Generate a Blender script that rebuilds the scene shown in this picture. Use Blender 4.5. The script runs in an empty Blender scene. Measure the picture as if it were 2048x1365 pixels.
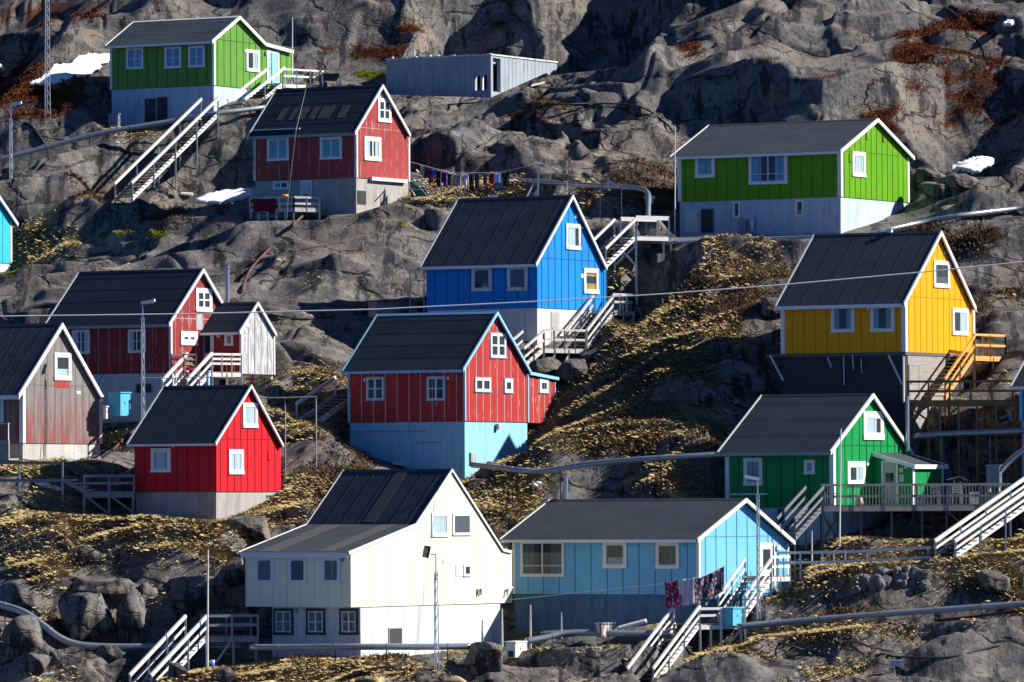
import bpy, bmesh, math, random
import numpy as np
from mathutils import Vector, Matrix, noise as mnoise
random.seed(7)
RNG = np.random.default_rng(11)
scene = bpy.context.scene
COL = scene.collection
R = math.radians

# ------------------------------------------------------------------ camera, sky, sun, exposure
FPX = 12600.0                                   # focal length in photograph pixels (2048 wide)
cam_d = bpy.data.cameras.new("camera")
cam = bpy.data.objects.new("camera", cam_d)
COL.objects.link(cam)
cam_d.sensor_width = 36.0
cam_d.lens = FPX / 2048.0 * 36.0
cam_d.clip_start = 1.0
cam_d.clip_end = 3000.0
PITCH = math.atan(317.5 / FPX)
cam.rotation_euler = (R(90) + PITCH, R(0.0), 0.0)
ROLL = R(-0.3)
CAMR = (Matrix.Rotation(R(90) + PITCH, 3, 'X') @ Matrix.Rotation(ROLL, 3, 'Z'))
cam.rotation_euler = CAMR.to_euler()
scene.camera = cam

SUN = Vector((1.0, 0.10, 0.65)).normalized()     # towards the sun
w = bpy.data.worlds.new("World")
scene.world = w
w.use_nodes = True
wn = w.node_tree
bg = wn.nodes["Background"]
sky = wn.nodes.new("ShaderNodeTexSky")
sky.sky_type = 'NISHITA'
sky.sun_disc = False
sky.sun_elevation = math.asin(SUN.z)
sky.sun_rotation = math.atan2(SUN.x, SUN.y)
sky.air_density = 2.0
sky.altitude = 12000
sky.dust_density = 0.0
sky.ozone_density = 10.0
wn.links.new(sky.outputs[0], bg.inputs[0])
bg.inputs[1].default_value = 0.067
sl = bpy.data.lights.new("sun", 'SUN')
sl.energy = 5.0
sl.angle = R(0.5)
sl.color = (1.0, 0.94, 0.85)
so = bpy.data.objects.new("sun", sl)
COL.objects.link(so)
so.rotation_euler = SUN.to_track_quat('Z', 'Y').to_euler()
so.location = (60, 300, 80)
scene.view_settings.view_transform = 'Standard'
scene.view_settings.look = 'None'
scene.view_settings.gamma = 1.0
scene.view_settings.exposure = 0.75
scene.cycles.max_bounces = 5
scene.cycles.transparent_max_bounces = 12

# ------------------------------------------------------------------ photograph pixel -> ray -> point
def ray(px, py):
    return CAMR @ Vector(((px - 1024.0) / FPX, -(py - 682.5) / FPX, -1.0))

def at(px, py, Y):
    d = ray(px, py)
    return d * (Y / d.y)

def sc(Y):
    return FPX / Y                               # pixels per metre at distance Y

# ------------------------------------------------------------------ object helpers
def tag(o, label=None, cat=None, group=None, kind=None):
    if label: o["label"] = label
    if cat: o["category"] = cat
    if group: o["group"] = group
    if kind: o["kind"] = kind
    return o

def empty(name, loc, label, cat, group=None, rz=0.0):
    o = bpy.data.objects.new(name, None)
    o.empty_display_size = 0.2
    COL.objects.link(o)
    o.location = loc
    o.rotation_euler = (0, 0, rz)
    o["minv"] = [0.0]
    del o["minv"]
    tag(o, label, cat, group)
    return o

def inv_of(o):
    if o is None: return None
    m = Matrix.Translation(o.location) @ o.rotation_euler.to_matrix().to_4x4()
    p = o.parent
    if p is not None:
        m = (Matrix.Translation(p.location) @ p.rotation_euler.to_matrix().to_4x4()) @ m
    return m.inverted()

class MB:
    """collects shapes, builds one mesh object"""
    def __init__(s):
        s.v = []; s.f = []; s.m = []; s.cur = 0
    def poly(s, pts, faces):
        n = len(s.v)
        s.v += [tuple(p) for p in pts]
        for f in faces:
            s.f.append([n + i for i in f]); s.m.append(s.cur)
    def box(s, a, b):
        x0, x1 = sorted((a[0], b[0])); y0, y1 = sorted((a[1], b[1])); z0, z1 = sorted((a[2], b[2]))
        s.poly([(x0,y0,z0),(x1,y0,z0),(x1,y1,z0),(x0,y1,z0),(x0,y0,z1),(x1,y0,z1),(x1,y1,z1),(x0,y1,z1)],
               [(0,3,2,1),(4,5,6,7),(0,1,5,4),(1,2,6,5),(2,3,7,6),(3,0,4,7)])
    def bar(s, p0, p1, wd, ht, up=(0,0,1)):
        """beam from p0 to p1, wd across, ht along up"""
        p0 = Vector(p0); p1 = Vector(p1); d = (p1 - p0)
        if d.length < 1e-6: return
        d.normalize(); up = Vector(up)
        if abs(d.dot(up)) > 0.98: up = Vector((1, 0, 0)) if abs(d.x) < .9 else Vector((0, 1, 0))
        sd = d.cross(up).normalized(); u2 = sd.cross(d).normalized()
        sd *= wd / 2; u2 *= ht / 2
        s.poly([p0-sd-u2, p0+sd-u2, p0+sd+u2, p0-sd+u2, p1-sd-u2, p1+sd-u2, p1+sd+u2, p1-sd+u2],
               [(0,1,2,3),(4,7,6,5),(0,4,5,1),(1,5,6,2),(2,6,7,3),(3,7,4,0)])
    def tube(s, pts, r, n=8, cap=True):
        pts = [Vector(p) for p in pts]
        rr = r if isinstance(r, (list, tuple)) else [r] * len(pts)
        base = len(s.v); prev = None
        for i, p in enumerate(pts):
            d = (pts[min(i+1, len(pts)-1)] - pts[max(i-1, 0)]).normalized()
            if prev is None:
                a = d.orthogonal().normalized()
            else:
                a = (prev - d * prev.dot(d)).normalized()
            prev = a; b = d.cross(a)
            for k in range(n):
                t = 2 * math.pi * k / n
                s.v.append(tuple(p + (a * math.cos(t) + b * math.sin(t)) * rr[i]))
        for i in range(len(pts) - 1):
            for k in range(n):
                k2 = (k + 1) % n
                s.f.append([base+i*n+k, base+i*n+k2, base+(i+1)*n+k2, base+(i+1)*n+k]); s.m.append(s.cur)
        if cap:
            s.f.append([base + k for k in range(n)][::-1]); s.m.append(s.cur)
            s.f.append([base + (len(pts)-1)*n + k for k in range(n)]); s.m.append(s.cur)
    def prism(s, pts, off):
        """closed planar polygon pts extruded by vector off"""
        n = len(pts); off = Vector(off)
        P = [Vector(p) for p in pts]
        s.poly(P + [p + off for p in P], [list(range(n))[::-1], [n + i for i in range(n)]] +
               [[i, (i+1) % n, n + (i+1) % n, n + i] for i in range(n)])
    def build(s, name, mats, parent=None, local=False, smooth=False, label=None):
        if not isinstance(mats, (list, tuple)): mats = [mats]
        me = bpy.data.meshes.new(name)
        V = s.v
        if parent is not None and not local:
            im = inv_of(parent)
            V = [tuple(im @ Vector(p)) for p in V]
        me.from_pydata(V, [], s.f)
        for m in mats: me.materials.append(m)
        me.polygons.foreach_set("material_index", s.m)
        if smooth: me.polygons.foreach_set("use_smooth", [True] * len(s.f))
        bm = bmesh.new(); bm.from_mesh(me)
        bmesh.ops.recalc_face_normals(bm, faces=bm.faces)
        bm.to_mesh(me); bm.free()
        o = bpy.data.objects.new(name, me)
        COL.objects.link(o)
        if parent is not None: o.parent = parent
        if label: o["label"] = label
        return o

# ------------------------------------------------------------------ materials
def new_mat(name):
    m = bpy.data.materials.new(name); m.use_nodes = True
    nt = m.node_tree
    return m, nt, nt.nodes["Principled BSDF"]

def nd(nt, t, **kw):
    n = nt.nodes.new(t)
    for k, v in kw.items():
        if k in ('operation', 'blend_type', 'data_type', 'noise_dimensions', 'attribute_name', 'feature', 'distance', 'wave_type', 'bands_direction', 'noise_type'):
            setattr(n, k, v)
        else:
            n.inputs[k].default_value = v
    return n

def ramp(nt, src, a, b, ca=(0,0,0,1), cb=(1,1,1,1)):
    r = nt.nodes.new("ShaderNodeValToRGB")
    e = r.color_ramp.elements
    e[0].position = a; e[1].position = b
    e[0].color = ca; e[1].color = cb
    nt.links.new(src, r.inputs[0])
    return r.outputs[0]

def mixc(nt, fac, a, b, mode='MIX'):
    n = nt.nodes.new("ShaderNodeMix"); n.data_type = 'RGBA'; n.blend_type = mode
    for i, x in ((0, fac), (6, a), (7, b)):
        if isinstance(x, (int, float)): n.inputs[i].default_value = x
        elif isinstance(x, (tuple, list)): n.inputs[i].default_value = (x[0], x[1], x[2], 1)
        else: nt.links.new(x, n.inputs[i])
    return n.outputs[2]

def noise_tex(nt, scale, detail=5, rough=.6, sc3=(1,1,1), coord='Object', off=(0,0,0)):
    tc = nt.nodes.new("ShaderNodeTexCoord")
    mp = nt.nodes.new("ShaderNodeMapping")
    mp.inputs['Scale'].default_value = sc3
    mp.inputs['Location'].default_value = off
    nt.links.new(tc.outputs[coord], mp.inputs[0])
    n = nt.nodes.new("ShaderNodeTexNoise")
    n.inputs['Scale'].default_value = scale; n.inputs['Detail'].default_value = detail; n.inputs['Roughness'].default_value = rough
    nt.links.new(mp.outputs[0], n.inputs['Vector'])
    return n.outputs[0]

def bump(nt, b, src, strength, dist):
    n = nt.nodes.new("ShaderNodeBump")
    n.inputs['Strength'].default_value = strength; n.inputs['Distance'].default_value = dist
    nt.links.new(src, n.inputs['Height'])
    nt.links.new(n.outputs[0], b.inputs['Normal'])
    return n

def paint(name, col, wear=(.45,.42,.4), amt=.25, rough=.55, zs=.22, scale=5.0, var=.22):
    """weathered paint on boards: worn flecks that run with the boards, slow tone drift"""
    m, nt, b = new_mat(name)
    n1 = noise_tex(nt, scale, 8, .7, (1, 1, zs))
    n2 = noise_tex(nt, .6, 4, .6, (1, 1, .6), off=(3, 7, 1))
    n3 = noise_tex(nt, 22, 3, .6, (1, 1, .08), off=(1, 2, 5))
    dark = tuple(c * (1 - var) for c in col); lite = tuple(min(.9, c * (1 + var * .5)) for c in col)
    base = mixc(nt, ramp(nt, n2, .3, .7), dark, lite)
    base = mixc(nt, ramp(nt, n3, .35, .75), base, tuple(c * (1 - var * .55) for c in col))
    base = mixc(nt, ramp(nt, n1, .72 - amt * .5, .80 - amt * .45), base, wear)
    nt.links.new(base, b.inputs['Base Color'])
    b.inputs['Roughness'].default_value = rough; b.inputs['Specular IOR Level'].default_value = .2
    bump(nt, b, n1, .15, .01)
    return m

def plain(name, col, rough=.6, metal=0.0, var=.15, scale=8.0):
    m, nt, b = new_mat(name)
    n = noise_tex(nt, scale, 5, .6)
    nt.links.new(mixc(nt, ramp(nt, n, .3, .7), tuple(c * (1 - var) for c in col), tuple(min(1, c * (1 + var)) for c in col)), b.inputs['Base Color'])
    b.inputs['Roughness'].default_value = rough; b.inputs['Metallic'].default_value = metal
    return m

def felt(name, col, worn):
    m, nt, b = new_mat(name)
    n1 = noise_tex(nt, .7, 5, .65, (1.4, .5, 1.4))
    n2 = noise_tex(nt, 9, 6, .7, (1, 1, 1), off=(4, 1, 0))
    n3 = noise_tex(nt, 2.2, 4, .6, (.35, 3.0, .35), off=(9, 1, 3))
    c = mixc(nt, ramp(nt, n1, .3, .75), tuple(x * .78 for x in col), tuple(x * 1.25 for x in col))
    c = mixc(nt, ramp(nt, n3, .55, .75), c, worn)
    c = mixc(nt, ramp(nt, n2, .45, .8), c, tuple(x * .7 for x in col))
    nt.links.new(c, b.inputs['Base Color'])
    b.inputs['Roughness'].default_value = .85; b.inputs['Specular IOR Level'].default_value = .15
    bump(nt, b, n2, .25, .01)
    return m

def concrete(name, col, stain=(.2,.19,.18), amt=.5):
    m, nt, b = new_mat(name)
    n1 = noise_tex(nt, 1.6, 7, .7, (1, 1, .35))
    n2 = noise_tex(nt, 12, 5, .65, off=(2, 2, 2))
    n3 = noise_tex(nt, 5, 5, .7, (1, 1, .12), off=(5, 0, 1))
    c = mixc(nt, ramp(nt, n1, .40, .62), col, stain)
    c = mixc(nt, min(1, amt + .2), col, c)
    c = mixc(nt, ramp(nt, n3, .55, .68), c, tuple(x * .66 for x in stain))
    c = mixc(nt, ramp(nt, n2, .4, .8), c, tuple(x * .85 for x in col))
    nt.links.new(c, b.inputs['Base Color']); b.inputs['Roughness'].default_value = .85
    bump(nt, b, n2, .2, .01)
    return m

def boards(name, col, dark, lap=.15, rough=.8, axis='Z'):
    """weathered horizontal lap boards"""
    m, nt, b = new_mat(name)
    tc = nt.nodes.new("ShaderNodeTexCoord")
    wv = nt.nodes.new("ShaderNodeTexWave"); wv.wave_type = 'BANDS'; wv.bands_direction = axis; wv.wave_profile = 'SAW'
    wv.inputs['Scale'].default_value = 0.314 / lap
    nt.links.new(tc.outputs['Object'], wv.inputs[0])
    n1 = noise_tex(nt, 3, 7, .7, (.35, .35, 3))
    c = mixc(nt, ramp(nt, n1, .35, .75), col, dark)
    c = mixc(nt, ramp(nt, wv.outputs[1], .0, .1, (1,1,1,1), (0,0,0,1)), c, tuple(x * .5 for x in dark))
    nt.links.new(c, b.inputs['Base Color']); b.inputs['Roughness'].default_value = rough
    bump(nt, b, wv.outputs[1], .5, .03)
    return m

def wood(name, col, dark, rough=.75):
    m, nt, b = new_mat(name)
    n1 = noise_tex(nt, 2.5, 7, .7)
    n2 = noise_tex(nt, 14, 4, .6, off=(1, 5, 2))
    c = mixc(nt, ramp(nt, n1, .35, .7), col, dark)
    c = mixc(nt, ramp(nt, n2, .5, .8), c, tuple(x * .75 for x in col))
    nt.links.new(c, b.inputs['Base Color']); b.inputs['Roughness'].default_value = rough
    return m

def glass(name):
    m = bpy.data.materials.new(name); m.use_nodes = True
    nt = m.node_tree; nt.nodes.clear()
    o = nt.nodes.new("ShaderNodeOutputMaterial")
    tr = nt.nodes.new("ShaderNodeBsdfTransparent"); tr.inputs[0].default_value = (.86, .92, .95, 1)
    gl = nt.nodes.new("ShaderNodeBsdfGlossy"); gl.inputs['Roughness'].default_value = .03
    fr = nt.nodes.new("ShaderNodeFresnel"); fr.inputs[0].default_value = 1.38
    mx = nt.nodes.new("ShaderNodeMixShader")
    ge = nt.nodes.new("ShaderNodeNewGeometry"); fm_ = nt.nodes.new("ShaderNodeMath"); fm_.operation = 'MULTIPLY'
    iv = nt.nodes.new("ShaderNodeMath"); iv.operation = 'SUBTRACT'; iv.inputs[0].default_value = 1.0
    nt.links.new(ge.outputs['Backfacing'], iv.inputs[1]); nt.links.new(fr.outputs[0], fm_.inputs[0]); nt.links.new(iv.outputs[0], fm_.inputs[1])
    nt.links.new(fm_.outputs[0], mx.inputs[0]); nt.links.new(tr.outputs[0], mx.inputs[1]); nt.links.new(gl.outputs[0], mx.inputs[2])
    nt.links.new(mx.outputs[0], o.inputs[0])
    return m

M = {}
M['glass'] = glass('window_glass')
M['room'] = plain('dark_room', (.035, .042, .05), .8)  # flat backing plates: the darkness of unlit interiors is put into this colour
M['white'] = paint('white_paint', (.80, .80, .79), (.5,.48,.45), .04, .5, var=.06)
M['wornwhite'] = paint('worn_white_paint', (.74, .74, .73), (.36,.33,.31), .40, .6)
M['ltblue_trim'] = paint('light_blue_trim', (.30, .58, .78), (.6,.6,.6), .12)
M['grey_trim'] = paint('grey_trim', (.34, .35, .37), (.2,.2,.2), .25)
M['black_trim'] = plain('black_trim', (.015, .014, .014), .5)
M['felt'] = felt('roof_felt', (.052, .066, .082), (.064, .076, .088))
M['felt_dark'] = felt('dark_roof_felt', (.028, .042, .062), (.036, .050, .066))
M['felt_grey'] = felt('grey_roof_felt', (.055, .070, .088), (.063, .076, .092))
M['felt_patch'] = plain('faded_felt', (.085, .078, .080), .8)
M['concrete'] = concrete('concrete', (.40, .385, .365), (.25, .235, .225))
M['concrete_grey'] = concrete('grey_concrete', (.46, .47, .47), (.30, .30, .30))
M['form_joint'] = plain('formwork_joint', (.20, .20, .205), .9)
M['plaster'] = concrete('white_plaster', (.72, .73, .74), (.55, .56, .57), .4)
M['plaster_blue'] = concrete('pale_blue_plaster', (.50, .60, .70), (.38, .47, .56), .4)
M['plaster_sky'] = concrete('sky_blue_plaster', (.28, .62, .80), (.24, .52, .70), .4)
M['boards_white'] = boards('white_lap_boards', (.74, .74, .73), (.55, .54, .52), .15)
M['boards_grey'] = boards('bare_lap_boards', (.40, .38, .35), (.20, .19, .18), .17)
M['deck'] = wood('grey_deck_wood', (.34, .31, .28), (.20, .18, .16))
M['rail'] = wood('pale_rail_wood', (.60, .58, .54), (.42, .40, .37))
M['rail_white'] = wood('white_rail_paint', (.78, .77, .74), (.66, .64, .61))
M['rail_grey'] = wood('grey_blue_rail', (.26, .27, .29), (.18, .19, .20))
M['rail_dark'] = wood('dark_stained_rail', (.13, .12, .115), (.07, .065, .06))
M['baluster'] = wood('weathered_picket', (.40, .38, .35), (.26, .245, .225))
M['tread'] = wood('dark_tread', (.10, .095, .09), (.05, .048, .046))
M['newwood'] = wood('fresh_timber', (.70, .40, .11), (.52, .27, .06))
M['steel'] = plain('galvanised_steel', (.50, .52, .54), .38, .85, .12, 3)
M['pipe'] = plain('pipe_jacket', (.34, .38, .42), .33, .55, .10, 2)
M['iron'] = plain('rusty_iron', (.13, .055, .035), .8, .2, .3)
M['black'] = plain('black_rubber', (.018, .018, .02), .6)
M['cable'] = plain('pale_cable', (.78, .76, .74), .6)
M['stone'] = plain('rubble_stone', (.13, .125, .125), .9, 0, .4, 3)
M['snow'] = plain('old_snow', (.82, .84, .86), .7, 0, .06, 3)
def curtain_mat(name, col): return plain(name, col, .85, 0, .08, 5)
M['cur_white'] = curtain_mat('white_curtain', (.70, .72, .70))
M['cur_blue'] = curtain_mat('blue_curtain', (.22, .45, .62))
M['cur_teal'] = curtain_mat('teal_curtain', (.25, .52, .56))
M['cur_grey'] = curtain_mat('grey_curtain', (.38, .40, .42))
M['cur_dark'] = curtain_mat('dim_curtain', (.13, .13, .14))
M['cur_orange'] = curtain_mat('orange_curtain', (.75, .36, .06))
# ------------------------------------------------------------------ houses: frames in the world
class House:
    """local axes: x along the gable wall (right and away), y along the eave wall (left and away), z up from the siding's lower edge"""
    def __init__(s, name, label, cat, Y, th, xl, xc, xr, ysid, ybase, roof, ov=.22, group='houses on the hillside', ground=(), rise=2.6, drop=4.0, host=None, ovl=None):
        s.ovl = ov if ovl is None else ovl
        s.Y = Y; s.th = R(th); s.ov = ov; s.ground = ground; s.rise = rise; s.drop = drop
        s.v = Vector((math.cos(s.th), math.sin(s.th), 0)); s.u = Vector((-math.sin(s.th), math.cos(s.th), 0))
        s.P = at(xc, ysid, Y)
        zb = at(xc, ybase, Y).z
        s.hb = s.P.z - zb
        s.host = host
        s.off = (0, 0, 0)
        if host is None:
            s.root = empty(name, (s.P.x, s.P.y, zb), label, cat, group, s.th)
        else:                                                    # an annexe: its parts belong to the host house
            s.root = host.root; q = s.P - host.P
            s.off = (q.dot(host.v), q.dot(host.u), q.z + host.hb - s.hb)
        s.L = s.along(xl, ysid, s.u); s.W = s.along(xr, ysid, s.v)
        rp = [s.face('g', px, py, ov) for px, py in roof]
        s.roof = rp                                              # (x, z) of the roof's upper edge
        s.tv = .13
    def along(s, px, py, d):
        r = ray(px, py)
        return -(s.P.x * r.y - s.P.y * r.x) / (d.x * r.y - d.y * r.x)
    def face(s, f, px, py, n=0.0):
        """pixel -> (along, z) on the gable 'g' or eave 'e' wall plane set n outwards"""
        r = ray(px, py)
        nn = (-s.u) if f == 'g' else (-s.v)
        t = (s.P.dot(nn) + n) / r.dot(nn)
        q = r * t - s.P
        return (q.dot(s.v if f == 'g' else s.u), q.z)
    def world(s, x, y, z):
        return s.P + s.v * x + s.u * y + Vector((0, 0, z))
    def zr(s, x):
        xs = [p[0] for p in s.roof]; zs = [p[1] for p in s.roof]
        return float(np.interp(x, xs, zs))
    def part(s, mb, name, mats, parent=None, label=None, smooth=False):
        mb.v = [(p[0] + s.off[0], p[1] + s.off[1], p[2] + s.hb + s.off[2]) for p in mb.v]
        return mb.build(name, mats, parent or s.root, local=True, label=label, smooth=smooth)
    def fbox(s, mb, f, a0, a1, n0, n1, z0, z1):
        if f == 'g': mb.box((a0, -n0, z0), (a1, -n1, z1))
        else: mb.box((-n0, a0, z0), (-n1, a1, z1))
    def fpt(s, f, a, n, z):
        return (a, -n, z) if f == 'g' else (-n, a, z)

    # ---- shell
    def walls(s, m, batten=None, gap=.62, bw=.035, bh=.022, joint=True, x0=0.0, egap=None, zlow=0.0):
        mb = MB()
        W = s.W; L = s.L
        xs = [x0] + [p[0] for p in s.roof if x0 + .05 < p[0] < W - .05] + [W]
        prof = [(x, 0, s.zr(x) - s.tv) for x in xs]
        mb.prism([(W, 0, zlow), (x0, 0, zlow)] + prof, (0, L, 0))
        mb.cur = 1  # batten strips; the darker batten paints put shadow gaps between boards into colour
        k = x0 + gap * .6
        while k < W - .08:
            jx = k + random.uniform(-.02, .02)
            mb.box((jx - bw/2, -bh, zlow + .01), (jx + bw/2, .01, s.zr(jx) - s.tv - .05)); k += gap
        k = (egap or gap) * .7
        ze = s.zr(x0) - s.tv
        while k < L - .08:
            jx = k + random.uniform(-.02, .02)
            mb.box((x0 - bh, jx - bw/2, zlow + .01), (x0 + .01, jx + bw/2, ze - .02)); k += (egap or gap)
        if joint:
            zj = s.zr(x0) - s.tv
            mb.box((x0 + .1, -bh * .8, zj - .02), (W - .1, .01, zj + .01))
        return s.part(mb, 'wall', [m, batten or m])
    def roofing(s, m, trim, seams='down', gap=1.0, bw=.17, fascia=True, patch=None, fm=None, tw=.09, ridge=None):
        mb = MB(); ov = s.ov; ovl = s.ovl; L = s.L; t = .11
        P = s.roof
        for i in range(len(P) - 1):
            (xa, za), (xb, zb) = P[i], P[i+1]
            mb.prism([(xa, -ov, za - t), (xb, -ov, zb - t), (xb, -ov, zb - .0015 * i), (xa, -ov, za - .0015 * i)], (0, L + ov + ovl, 0))
        mb.cur = 1
        for i in range(len(P) - 1):
            (xa, za), (xb, zb) = P[i], P[i+1]
            if seams == 'down':
                y = -ov + gap * .6
                while y < L + ovl - .1:
                    mb.bar((xa, y, za + .006), (xb, y, zb + .006), .03, .007, (-(zb-za), 0, xb-xa)); y += gap
            else:
                ln = math.hypot(xb - xa, zb - za); n = max(1, int(ln / gap))
                for k in range(1, n + 1):
                    f_ = k / (n + .6)
                    mb.bar((xa + (xb-xa)*f_, -ov + .05, za + (zb-za)*f_ + .004), (xa + (xb-xa)*f_, L + ovl - .05, za + (zb-za)*f_ + .004), .04, .007, (-(zb-za), 0, xb-xa))
        ro = s.part(mb, 'roof', [m, m])
        ia = max(range(len(P)), key=lambda i: P[i][1])
        if 0 < ia < len(P) - 1:
            mb = MB(); xa, za = P[ia]; (xl, zl), (xr, zr_) = P[ia-1], P[ia+1]
            dl = Vector((xl - xa, 0, zl - za)).normalized() * .16; dr = Vector((xr - xa, 0, zr_ - za)).normalized() * .16
            mb.prism([(xa + dl.x, -ov + .065, za + dl.z + .022), (xa, -ov + .065, za + .03), (xa + dr.x, -ov + .065, za + dr.z + .022), (xa + dr.x, -ov + .065, za + dr.z + .004), (xa, -ov + .065, za + .008), (xa + dl.x, -ov + .065, za + dl.z + .004)], (0, L + ov + ovl - .13, 0))
            s.part(mb, 'ridge_cap', ridge or m)
        # bargeboards on both rakes
        for y0 in (-ov - .03, L + ovl - tw + .03):
            mb = MB()
            for i in range(len(P) - 1):
                (xa, za), (xb, zb) = P[i], P[i+1]
                mb.prism([(xa, y0, za - bw), (xb, y0, zb - bw), (xb, y0, zb + .035), (xa, y0, za + .035)], (0, tw, 0))
            s.part(mb, 'bargeboard', trim)
        if fascia:
            mb = MB(); xa, za = P[0]
            mb.box((xa - .03, -ov + .065, za - bw * .95), (xa + .005, L + ovl - .065, za - .012))
            s.part(mb, 'fascia', fm or trim)
        return ro
    def corners(s, m, near=True, left=True, right=True, wd=.13, pr=.03, x0=0.0):
        ze = s.zr(x0) - s.tv - .02
        for ok, a in ((near, 0), (left, 1), (right, 2)):
            if not ok: continue
            mb = MB()
            if a == 0:
                mb.box((x0 - pr, -pr, .005), (x0 + wd, .002, ze)); mb.box((x0 - pr, .004, .005), (x0 + .002, wd, ze))
            elif a == 1:
                mb.box((x0 - pr, s.L - wd, .005), (x0 + .002, s.L + pr, ze))
            else:
                mb.box((s.W - wd, -pr, .005), (s.W + pr, .002, s.zr(s.W) - s.tv - .03))
            s.part(mb, 'corner_board', m)
    def foundation(s, m, inset=.05, x0=None, x1=None, y1=None, name='foundation'):
        mb = MB()
        x0 = inset if x0 is None else x0
        mb.box((x0, inset, -s.hb - s.drop), (s.W - inset if x1 is None else x1, s.L - inset if y1 is None else y1, -.012))
        mb.cur = 1                                               # formwork joints
        xa = x0; xb = s.W - inset if x1 is None else x1; yb = s.L - inset if y1 is None else y1
        k = xa + .9
        while k < xb - .3: mb.box((k, inset - .004, -s.hb - s.drop), (k + .014, inset + .01, -.014)); k += 1.22
        k = inset + .7
        while k < yb - .3: mb.box((xa - .004, k, -s.hb - s.drop), (xa + .01, k + .014, -.014)); k += 1.22
        return s.part(mb, name, [m, M['form_joint']])

    # ---- openings
    def rect(s, f, x0, y0, x1, y1):
        a0, z0 = s.face(f, x0, y1); a1, z1 = s.face(f, x1, y0)
        b0, w0 = s.face(f, x0, y0); b1, w1 = s.face(f, x1, y1)
        return min(a0, a1), max(a0, a1), (z0 + w1) / 2, (z1 + w0) / 2
    def window(s, f, px, nx=1, ny=1, frame='white', cw=.085, cur=None, curt='full', rows=None, sash='white', n0=0.0, tilt=0, sash_w=.045, name='window'):
        a0, a1, z0, z1 = s.rect(f, *px)
        g0, g1, h0, h1 = a0 + cw, a1 - cw, z0 + cw, z1 - cw
        mb = MB()
        s.fbox(mb, f, g0 - .01, g1 + .01, n0 + .004, n0 + .012, h0 - .01, h1 + .01)
        mb.cur = 1
        s.fbox(mb, f, g0, g1, n0 + .034, n0 + .038, h0, h1)
        wo = s.part(mb, name, [M['room'], M['glass']])
        mb = MB()                                               # casing with a sill
        s.fbox(mb, f, a0, a1, n0 - .01, n0 + .055, h1, z1)
        s.fbox(mb, f, a0 - .02, a1 + .02, n0 - .01, n0 + .075, z0, h0)
        s.fbox(mb, f, a0, g0, n0 - .01, n0 + .053, h0 + .002, h1 - .002)
        s.fbox(mb, f, g1, a1, n0 - .01, n0 + .053, h0 + .002, h1 - .002)
        s.part(mb, 'frame', M[frame], wo)
        sw = sash_w
        mb = MB()                                               # sash and glazing bars
        e = .003
        pn = []
        xs = [g0 + (g1 - g0) * i / nx for i in range(nx + 1)]
        zs = [h0 + (h1 - h0) * i / ny for i in range(ny + 1)] if rows is None else [h0 + (h1 - h0) * r for r in rows]
        for i, x in enumerate(xs):
            ww = sw if i in (0, nx) else sw * 1.25
            s.fbox(mb, f, max(g0 + e, x - ww * (1 if i == nx else .6)), min(g1 - e, x + ww * (1 if i == 0 else .6)), n0 + .02, n0 + .047, h0 + e, h1 - e)
        for i, z in enumerate(zs):
            hh = sw if i in (0, len(zs) - 1) else sw * .7
            s.fbox(mb, f, g0 + e * 2, g1 - e * 2, n0 + .021, n0 + .045, max(h0 + e * 2, z - hh * (1 if i == len(zs)-1 else .5)), min(h1 - e * 2, z + hh * (1 if i == 0 else .5)))
        s.part(mb, 'sash', M[sash], wo)
        if cur:
            spans = {'full': [(g0 + .02, g1 - .02, h0 + .02, h1 - .02)],
                     'left': [(g0 + (g1-g0)*.45, g1 - .02, h0 + .02, h1 - .02)] if f == 'e' else [(g0 + .02, g0 + (g1-g0)*.5, h0 + .02, h1 - .02)],
                     'right': [(g0 + (g1-g0)*.52, g1 - .02, h0 + .02, h1 - .02)] if f == 'g' else [(g0 + .02, g0 + (g1-g0)*.45, h0 + .02, h1 - .02)],
                     'sides': [(g0 + .02, g0 + (g1-g0)*.3, h0 + .02, h1 - .02), (g1 - (g1-g0)*.3, g1 - .02, h0 + .02, h1 - .02)],
                     'wide': [(g0 + .02, g0 + (g1-g0)*.72, h0 + .02, h1 - .02)],
                     'low': [(g0 + .03, g1 - .1, h0 + .02, h0 + (h1-h0)*.38)],
                     'top': [(g0 + .02, g1 - .02, h1 - (h1-h0)*.25, h1 - .02)],
                     'lowtop': [(g0 + .03, g1 - .1, h0 + .02, h0 + (h1-h0)*.36), (g0 + .05, g1 - .05, h1 - (h1-h0)*.24, h1 - (h1-h0)*.1)]}[curt]
            mb = MB()
            for (c0, c1, d0, d1) in spans:
                n = max(6, int((c1 - c0) / .05)); pts = []
                for i in range(n + 1):
                    a = c0 + (c1 - c0) * i / n
                    dn = n0 + .019 + .006 * math.sin(i * 1.7) + .003 * math.sin(i * .63)
                    pts += [s.fpt(f, a, dn, d0 + .02 * math.sin(i * .8)), s.fpt(f, a, dn, d1)]
                mb.poly(pts, [(2*i, 2*i+2, 2*i+3, 2*i+1) for i in range(n)])
            s.part(mb, 'curtain', M[cur], wo, smooth=True)
        return wo
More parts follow.
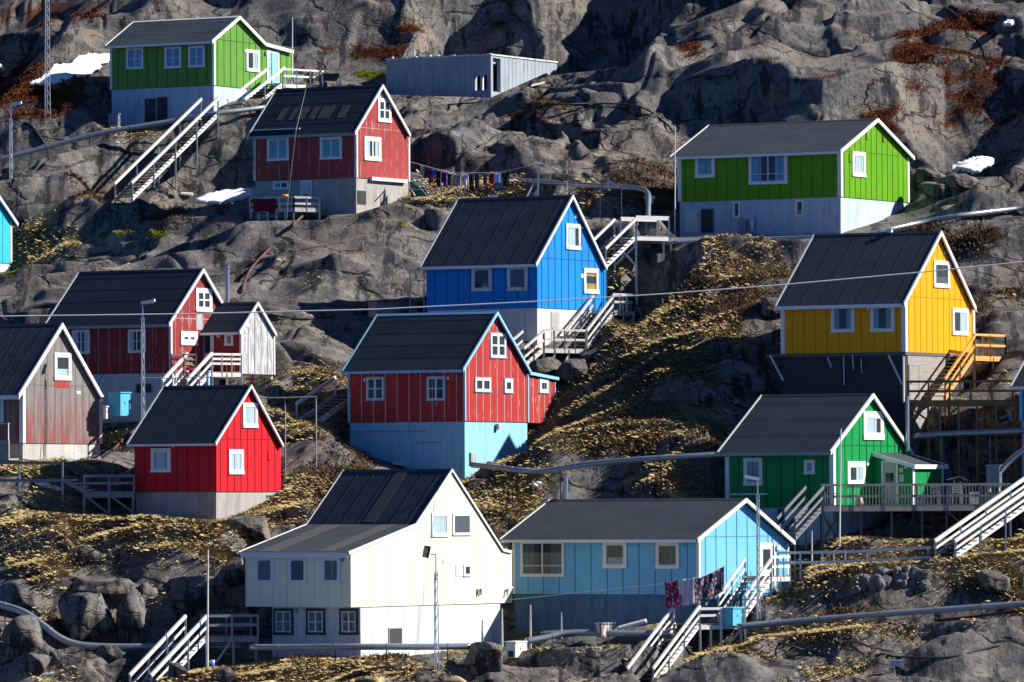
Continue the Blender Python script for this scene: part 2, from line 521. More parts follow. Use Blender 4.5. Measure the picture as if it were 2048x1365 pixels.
    def door(s, f, px, m, frame='white', pane=None, handle='steel', cw=.07, n0=0.0, cross=False, panels=True, hside=0):
        a0, a1, z0, z1 = s.rect(f, *px)
        mb = MB()
        s.fbox(mb, f, a0 + cw, a1 - cw, n0 + .002, n0 + .03, z0, z1 - cw)
        if cross:
            fw = .09
            for (b0, b1, c0, c1) in ((a0+cw, a1-cw, z0, z0+fw), (a0+cw, a1-cw, z1-cw-fw, z1-cw), (a0+cw, a0+cw+fw, z0+fw, z1-cw-fw), (a1-cw-fw, a1-cw, z0+fw, z1-cw-fw), (a0+cw+fw, a1-cw-fw, (z0+z1)/2-.05, (z0+z1)/2+.05)):
                s.fbox(mb, f, b0, b1, n0 + .028, n0 + .05, c0, c1)
            mb.bar(s.fpt(f, a0+cw+fw, n0+.04, (z0+z1)/2-.06), s.fpt(f, a1-cw-fw, n0+.04, z0+fw), .02, .08)
        elif panels:
            am = (a0 + a1) / 2
            for (c0, c1) in ((.08, .42), (.5, .92)):
                if pane and c0 > .4: continue
                s.fbox(mb, f, a0 + cw + .1, a1 - cw - .1, n0 + .028, n0 + .036, z0 + (z1-z0)*c0, z0 + (z1-z0)*c1 - cw)
        d = s.part(mb, 'door', m)
        if frame:
            mb = MB()
            s.fbox(mb, f, a0, a0 + cw, n0 - .01, n0 + .05, z0, z1 - cw); s.fbox(mb, f, a1 - cw, a1, n0 - .01, n0 + .05, z0, z1 - cw)
            s.fbox(mb, f, a0, a1, n0 - .01, n0 + .052, z1 - cw, z1)
            s.part(mb, 'frame', M[frame], d)
        if pane:
            mb = MB(); w_ = a1 - a0
            p0, p1, q0, q1 = pane
            s.fbox(mb, f, a0 + w_*p0, a0 + w_*p1, n0 + .031, n0 + .036, z0 + (z1-z0)*q0, z0 + (z1-z0)*q1)
            mb.cur = 1
            s.fbox(mb, f, a0 + w_*p0, a0 + w_*p1, n0 + .04, n0 + .043, z0 + (z1-z0)*q0, z0 + (z1-z0)*q1)
            s.part(mb, 'pane', [M['room'], M['glass']], d)
        if handle:
            ah = a0 + cw + .08 if hside == 0 else a1 - cw - .08
            mb = MB(); zz = z0 + (z1 - z0) * .47
            mb.bar(s.fpt(f, ah, n0 + .03, zz), s.fpt(f, ah, n0 + .09, zz), .03, .03)
            mb.bar(s.fpt(f, ah - .02, n0 + .085, zz), s.fpt(f, ah + .11, n0 + .085, zz), .025, .025)
            s.part(mb, 'handle', M[handle], d)
        return d
    def hole(s, f, px, name='doorway', n0=0.0, frame=None, depth=.03):
        """a dark opening: flat plate, the unlit inside put into its colour, with a thin reveal"""
        a0, a1, z0, z1 = s.rect(f, *px)
        mb = MB(); s.fbox(mb, f, a0, a1, n0 + .002, n0 + .008, z0, z1)
        o = s.part(mb, name, M['room'])
        mb = MB(); t = .05
        s.fbox(mb, f, a0 - t, a0, n0 - .01, n0 + depth, z0, z1); s.fbox(mb, f, a1, a1 + t, n0 - .01, n0 + depth, z0, z1)
        s.fbox(mb, f, a0 - t, a1 + t, n0 - .01, n0 + depth + .003, z1, z1 + t)
        s.part(mb, 'frame', M[frame or 'grey_trim'], o)
        return o
    def panel(s, f, px, name, m, n0=0.0, d=.03, label=None, detail=True):
        a0, a1, z0, z1 = s.rect(f, *px)
        mb = MB(); s.fbox(mb, f, a0, a1, n0 - .005, n0 + d, z0, z1)
        if detail:
            e = min(a1 - a0, z1 - z0) * .18
            s.fbox(mb, f, a0 + e, a1 - e, n0 + d - .002, n0 + d + .012, z0 + e, z1 - e)
        return s.part(mb, name, m, label=label)
    def patch(s, y0, y1, seg=0, f0=0.0, f1=1.0):
        """a strip of newer felt running down a roof slope"""
        (xa, za), (xb, zb) = s.roof[seg], s.roof[seg+1]
        mb = MB()
        pa = (xa + (xb-xa)*f0, za + (zb-za)*f0 + .006); pb = (xa + (xb-xa)*f1, za + (zb-za)*f1 + .006)
        mb.prism([(pa[0], y0, pa[1]), (pb[0], y0, pb[1]), (pb[0], y0, pb[1] + .008), (pa[0], y0, pa[1] + .008)], (0, y1 - y0, 0))
        return s.part(mb, 'roof_strip', M['felt_patch'])

H = {}
H['g1'] = House('green_house', 'pale green weathered house with white trim at the top left, above a white basement', 'house', 372, 60, 221, 428, 585, 171, 224,
    [(424,82),(480,33),(532,87),(587,102)], ovl=0.04, ground=[('e',217,259)], rise=3.2)
H['r2'] = House('red_house', 'faded red house with dark roof and concrete basement, below the top left green house', 'house', 350, 60, 508, 713, 819, 355.5, 425,
    [(710,265),(766,170),(821,269)], ovl=0.12, ground=[('e',505,437),('g',817,393)], rise=3.0)
H['g4'] = House('green_house', 'bright grass-green house with grey roof and blue-white basement in the upper right', 'house', 345, 60, 1357, 1682, 1818, 394, 465,
    [(1681,302),(1756,238),(1829,315)], ovl=0.3, ground=[('e',1357,472),('g',1818,405)], rise=3.0)
H['b5'] = House('blue_house', 'bright blue house with steep dark roof and white boarded basement', 'house', 331, 60, 853, 1075, 1211, 616, 678,
    [(1072,528),(1146,391),(1214,535)], ovl=0.09, ground=[('e',853,690),('g',1205,655)], rise=3.4)
H['r6'] = House('red_house', 'red house with light blue trim and a sky-blue painted basement', 'house', 317.3, 60, 697, 930, 1057, 843, 960,
    [(926,739),(995,624),(1062,743)], ovl=0.06, ground=[('e',697,895),('g',1055,905)], rise=3.6)
H['r7'] = House('red_house', 'dark red peeling house with a grey gabled porch on the left, behind a lamp mast', 'house', 322, 60, 105, 342, 441, 746, 832,
    [(338,648),(407,538),(446,606)], ground=[('e',120,845),('g',441,800)], rise=3.2)
H['y8'] = House('grey_house', 'weathered grey and red boarded house cut off by the left edge', 'house', 313, 60, -170, 46, 203, 887, 923,
    [(37,790),(125,647),(207,795)], ground=[('e',-170,940),('g',201,914)], rise=3.0)
H['r9'] = House('red_house', 'small bright red house on a low concrete base in the lower left', 'house', 306, 60, 269, 433, 562, 984, 1044,
    [(431,887),(503,771),(567,891)], ovl=0.18, ground=[('e',269,1030),('g',558,990)], rise=2.6)
H['w10'] = House('cream_house', 'large cream white house with a long lean-to roof in the lower middle', 'house', 290, 55, 491, 702, 1024, 1215, 1320,
    [(697,1105),(831,1049),(904,939),(1006,1099),(1023,1103)], ov=.06, ovl=0.2, ground=[('e',491,1315),('g',1010,1290)], rise=2.4)
H['b11'] = House('light_blue_house', 'long light blue house with low grey roof in the lower middle, laundry at its corner', 'house', 298, 55, 1027, 1398, 1577, 1190, 1242,
    [(1395,1079),(1493,998),(1590,1084)], ov=.3, ovl=0.42, ground=[('e',1027,1268),('g',1577,1185)], rise=2.2)
H['y12'] = House('yellow_house', 'orange-yellow house on a tall dark timber base on the right', 'house', 316, 60, 1563, 1811, 1949, 704, 838,
    [(1808,607),(1883,463),(1952,615)], ovl=0.06, ground=[('e',1563,855),('g',1945,775)], rise=5.0)
H['g13'] = House('green_house', 'deep green house with a balustraded deck on the lower right', 'house', 307, 60, 1452, 1667, 1822, 1015, 1080,
    [(1661,903),(1747,788),(1826,905)], ovl=0.09, ground=[('e',1452,1035),('g',1822,1005)], rise=3.0)
H['c14'] = House('cyan_house', 'turquoise house gable cut off by the left edge', 'house', 347, 60, -300, -120, 23, 520, 545,
    [(-125,425),(-50,320),(36,447)], ground=[('g',23,545)], rise=3.0)
H['b15'] = House('blue_house', 'sliver of a blue house wall at the right edge beside the timber walkway', 'house', 311, 60, 2041, 2260, 2390, 840, 880,
    [(2256,770),(2325,640),(2394,775)], ground=[('e',2041,885)], rise=3.0)
H['w16'] = House('white_house', 'tip of a white roof corner at the upper left edge', 'house', 381, 60, -330, -150, -4, 180, 215,
    [(-155,125),(-75,70),(9,136)], ground=[('g',-4,200)], rise=3.0)
# ---- flat roofed concrete shell, top middle
H['c3'] = House('concrete_shell', 'unfinished flat-roofed concrete building with empty door openings, top middle', 'building', 377, 60, 772, 982, 1114, 187, 193,
           [(981,112),(1115,124)], ov=0, rise=2.4, ground=[('e',772,187),('g',1100,140)])
PORCH = House('porch', None, None, 323.6, 60, 403, 483, 549, 748, 800, [(479,664),(516,605),(553,668)], ov=.15, host=H['r7'])
# ------------------------------------------------------------------ hillside: control points, ledges, rock blocks
CP = []                                                          # (x, y, z)
SEG = []                                                         # wall foot lines where the ground is kept calm
for k_, h in H.items():
    p0 = h.world(0, 0, -h.hb); CP.append(tuple(p0)); foot = [p0]
    for (f, px, py) in h.ground:
        a, z = h.face(f, px, py)
        q = h.world(a, 0, z) if f == 'g' else h.world(0, a, z)
        CP.append(tuple(q)); SEG.append((p0, q))
    q = h.world(h.W, h.L, -h.hb + h.rise); CP.append(tuple(q))
    if not any(f == 'e' for f, _, _ in h.ground): CP.append(tuple(h.world(0, h.L, -h.hb)))
    # a point just in front keeps the forecourt at the wall's foot
    q = h.world(-1.2, -1.2, -h.hb - .25); CP.append(tuple(q))
for (px, py, Y) in [
    (-60,1365,286.5),(0,1365,286.5),(250,1365,286),(500,1365,286),(800,1365,286.5),(1000,1365,287.5),(1250,1365,287.5),(1500,1365,288),(1750,1365,289),(2048,1365,289.5),(2110,1365,290),
    (2048,1150,299.5),(1960,1105,300.5),(1800,1190,297),(1720,1115,299.8),(1600,1190,298),(0,1150,297.5),(200,1150,298),(400,1130,299),(100,1010,305),(250,1300,291.0),(420,1335,289.0),(60,1300,290.8),
    (150,900,312.5),(620,960,311),(640,850,319.5),(600,780,325),(620,700,330),(1150,1000,306.5),(1280,960,309.5),(1120,890,314),(1400,900,313),(1300,760,321),(1400,600,332),(1500,520,338),(1220,720,326.5),
    (2040,640,327),(2000,720,322),(2000,560,334),(2040,440,343),(1950,330,353),(1990,150,366),(2040,0,378),(2000,860,316.5),(1900,865,317),(1900,930,315.5),(1980,930,315.5),(2060,940,315),(1900,1085,304),(1750,1070,303.5),
    (1600,200,361),(1600,100,369),(1600,0,378),(1250,200,366),(1200,0,384),(1130,140,375),(985,192,375.5),(772,186,379),(900,0,388),(900,60,385),(900,250,369),(1000,300,363),(1150,330,358),(950,392,351),(1080,395,349),
    (1275,530,338.5),(1200,440,347),(1350,495,338),
    (660,60,386),(620,170,378),(300,10,388),(100,60,384),(60,170,376),(120,250,372),(245,400,363),(330,330,366.5),(430,240,371),(20,330,366),(150,330,367),(60,420,357),(200,450,354),(250,500,349),(450,480,349),(650,550,341),(750,500,344),(60,560,343),
    (560,650,333),(650,620,336),(480,590,338)]:
    CP.append(tuple(at(px, py, Y)))
CP += [(-70,460,57),(0,460,60),(70,460,63),(-70,640,95),(0,640,98),(70,640,100),(-75,300,-7),(75,300,-2),(-80,380,29),(80,380,33),(-60,230,-17),(0,230,-17),(60,230,-16),(0,150,-22),(-150,350,12),(150,350,18),(-60,270,-11),(0,270,-11.5),(60,270,-10)]
CP = np.array(CP)
A_ = np.c_[np.ones(len(CP)), CP[:, 0], CP[:, 1]]
pl, *_ = np.linalg.lstsq(A_, CP[:, 2], rcond=None)
res = CP[:, 2] - A_ @ pl
dd = np.sqrt(((CP[:, None, :2] - CP[None, :, :2]) ** 2).sum(-1) + 1.2 ** 2)
wgt = np.linalg.solve(dd + np.eye(len(CP)) * -0.06, res)
def base_z(x, y):
    x = np.asarray(x, float); y = np.asarray(y, float)
    z = pl[0] + pl[1] * x + pl[2] * y
    for c, k in zip(CP, wgt):
        z = z + k * np.sqrt((x - c[0]) ** 2 + (y - c[1]) ** 2 + 1.44)
    return z

def hsh(i, j, seed):
    n = (i.astype(np.int64) * 374761393 + j.astype(np.int64) * 668265263 + seed * 1442695041) & 0xFFFFFFFF
    n = ((n ^ (n >> 13)) * 1274126177) & 0xFFFFFFFF
    n = ((n ^ (n >> 16)) * 2246822519) & 0xFFFFFFFF
    return ((n ^ (n >> 15)) & 0xFFFFFF) / float(0xFFFFFF)
def vnoise(x, y, seed=0):
    i = np.floor(x); j = np.floor(y); fx = x - i; fy = y - j
    fx = fx * fx * fx * (fx * (fx * 6 - 15) + 10); fy = fy * fy * fy * (fy * (fy * 6 - 15) + 10)
    a = hsh(i, j, seed); b = hsh(i + 1, j, seed); c = hsh(i, j + 1, seed); d = hsh(i + 1, j + 1, seed)
    return (a + (b - a) * fx) * (1 - fy) + (c + (d - c) * fx) * fy
def fbm(x, y, seed=0, o=4, g=.5):
    t = 0; a = 1; n = 0
    for k in range(o):
        t = t + a * (vnoise(x, y, seed + k) - .5); n += a; a *= g
        x, y = x * 1.62 + y * 1.18 + 7.1, y * 1.62 - x * 1.18 + 3.3
    return t / n * 2
def worley(x, y, seed=0):
    """F1, F2, cell random, offset from the cell point"""
    i0 = np.floor(x); j0 = np.floor(y)
    f1 = np.full(x.shape, 9.0); f2 = f1.copy(); rid = np.zeros(x.shape); ox = np.zeros(x.shape); oy = np.zeros(x.shape)
    for di in (-1, 0, 1):
        for dj in (-1, 0, 1):
            i = i0 + di; j = j0 + dj
            qx = i + .1 + .8 * hsh(i, j, seed); qy = j + .1 + .8 * hsh(i, j, seed + 17)
            d = np.hypot(x - qx, y - qy); r = hsh(i, j, seed + 31)
            m = d < f1
            f2 = np.where(m, f1, np.minimum(f2, d))
            rid = np.where(m, r, rid); ox = np.where(m, x - qx, ox); oy = np.where(m, y - qy, oy)
            f1 = np.where(m, d, f1)
    return f1, f2, rid, ox, oy
def sstep(a, b, t):
    t = np.clip((t - a) / (b - a), 0, 1); return t * t * (3 - 2 * t)

def axis(d0, d1, st, out0, out1):
    a = list(np.arange(d0, d1 + 1e-6, st)); s = st; lo = []; p = d0
    while p > out0: s *= 1.25; p -= s; lo.append(p)
    s = st; hi = []; p = d1
    while p < out1: s *= 1.25; p += s; hi.append(p)
    return np.array(lo[::-1] + a + hi)
GX = axis(-33.5, 33.5, .085, -260, 260)
GY = axis(284, 393, .10, 120, 900)
XX, YY = np.meshgrid(GX, GY)
ZB = base_z(XX, YY)

def hit_on(Z, px, py, y0=272, y1=460, n=1900):
    """first point of the ground along a pixel's line of sight"""
    d = ray(px, py)
    ys = np.linspace(y0, y1, n); xs = ys * d.x / d.y; zs = ys * d.z / d.y
    g = samp(Z, xs, ys)
    k = np.argmax(g >= zs)
    if not (g >= zs).any(): k = n - 1
    return Vector((xs[k], ys[k], zs[k]))
def samp(Z, x, y):
    x = np.asarray(x, float); y = np.asarray(y, float)
    i = np.clip(np.searchsorted(GX, x) - 1, 0, len(GX) - 2); j = np.clip(np.searchsorted(GY, y) - 1, 0, len(GY) - 2)
    fx = np.clip((x - GX[i]) / (GX[i+1] - GX[i]), 0, 1); fy = np.clip((y - GY[j]) / (GY[j+1] - GY[j]), 0, 1)
    return (Z[j, i] * (1-fx) + Z[j, i+1] * fx) * (1-fy) + (Z[j+1, i] * (1-fx) + Z[j+1, i+1] * fx) * fy

# how close is a wall: rock relief is damped there
DW = np.full(XX.shape, 99.0)
for p, q in SEG:
    ax, ay, bx, by = p.x, p.y, q.x, q.y
    l2 = (bx-ax)**2 + (by-ay)**2
    t = np.clip(((XX-ax)*(bx-ax) + (YY-ay)*(by-ay)) / l2, 0, 1)
    DW = np.minimum(DW, np.hypot(XX - ax - t*(bx-ax), YY - ay - t*(by-ay)))
CALM = .12 + .88 * sstep(.3, 5.0, DW)
# inside a house's footprint the ground stays low
for h in H.values():
    qx = (XX - h.P.x) * h.v.x + (YY - h.P.y) * h.v.y; qy = (XX - h.P.x) * h.u.x + (YY - h.P.y) * h.u.y
    ins = (qx > -.1) & (qx < h.W + .3) & (qy > -.1) & (qy < h.L + .3)
    CALM = np.where(ins, .1, CALM)
    ZB = np.where(ins, np.minimum(ZB, h.P.z - h.hb + h.rise), ZB)

wx = fbm(XX / 7.0, YY / 7.0, 5, 2) ; wy = fbm(XX / 7.0, YY / 7.0, 45, 2)
# ledges read off the photograph: feet of the steep dark faces (pixel polylines), their height in pixels, how far the slab behind runs
EXTRA_GUARD = [
 [(1105,148,384),(1180,140,386),(1250,130,387)],
 [(-60,1226,292.6),(10,1236,292.3),(50,1252,291.9),(85,1280,291.5),(120,1302,291.3),(160,1312,291.3),(300,1316,291.5),(480,1316,292)],
 [(225,1372,289.5),(310,1366,290),(420,1338,292.6),(520,1330,292.6)],
 [(-60,348,369),(40,328,369),(130,303,369.4),(215,282,369.7),(330,262,370),(430,242,370),(520,232,372)],
 [(1470,1278,295),(1560,1270,295.2),(1640,1262,295.2),(1760,1250,295.2),(1900,1240,295.2),(2110,1226,295.2)],
 [(1040,1300,293),(1100,1294,293.2),(1190,1290,293.8),(1345,1290,294)],
 [(944,950,314),(1040,962,310.8),(1130,958,310.5),(1280,940,309.8),(1456,930,309.6)],
 [(55,182,376),(110,184,376),(165,172,376),(222,140,376)],[(372,405,366.5),(450,406,366.5),(512,402,366.5)],[(1895,353,360),(2000,351,360)],
 [(205,404,366),(262,403,367),(350,348,369),(440,240,371)],
 [(1815,845,315),(1900,852,315),(2110,850,315)],[(1600,1085,305.4),(1640,1075,307),(1760,1078,308),(1900,1082,308.5),(2030,1082,308.5)],
 [(1270,540,339.5),(1330,518,340.5)],[(1556,1132,301.8),(1700,1130,301.3),(1860,1121,300.8)],[(818,397,353.6),(950,397,352.6),(1085,399,351.5)],[(560,178,377),(690,178,379.2)],[(1225,640,336),(1275,660,337.5)],[(1060,738,329.6),(1170,730,332.4)],[(1290,1366,290),(1400,1310,294.6),(1490,1290,295.6)],
 [(10,1000,307),(40,1022,307.2),(168,1034,307.6),(268,1038,307.8)],[(500,440,349.6),(640,438,350.2)],[(600,845,321),(700,846,322)],
 [(1890,1118,299),(2110,1095,303)],[(1840,985,311.5),(1900,985,313.5),(1960,985,314),(2060,980,314)],[(-30,970,308.8),(128,990,308.5)],
]
LEDGES = [
 ([(1205,200),(1280,207),(1400,208),(1500,214),(1590,190)], 80, 7), ([(1500,82),(1560,86),(1650,72)], 48, 4),
 ([(980,30),(1150,38),(1330,34),(1480,22),(1640,40)], 42, 5), ([(1640,60),(1760,62),(1850,50)], 42, 4),
 ([(560,72),(640,90),(720,78)], 44, 4), ([(700,52),(800,62),(900,40)], 34, 4), ([(260,46),(330,58),(400,40)], 36, 4),
 ([(830,345),(940,350),(1090,345)], 44, 6), ([(1090,300),(1200,318),(1340,300)], 44, 6), ([(1060,255),(1180,262),(1330,240)], 30, 5),
 ([(1380,252),(1440,250),(1500,238)], 32, 4), ([(0,130),(60,135),(160,128)], 40, 4), ([(100,232),(220,226),(330,215)], 26, 4),
 ([(160,480),(240,500),(340,500)], 34, 5), ([(330,525),(470,528),(610,515)], 32, 5), ([(590,610),(700,600),(820,560)], 40, 6),
 ([(0,330),(90,345),(200,320)], 26, 4), ([(120,385),(230,372),(330,340)], 34, 4), ([(600,500),(700,490),(830,480)], 26, 5),
 ([(1840,250),(1900,235),(2000,210)], 36, 4), ([(1850,320),(1930,315),(2020,290)], 50, 5), ([(1860,440),(1940,455),(2048,430)], 34, 4),
 ([(1850,560),(1950,545),(2048,520)], 36, 4), ([(1950,690),(2010,660),(2048,640)], 40, 5), ([(1360,650),(1450,640),(1540,620)], 30, 3),
 ([(1400,735),(1470,745),(1560,720)], 40, 4), ([(1290,800),(1400,815),(1540,770)], 34, 4),
 ([(0,1230),(70,1238),(120,1225)], 60, 4), ([(300,1228),(400,1240),(500,1232)], 85, 4), ([(0,1095),(90,1098),(170,1090)], 26, 3), ([(0,1060),(90,1062),(180,1050)], 18, 3),
 ([(230,1175),(320,1180),(420,1165)], 24, 3), ([(330,1080),(420,1085),(520,1075)], 18, 3),
 ([(1070,1330),(1200,1345),(1300,1325)], 46, 4), ([(1440,1345),(1500,1340),(1570,1325)], 60, 4), ([(1590,1330),(1680,1335),(1760,1315)], 56, 4),
 ([(1830,1350),(1930,1358),(2048,1340)], 50, 4), ([(1880,1290),(1960,1294),(2048,1280)], 60, 4), ([(1500,1250),(1640,1235),(1800,1215)], 18, 5),
 ([(1830,900),(1930,905),(2048,885)], 26, 3), ([(1330,905),(1390,900),(1450,880)], 40, 4), ([(600,930),(660,935),(720,925)], 40, 3),
]
ZD = np.zeros(XX.shape)
jag = fbm(XX / 4.5, YY / 3.0, 91, 3)
for pts, hp, fall in LEDGES:
    q = [hit_on(ZB, px, py) for px, py in pts]
    q.sort(key=lambda p: p.x)
    xs = [p.x for p in q]; ys = [p.y for p in q]
    yl = np.interp(XX, xs, ys)
    hm = hp / sc(sum(ys) / len(ys))
    s_ = YY - yl + jag * 1.1
    tp = sstep(xs[0] - 1.2, xs[0] + 1.6, XX + jag * 1.2) * (1 - sstep(xs[-1] - 1.6, xs[-1] + 1.2, XX + jag * 1.2))
    ZD += hm * tp * sstep(-.2, .9, s_) * np.exp(-np.maximum(s_ - .7, 0) / fall) * (.75 + .5 * vnoise(XX / 4, YY / 4, 61))
# broad slabs with grooves and steps between them
f1, f2, rid, ox, oy = worley(XX / 10.5 + wx * .40 - YY * .03, YY / 5.0 - XX * .05 + wy * .40, 3)
g1 = sstep(0, .17, f2 - f1)
slab = (rid - .5) * 1.5 * g1 + (-.30) * (1 - sstep(0, .055, f2 - f1)) + (ox * (hsh(np.floor(rid*999), np.floor(rid*77), 2) - .5) * 1.3 - oy * (.4 + rid) * 1.2) * g1
f1b, f2b, ridb, oxb, oyb = worley(XX / 3.4 + wx * .8 - YY * .08, YY / 2.2 - XX * .08 + wy * .8, 8)
blk = (ridb - .5) * .7 * sstep(0, .14, f2b - f1b) - .14 * (1 - sstep(0, .10, f2b - f1b)) - oyb * ridb * .5
f1c, f2c, ridc, oxc, oyc = worley(XX / 1.1 + wx * 1.5, YY / .8 + wy * 1.5, 12)
peb = (ridc - .5) * .24 * sstep(0, .35, f2c - f1c) - oyc * .12
roughm = sstep(.10, .55, fbm(XX / 13, YY / 13, 77, 3))             # smooth whalebacks here, broken rock there
roughm = np.maximum(roughm, sstep(297, 290, YY) * .7)
rid_ = 1 - np.abs(fbm(XX / 2.0 - YY * .1, YY / 1.3 - XX * .12, 63, 5))
warp = fbm(XX / 9.0, YY / 7.0, 207, 3)
def ledge_set(ax, ay, per, seed, amp):
    w_ = (YY * ay + XX * ax) / per + warp * 1.1 + fbm(XX / 4.0, YY / 3.0, seed, 2) * .22
    k_ = np.floor(w_); f_ = w_ - k_
    on = sstep(.42, .62, vnoise(XX / 6.5 + k_ * 3.7, k_ * 1.3, seed + 3))
    return amp * on * (sstep(0, .16, f_) - f_) * (.6 + .8 * hsh(k_, k_, seed + 9))
BED = ledge_set(-.22, .97, 3.6, 211, .75) + ledge_set(.30, .95, 1.7, 231, .32) * (.05 + roughm) + ledge_set(.75, .45, 5.2, 251, .40)
ZR = BED * .9 + ZD * .8 + slab * .72 + blk * .75 * roughm ** 1.4 + peb * .6 * roughm ** 2 + fbm(XX / 8.5, YY / 5.0, 21, 2) * .45 + (rid_ - .8) * (.03 + .3 * roughm) + fbm(XX / .5, YY / .5, 29, 3) * (.012 + .04 * roughm)
ZF = ZB + ZR * CALM
# keep the sight lines to wall feet free: ground in front of a wall stays below its foot line
for h in H.values():
    qx = (XX - h.P.x) * h.v.x + (YY - h.P.y) * h.v.y; qy = (XX - h.P.x) * h.u.x + (YY - h.P.y) * h.u.y
    ins = (qx > -.1) & (qx < h.W + .3) & (qy > -.1) & (qy < h.L + .3)
    ZF = np.where(ins, np.minimum(ZF, h.P.z - h.hb + h.rise), ZF)
# the rock in front of a wall must leave the wall's foot in view: cut it below the line from the foot to the harbour
GUARD = []
for h in H.values():
    pts = []
    for (f, px, py) in h.ground:
        a, z = h.face(f, px, py)
        pts.append((px, py, (h.world(a, 0, z) if f == 'g' else h.world(0, a, z)).y))
    n0 = h.world(0, 0, -h.hb); c0 = CAMR.inverted() @ n0
    pts.append((1024 + FPX * c0.x / -c0.z, 682.5 - FPX * c0.y / -c0.z, n0.y))
    GUARD.append(sorted(pts))
GUARD += EXTRA_GUARD
ci = CAMR.inverted()
br0 = fbm(XX / 1.4, YY / 1.2, 301, 4)
for pts in GUARD:
    gxs = [p[0] for p in pts]; gys = [p[1] for p in pts]; gY = [p[2] for p in pts]
    pxa = 1024 + FPX * (ci[0][0]*XX + ci[0][1]*YY + ci[0][2]*ZF) / -(ci[2][0]*XX + ci[2][1]*YY + ci[2][2]*ZF)
    pyf = np.interp(pxa, gxs, gys) + 2; Yf = np.interp(pxa, gxs, gY)
    t_ = -(pyf - 682.5) / FPX
    q_ = CAMR
    dzy_ = (q_[2][0]*(pxa-1024)/FPX + q_[2][1]*t_ - q_[2][2]) / (q_[1][0]*(pxa-1024)/FPX + q_[1][1]*t_ - q_[1][2])
    side = np.maximum(np.maximum(gxs[0] - 6 - pxa, pxa - gxs[-1] - 6), 0) / 36.0      # metres beyond the ends: the cut eases out
    up_ = np.maximum(YY - Yf - .3, 0)
    m_ = (side < 5) & (up_ < 6) & (YY > Yf - 30)
    ZF = np.where(m_, np.minimum(ZF, YY * dzy_ - .02 + side * .75 + side * side * .12 + up_ * 1.05 + np.where(side + up_ > 0, (br0 * .35 + .1) * np.minimum(side + up_, 1), 0)), ZF)
def gz(x, y): return float(samp(ZF, x, y))
def hit(px, py, **k): return hit_on(ZF, px, py, **k)

# where each ground point lies in the photograph, used once to lay out grass, heath and moss
cinv = CAMR.inverted()
cx_ = cinv[0][0]*XX + cinv[0][1]*YY + cinv[0][2]*ZF; cy_ = cinv[1][0]*XX + cinv[1][1]*YY + cinv[1][2]*ZF; cz_ = cinv[2][0]*XX + cinv[2][1]*YY + cinv[2][2]*ZF
PX = 1024 + FPX * cx_ / -cz_; PY = 682.5 - FPX * cy_ / -cz_
def blob(lst):
    m = np.zeros(XX.shape)
    for (x, y, rx, ry, s) in lst:
        d = ((PX - x) / rx) ** 2 + ((PY - y) / ry) ** 2
        m = np.maximum(m, s * (1 - sstep(.35, 1.5, d)))
    return m
STRAW = [(100,1005,100,22,.7),(230,1055,260,38,1),(100,1095,120,55,.8),(400,1090,180,36,.7),(490,1070,90,80,.5),(300,1135,130,36,.4),(92,1170,26,70,.9),(480,1020,90,40,.6),
 (1020,990,80,70,1),(1120,960,150,45,1),(1280,965,150,70,.8),(1000,1080,50,70,.8),(1350,740,170,150,.85),(1485,518,80,45,1),(1300,640,80,60,.5),(1250,790,130,90,.9),(1150,840,120,80,.8),
 (1700,1120,250,42,1),(1960,1115,120,60,1),(1590,1165,80,34,.9),(1950,1200,120,40,.5),(1480,1300,130,24,.6),(1860,1335,220,18,.5),(1620,1262,150,18,.6),
 (100,470,70,34,.7),(60,500,60,28,.9),(400,430,80,22,.3),(610,1000,80,60,.6),(655,785,110,55,.8),(600,835,80,40,.7),(900,385,140,18,.8),(950,372,160,14,.8),
 (480,1350,200,22,.9),(700,1345,160,30,.7),(900,1350,60,30,.4),(920,1265,70,46,1),(330,1210,100,22,.8),(60,1360,120,14,.6),(1200,395,110,26,.6),(90,935,90,18,.7),(230,880,40,16,.5),
 (260,265,60,8,.8),(1240,540,40,30,.9),(1500,430,30,60,.3),(1400,860,70,34,.6),(880,990,60,40,.6),(1900,700,40,20,.3),(1660,1345,60,14,.5),(1920,820,100,30,.25),(1600,700,60,90,.35)]
HEATH = [(1330,680,170,120,.9),(1440,590,160,50,.9),(1210,610,60,30,.6),(1500,560,90,60,.8),(1250,880,140,60,.7),(1480,880,90,50,.5),(690,930,50,30,.9),(640,960,60,40,.6),(480,1010,70,30,.8),(200,1270,100,40,.8),(180,375,70,26,.9),(340,432,60,18,.6),
 (1300,380,110,50,.8),(1260,350,60,30,.5),(1750,1225,180,16,.7),(2000,1180,80,40,.8),(1700,1280,160,14,.5),(1900,480,140,36,.7),(1960,600,90,40,.5),(920,1060,60,60,.3),(700,1330,140,30,.5),(1010,930,80,16,.4),(1960,700,60,20,.4),(1420,740,110,70,.5),(100,425,120,14,.4)]
RUST = [(1900,150,130,110,.95),(1800,225,90,50,.8),(60,180,130,60,.95),(100,30,110,28,.7),(900,50,120,26,.8),(860,108,190,16,.7),(690,105,60,18,.6),(1640,165,60,24,.6),(1080,222,90,22,.7),(1960,60,90,40,.8),(1200,110,50,14,.5),(1380,100,30,20,.6),(2000,250,80,40,.6),(420,60,60,14,.4),(1650,245,30,16,.6),(1540,110,70,10,.4)]
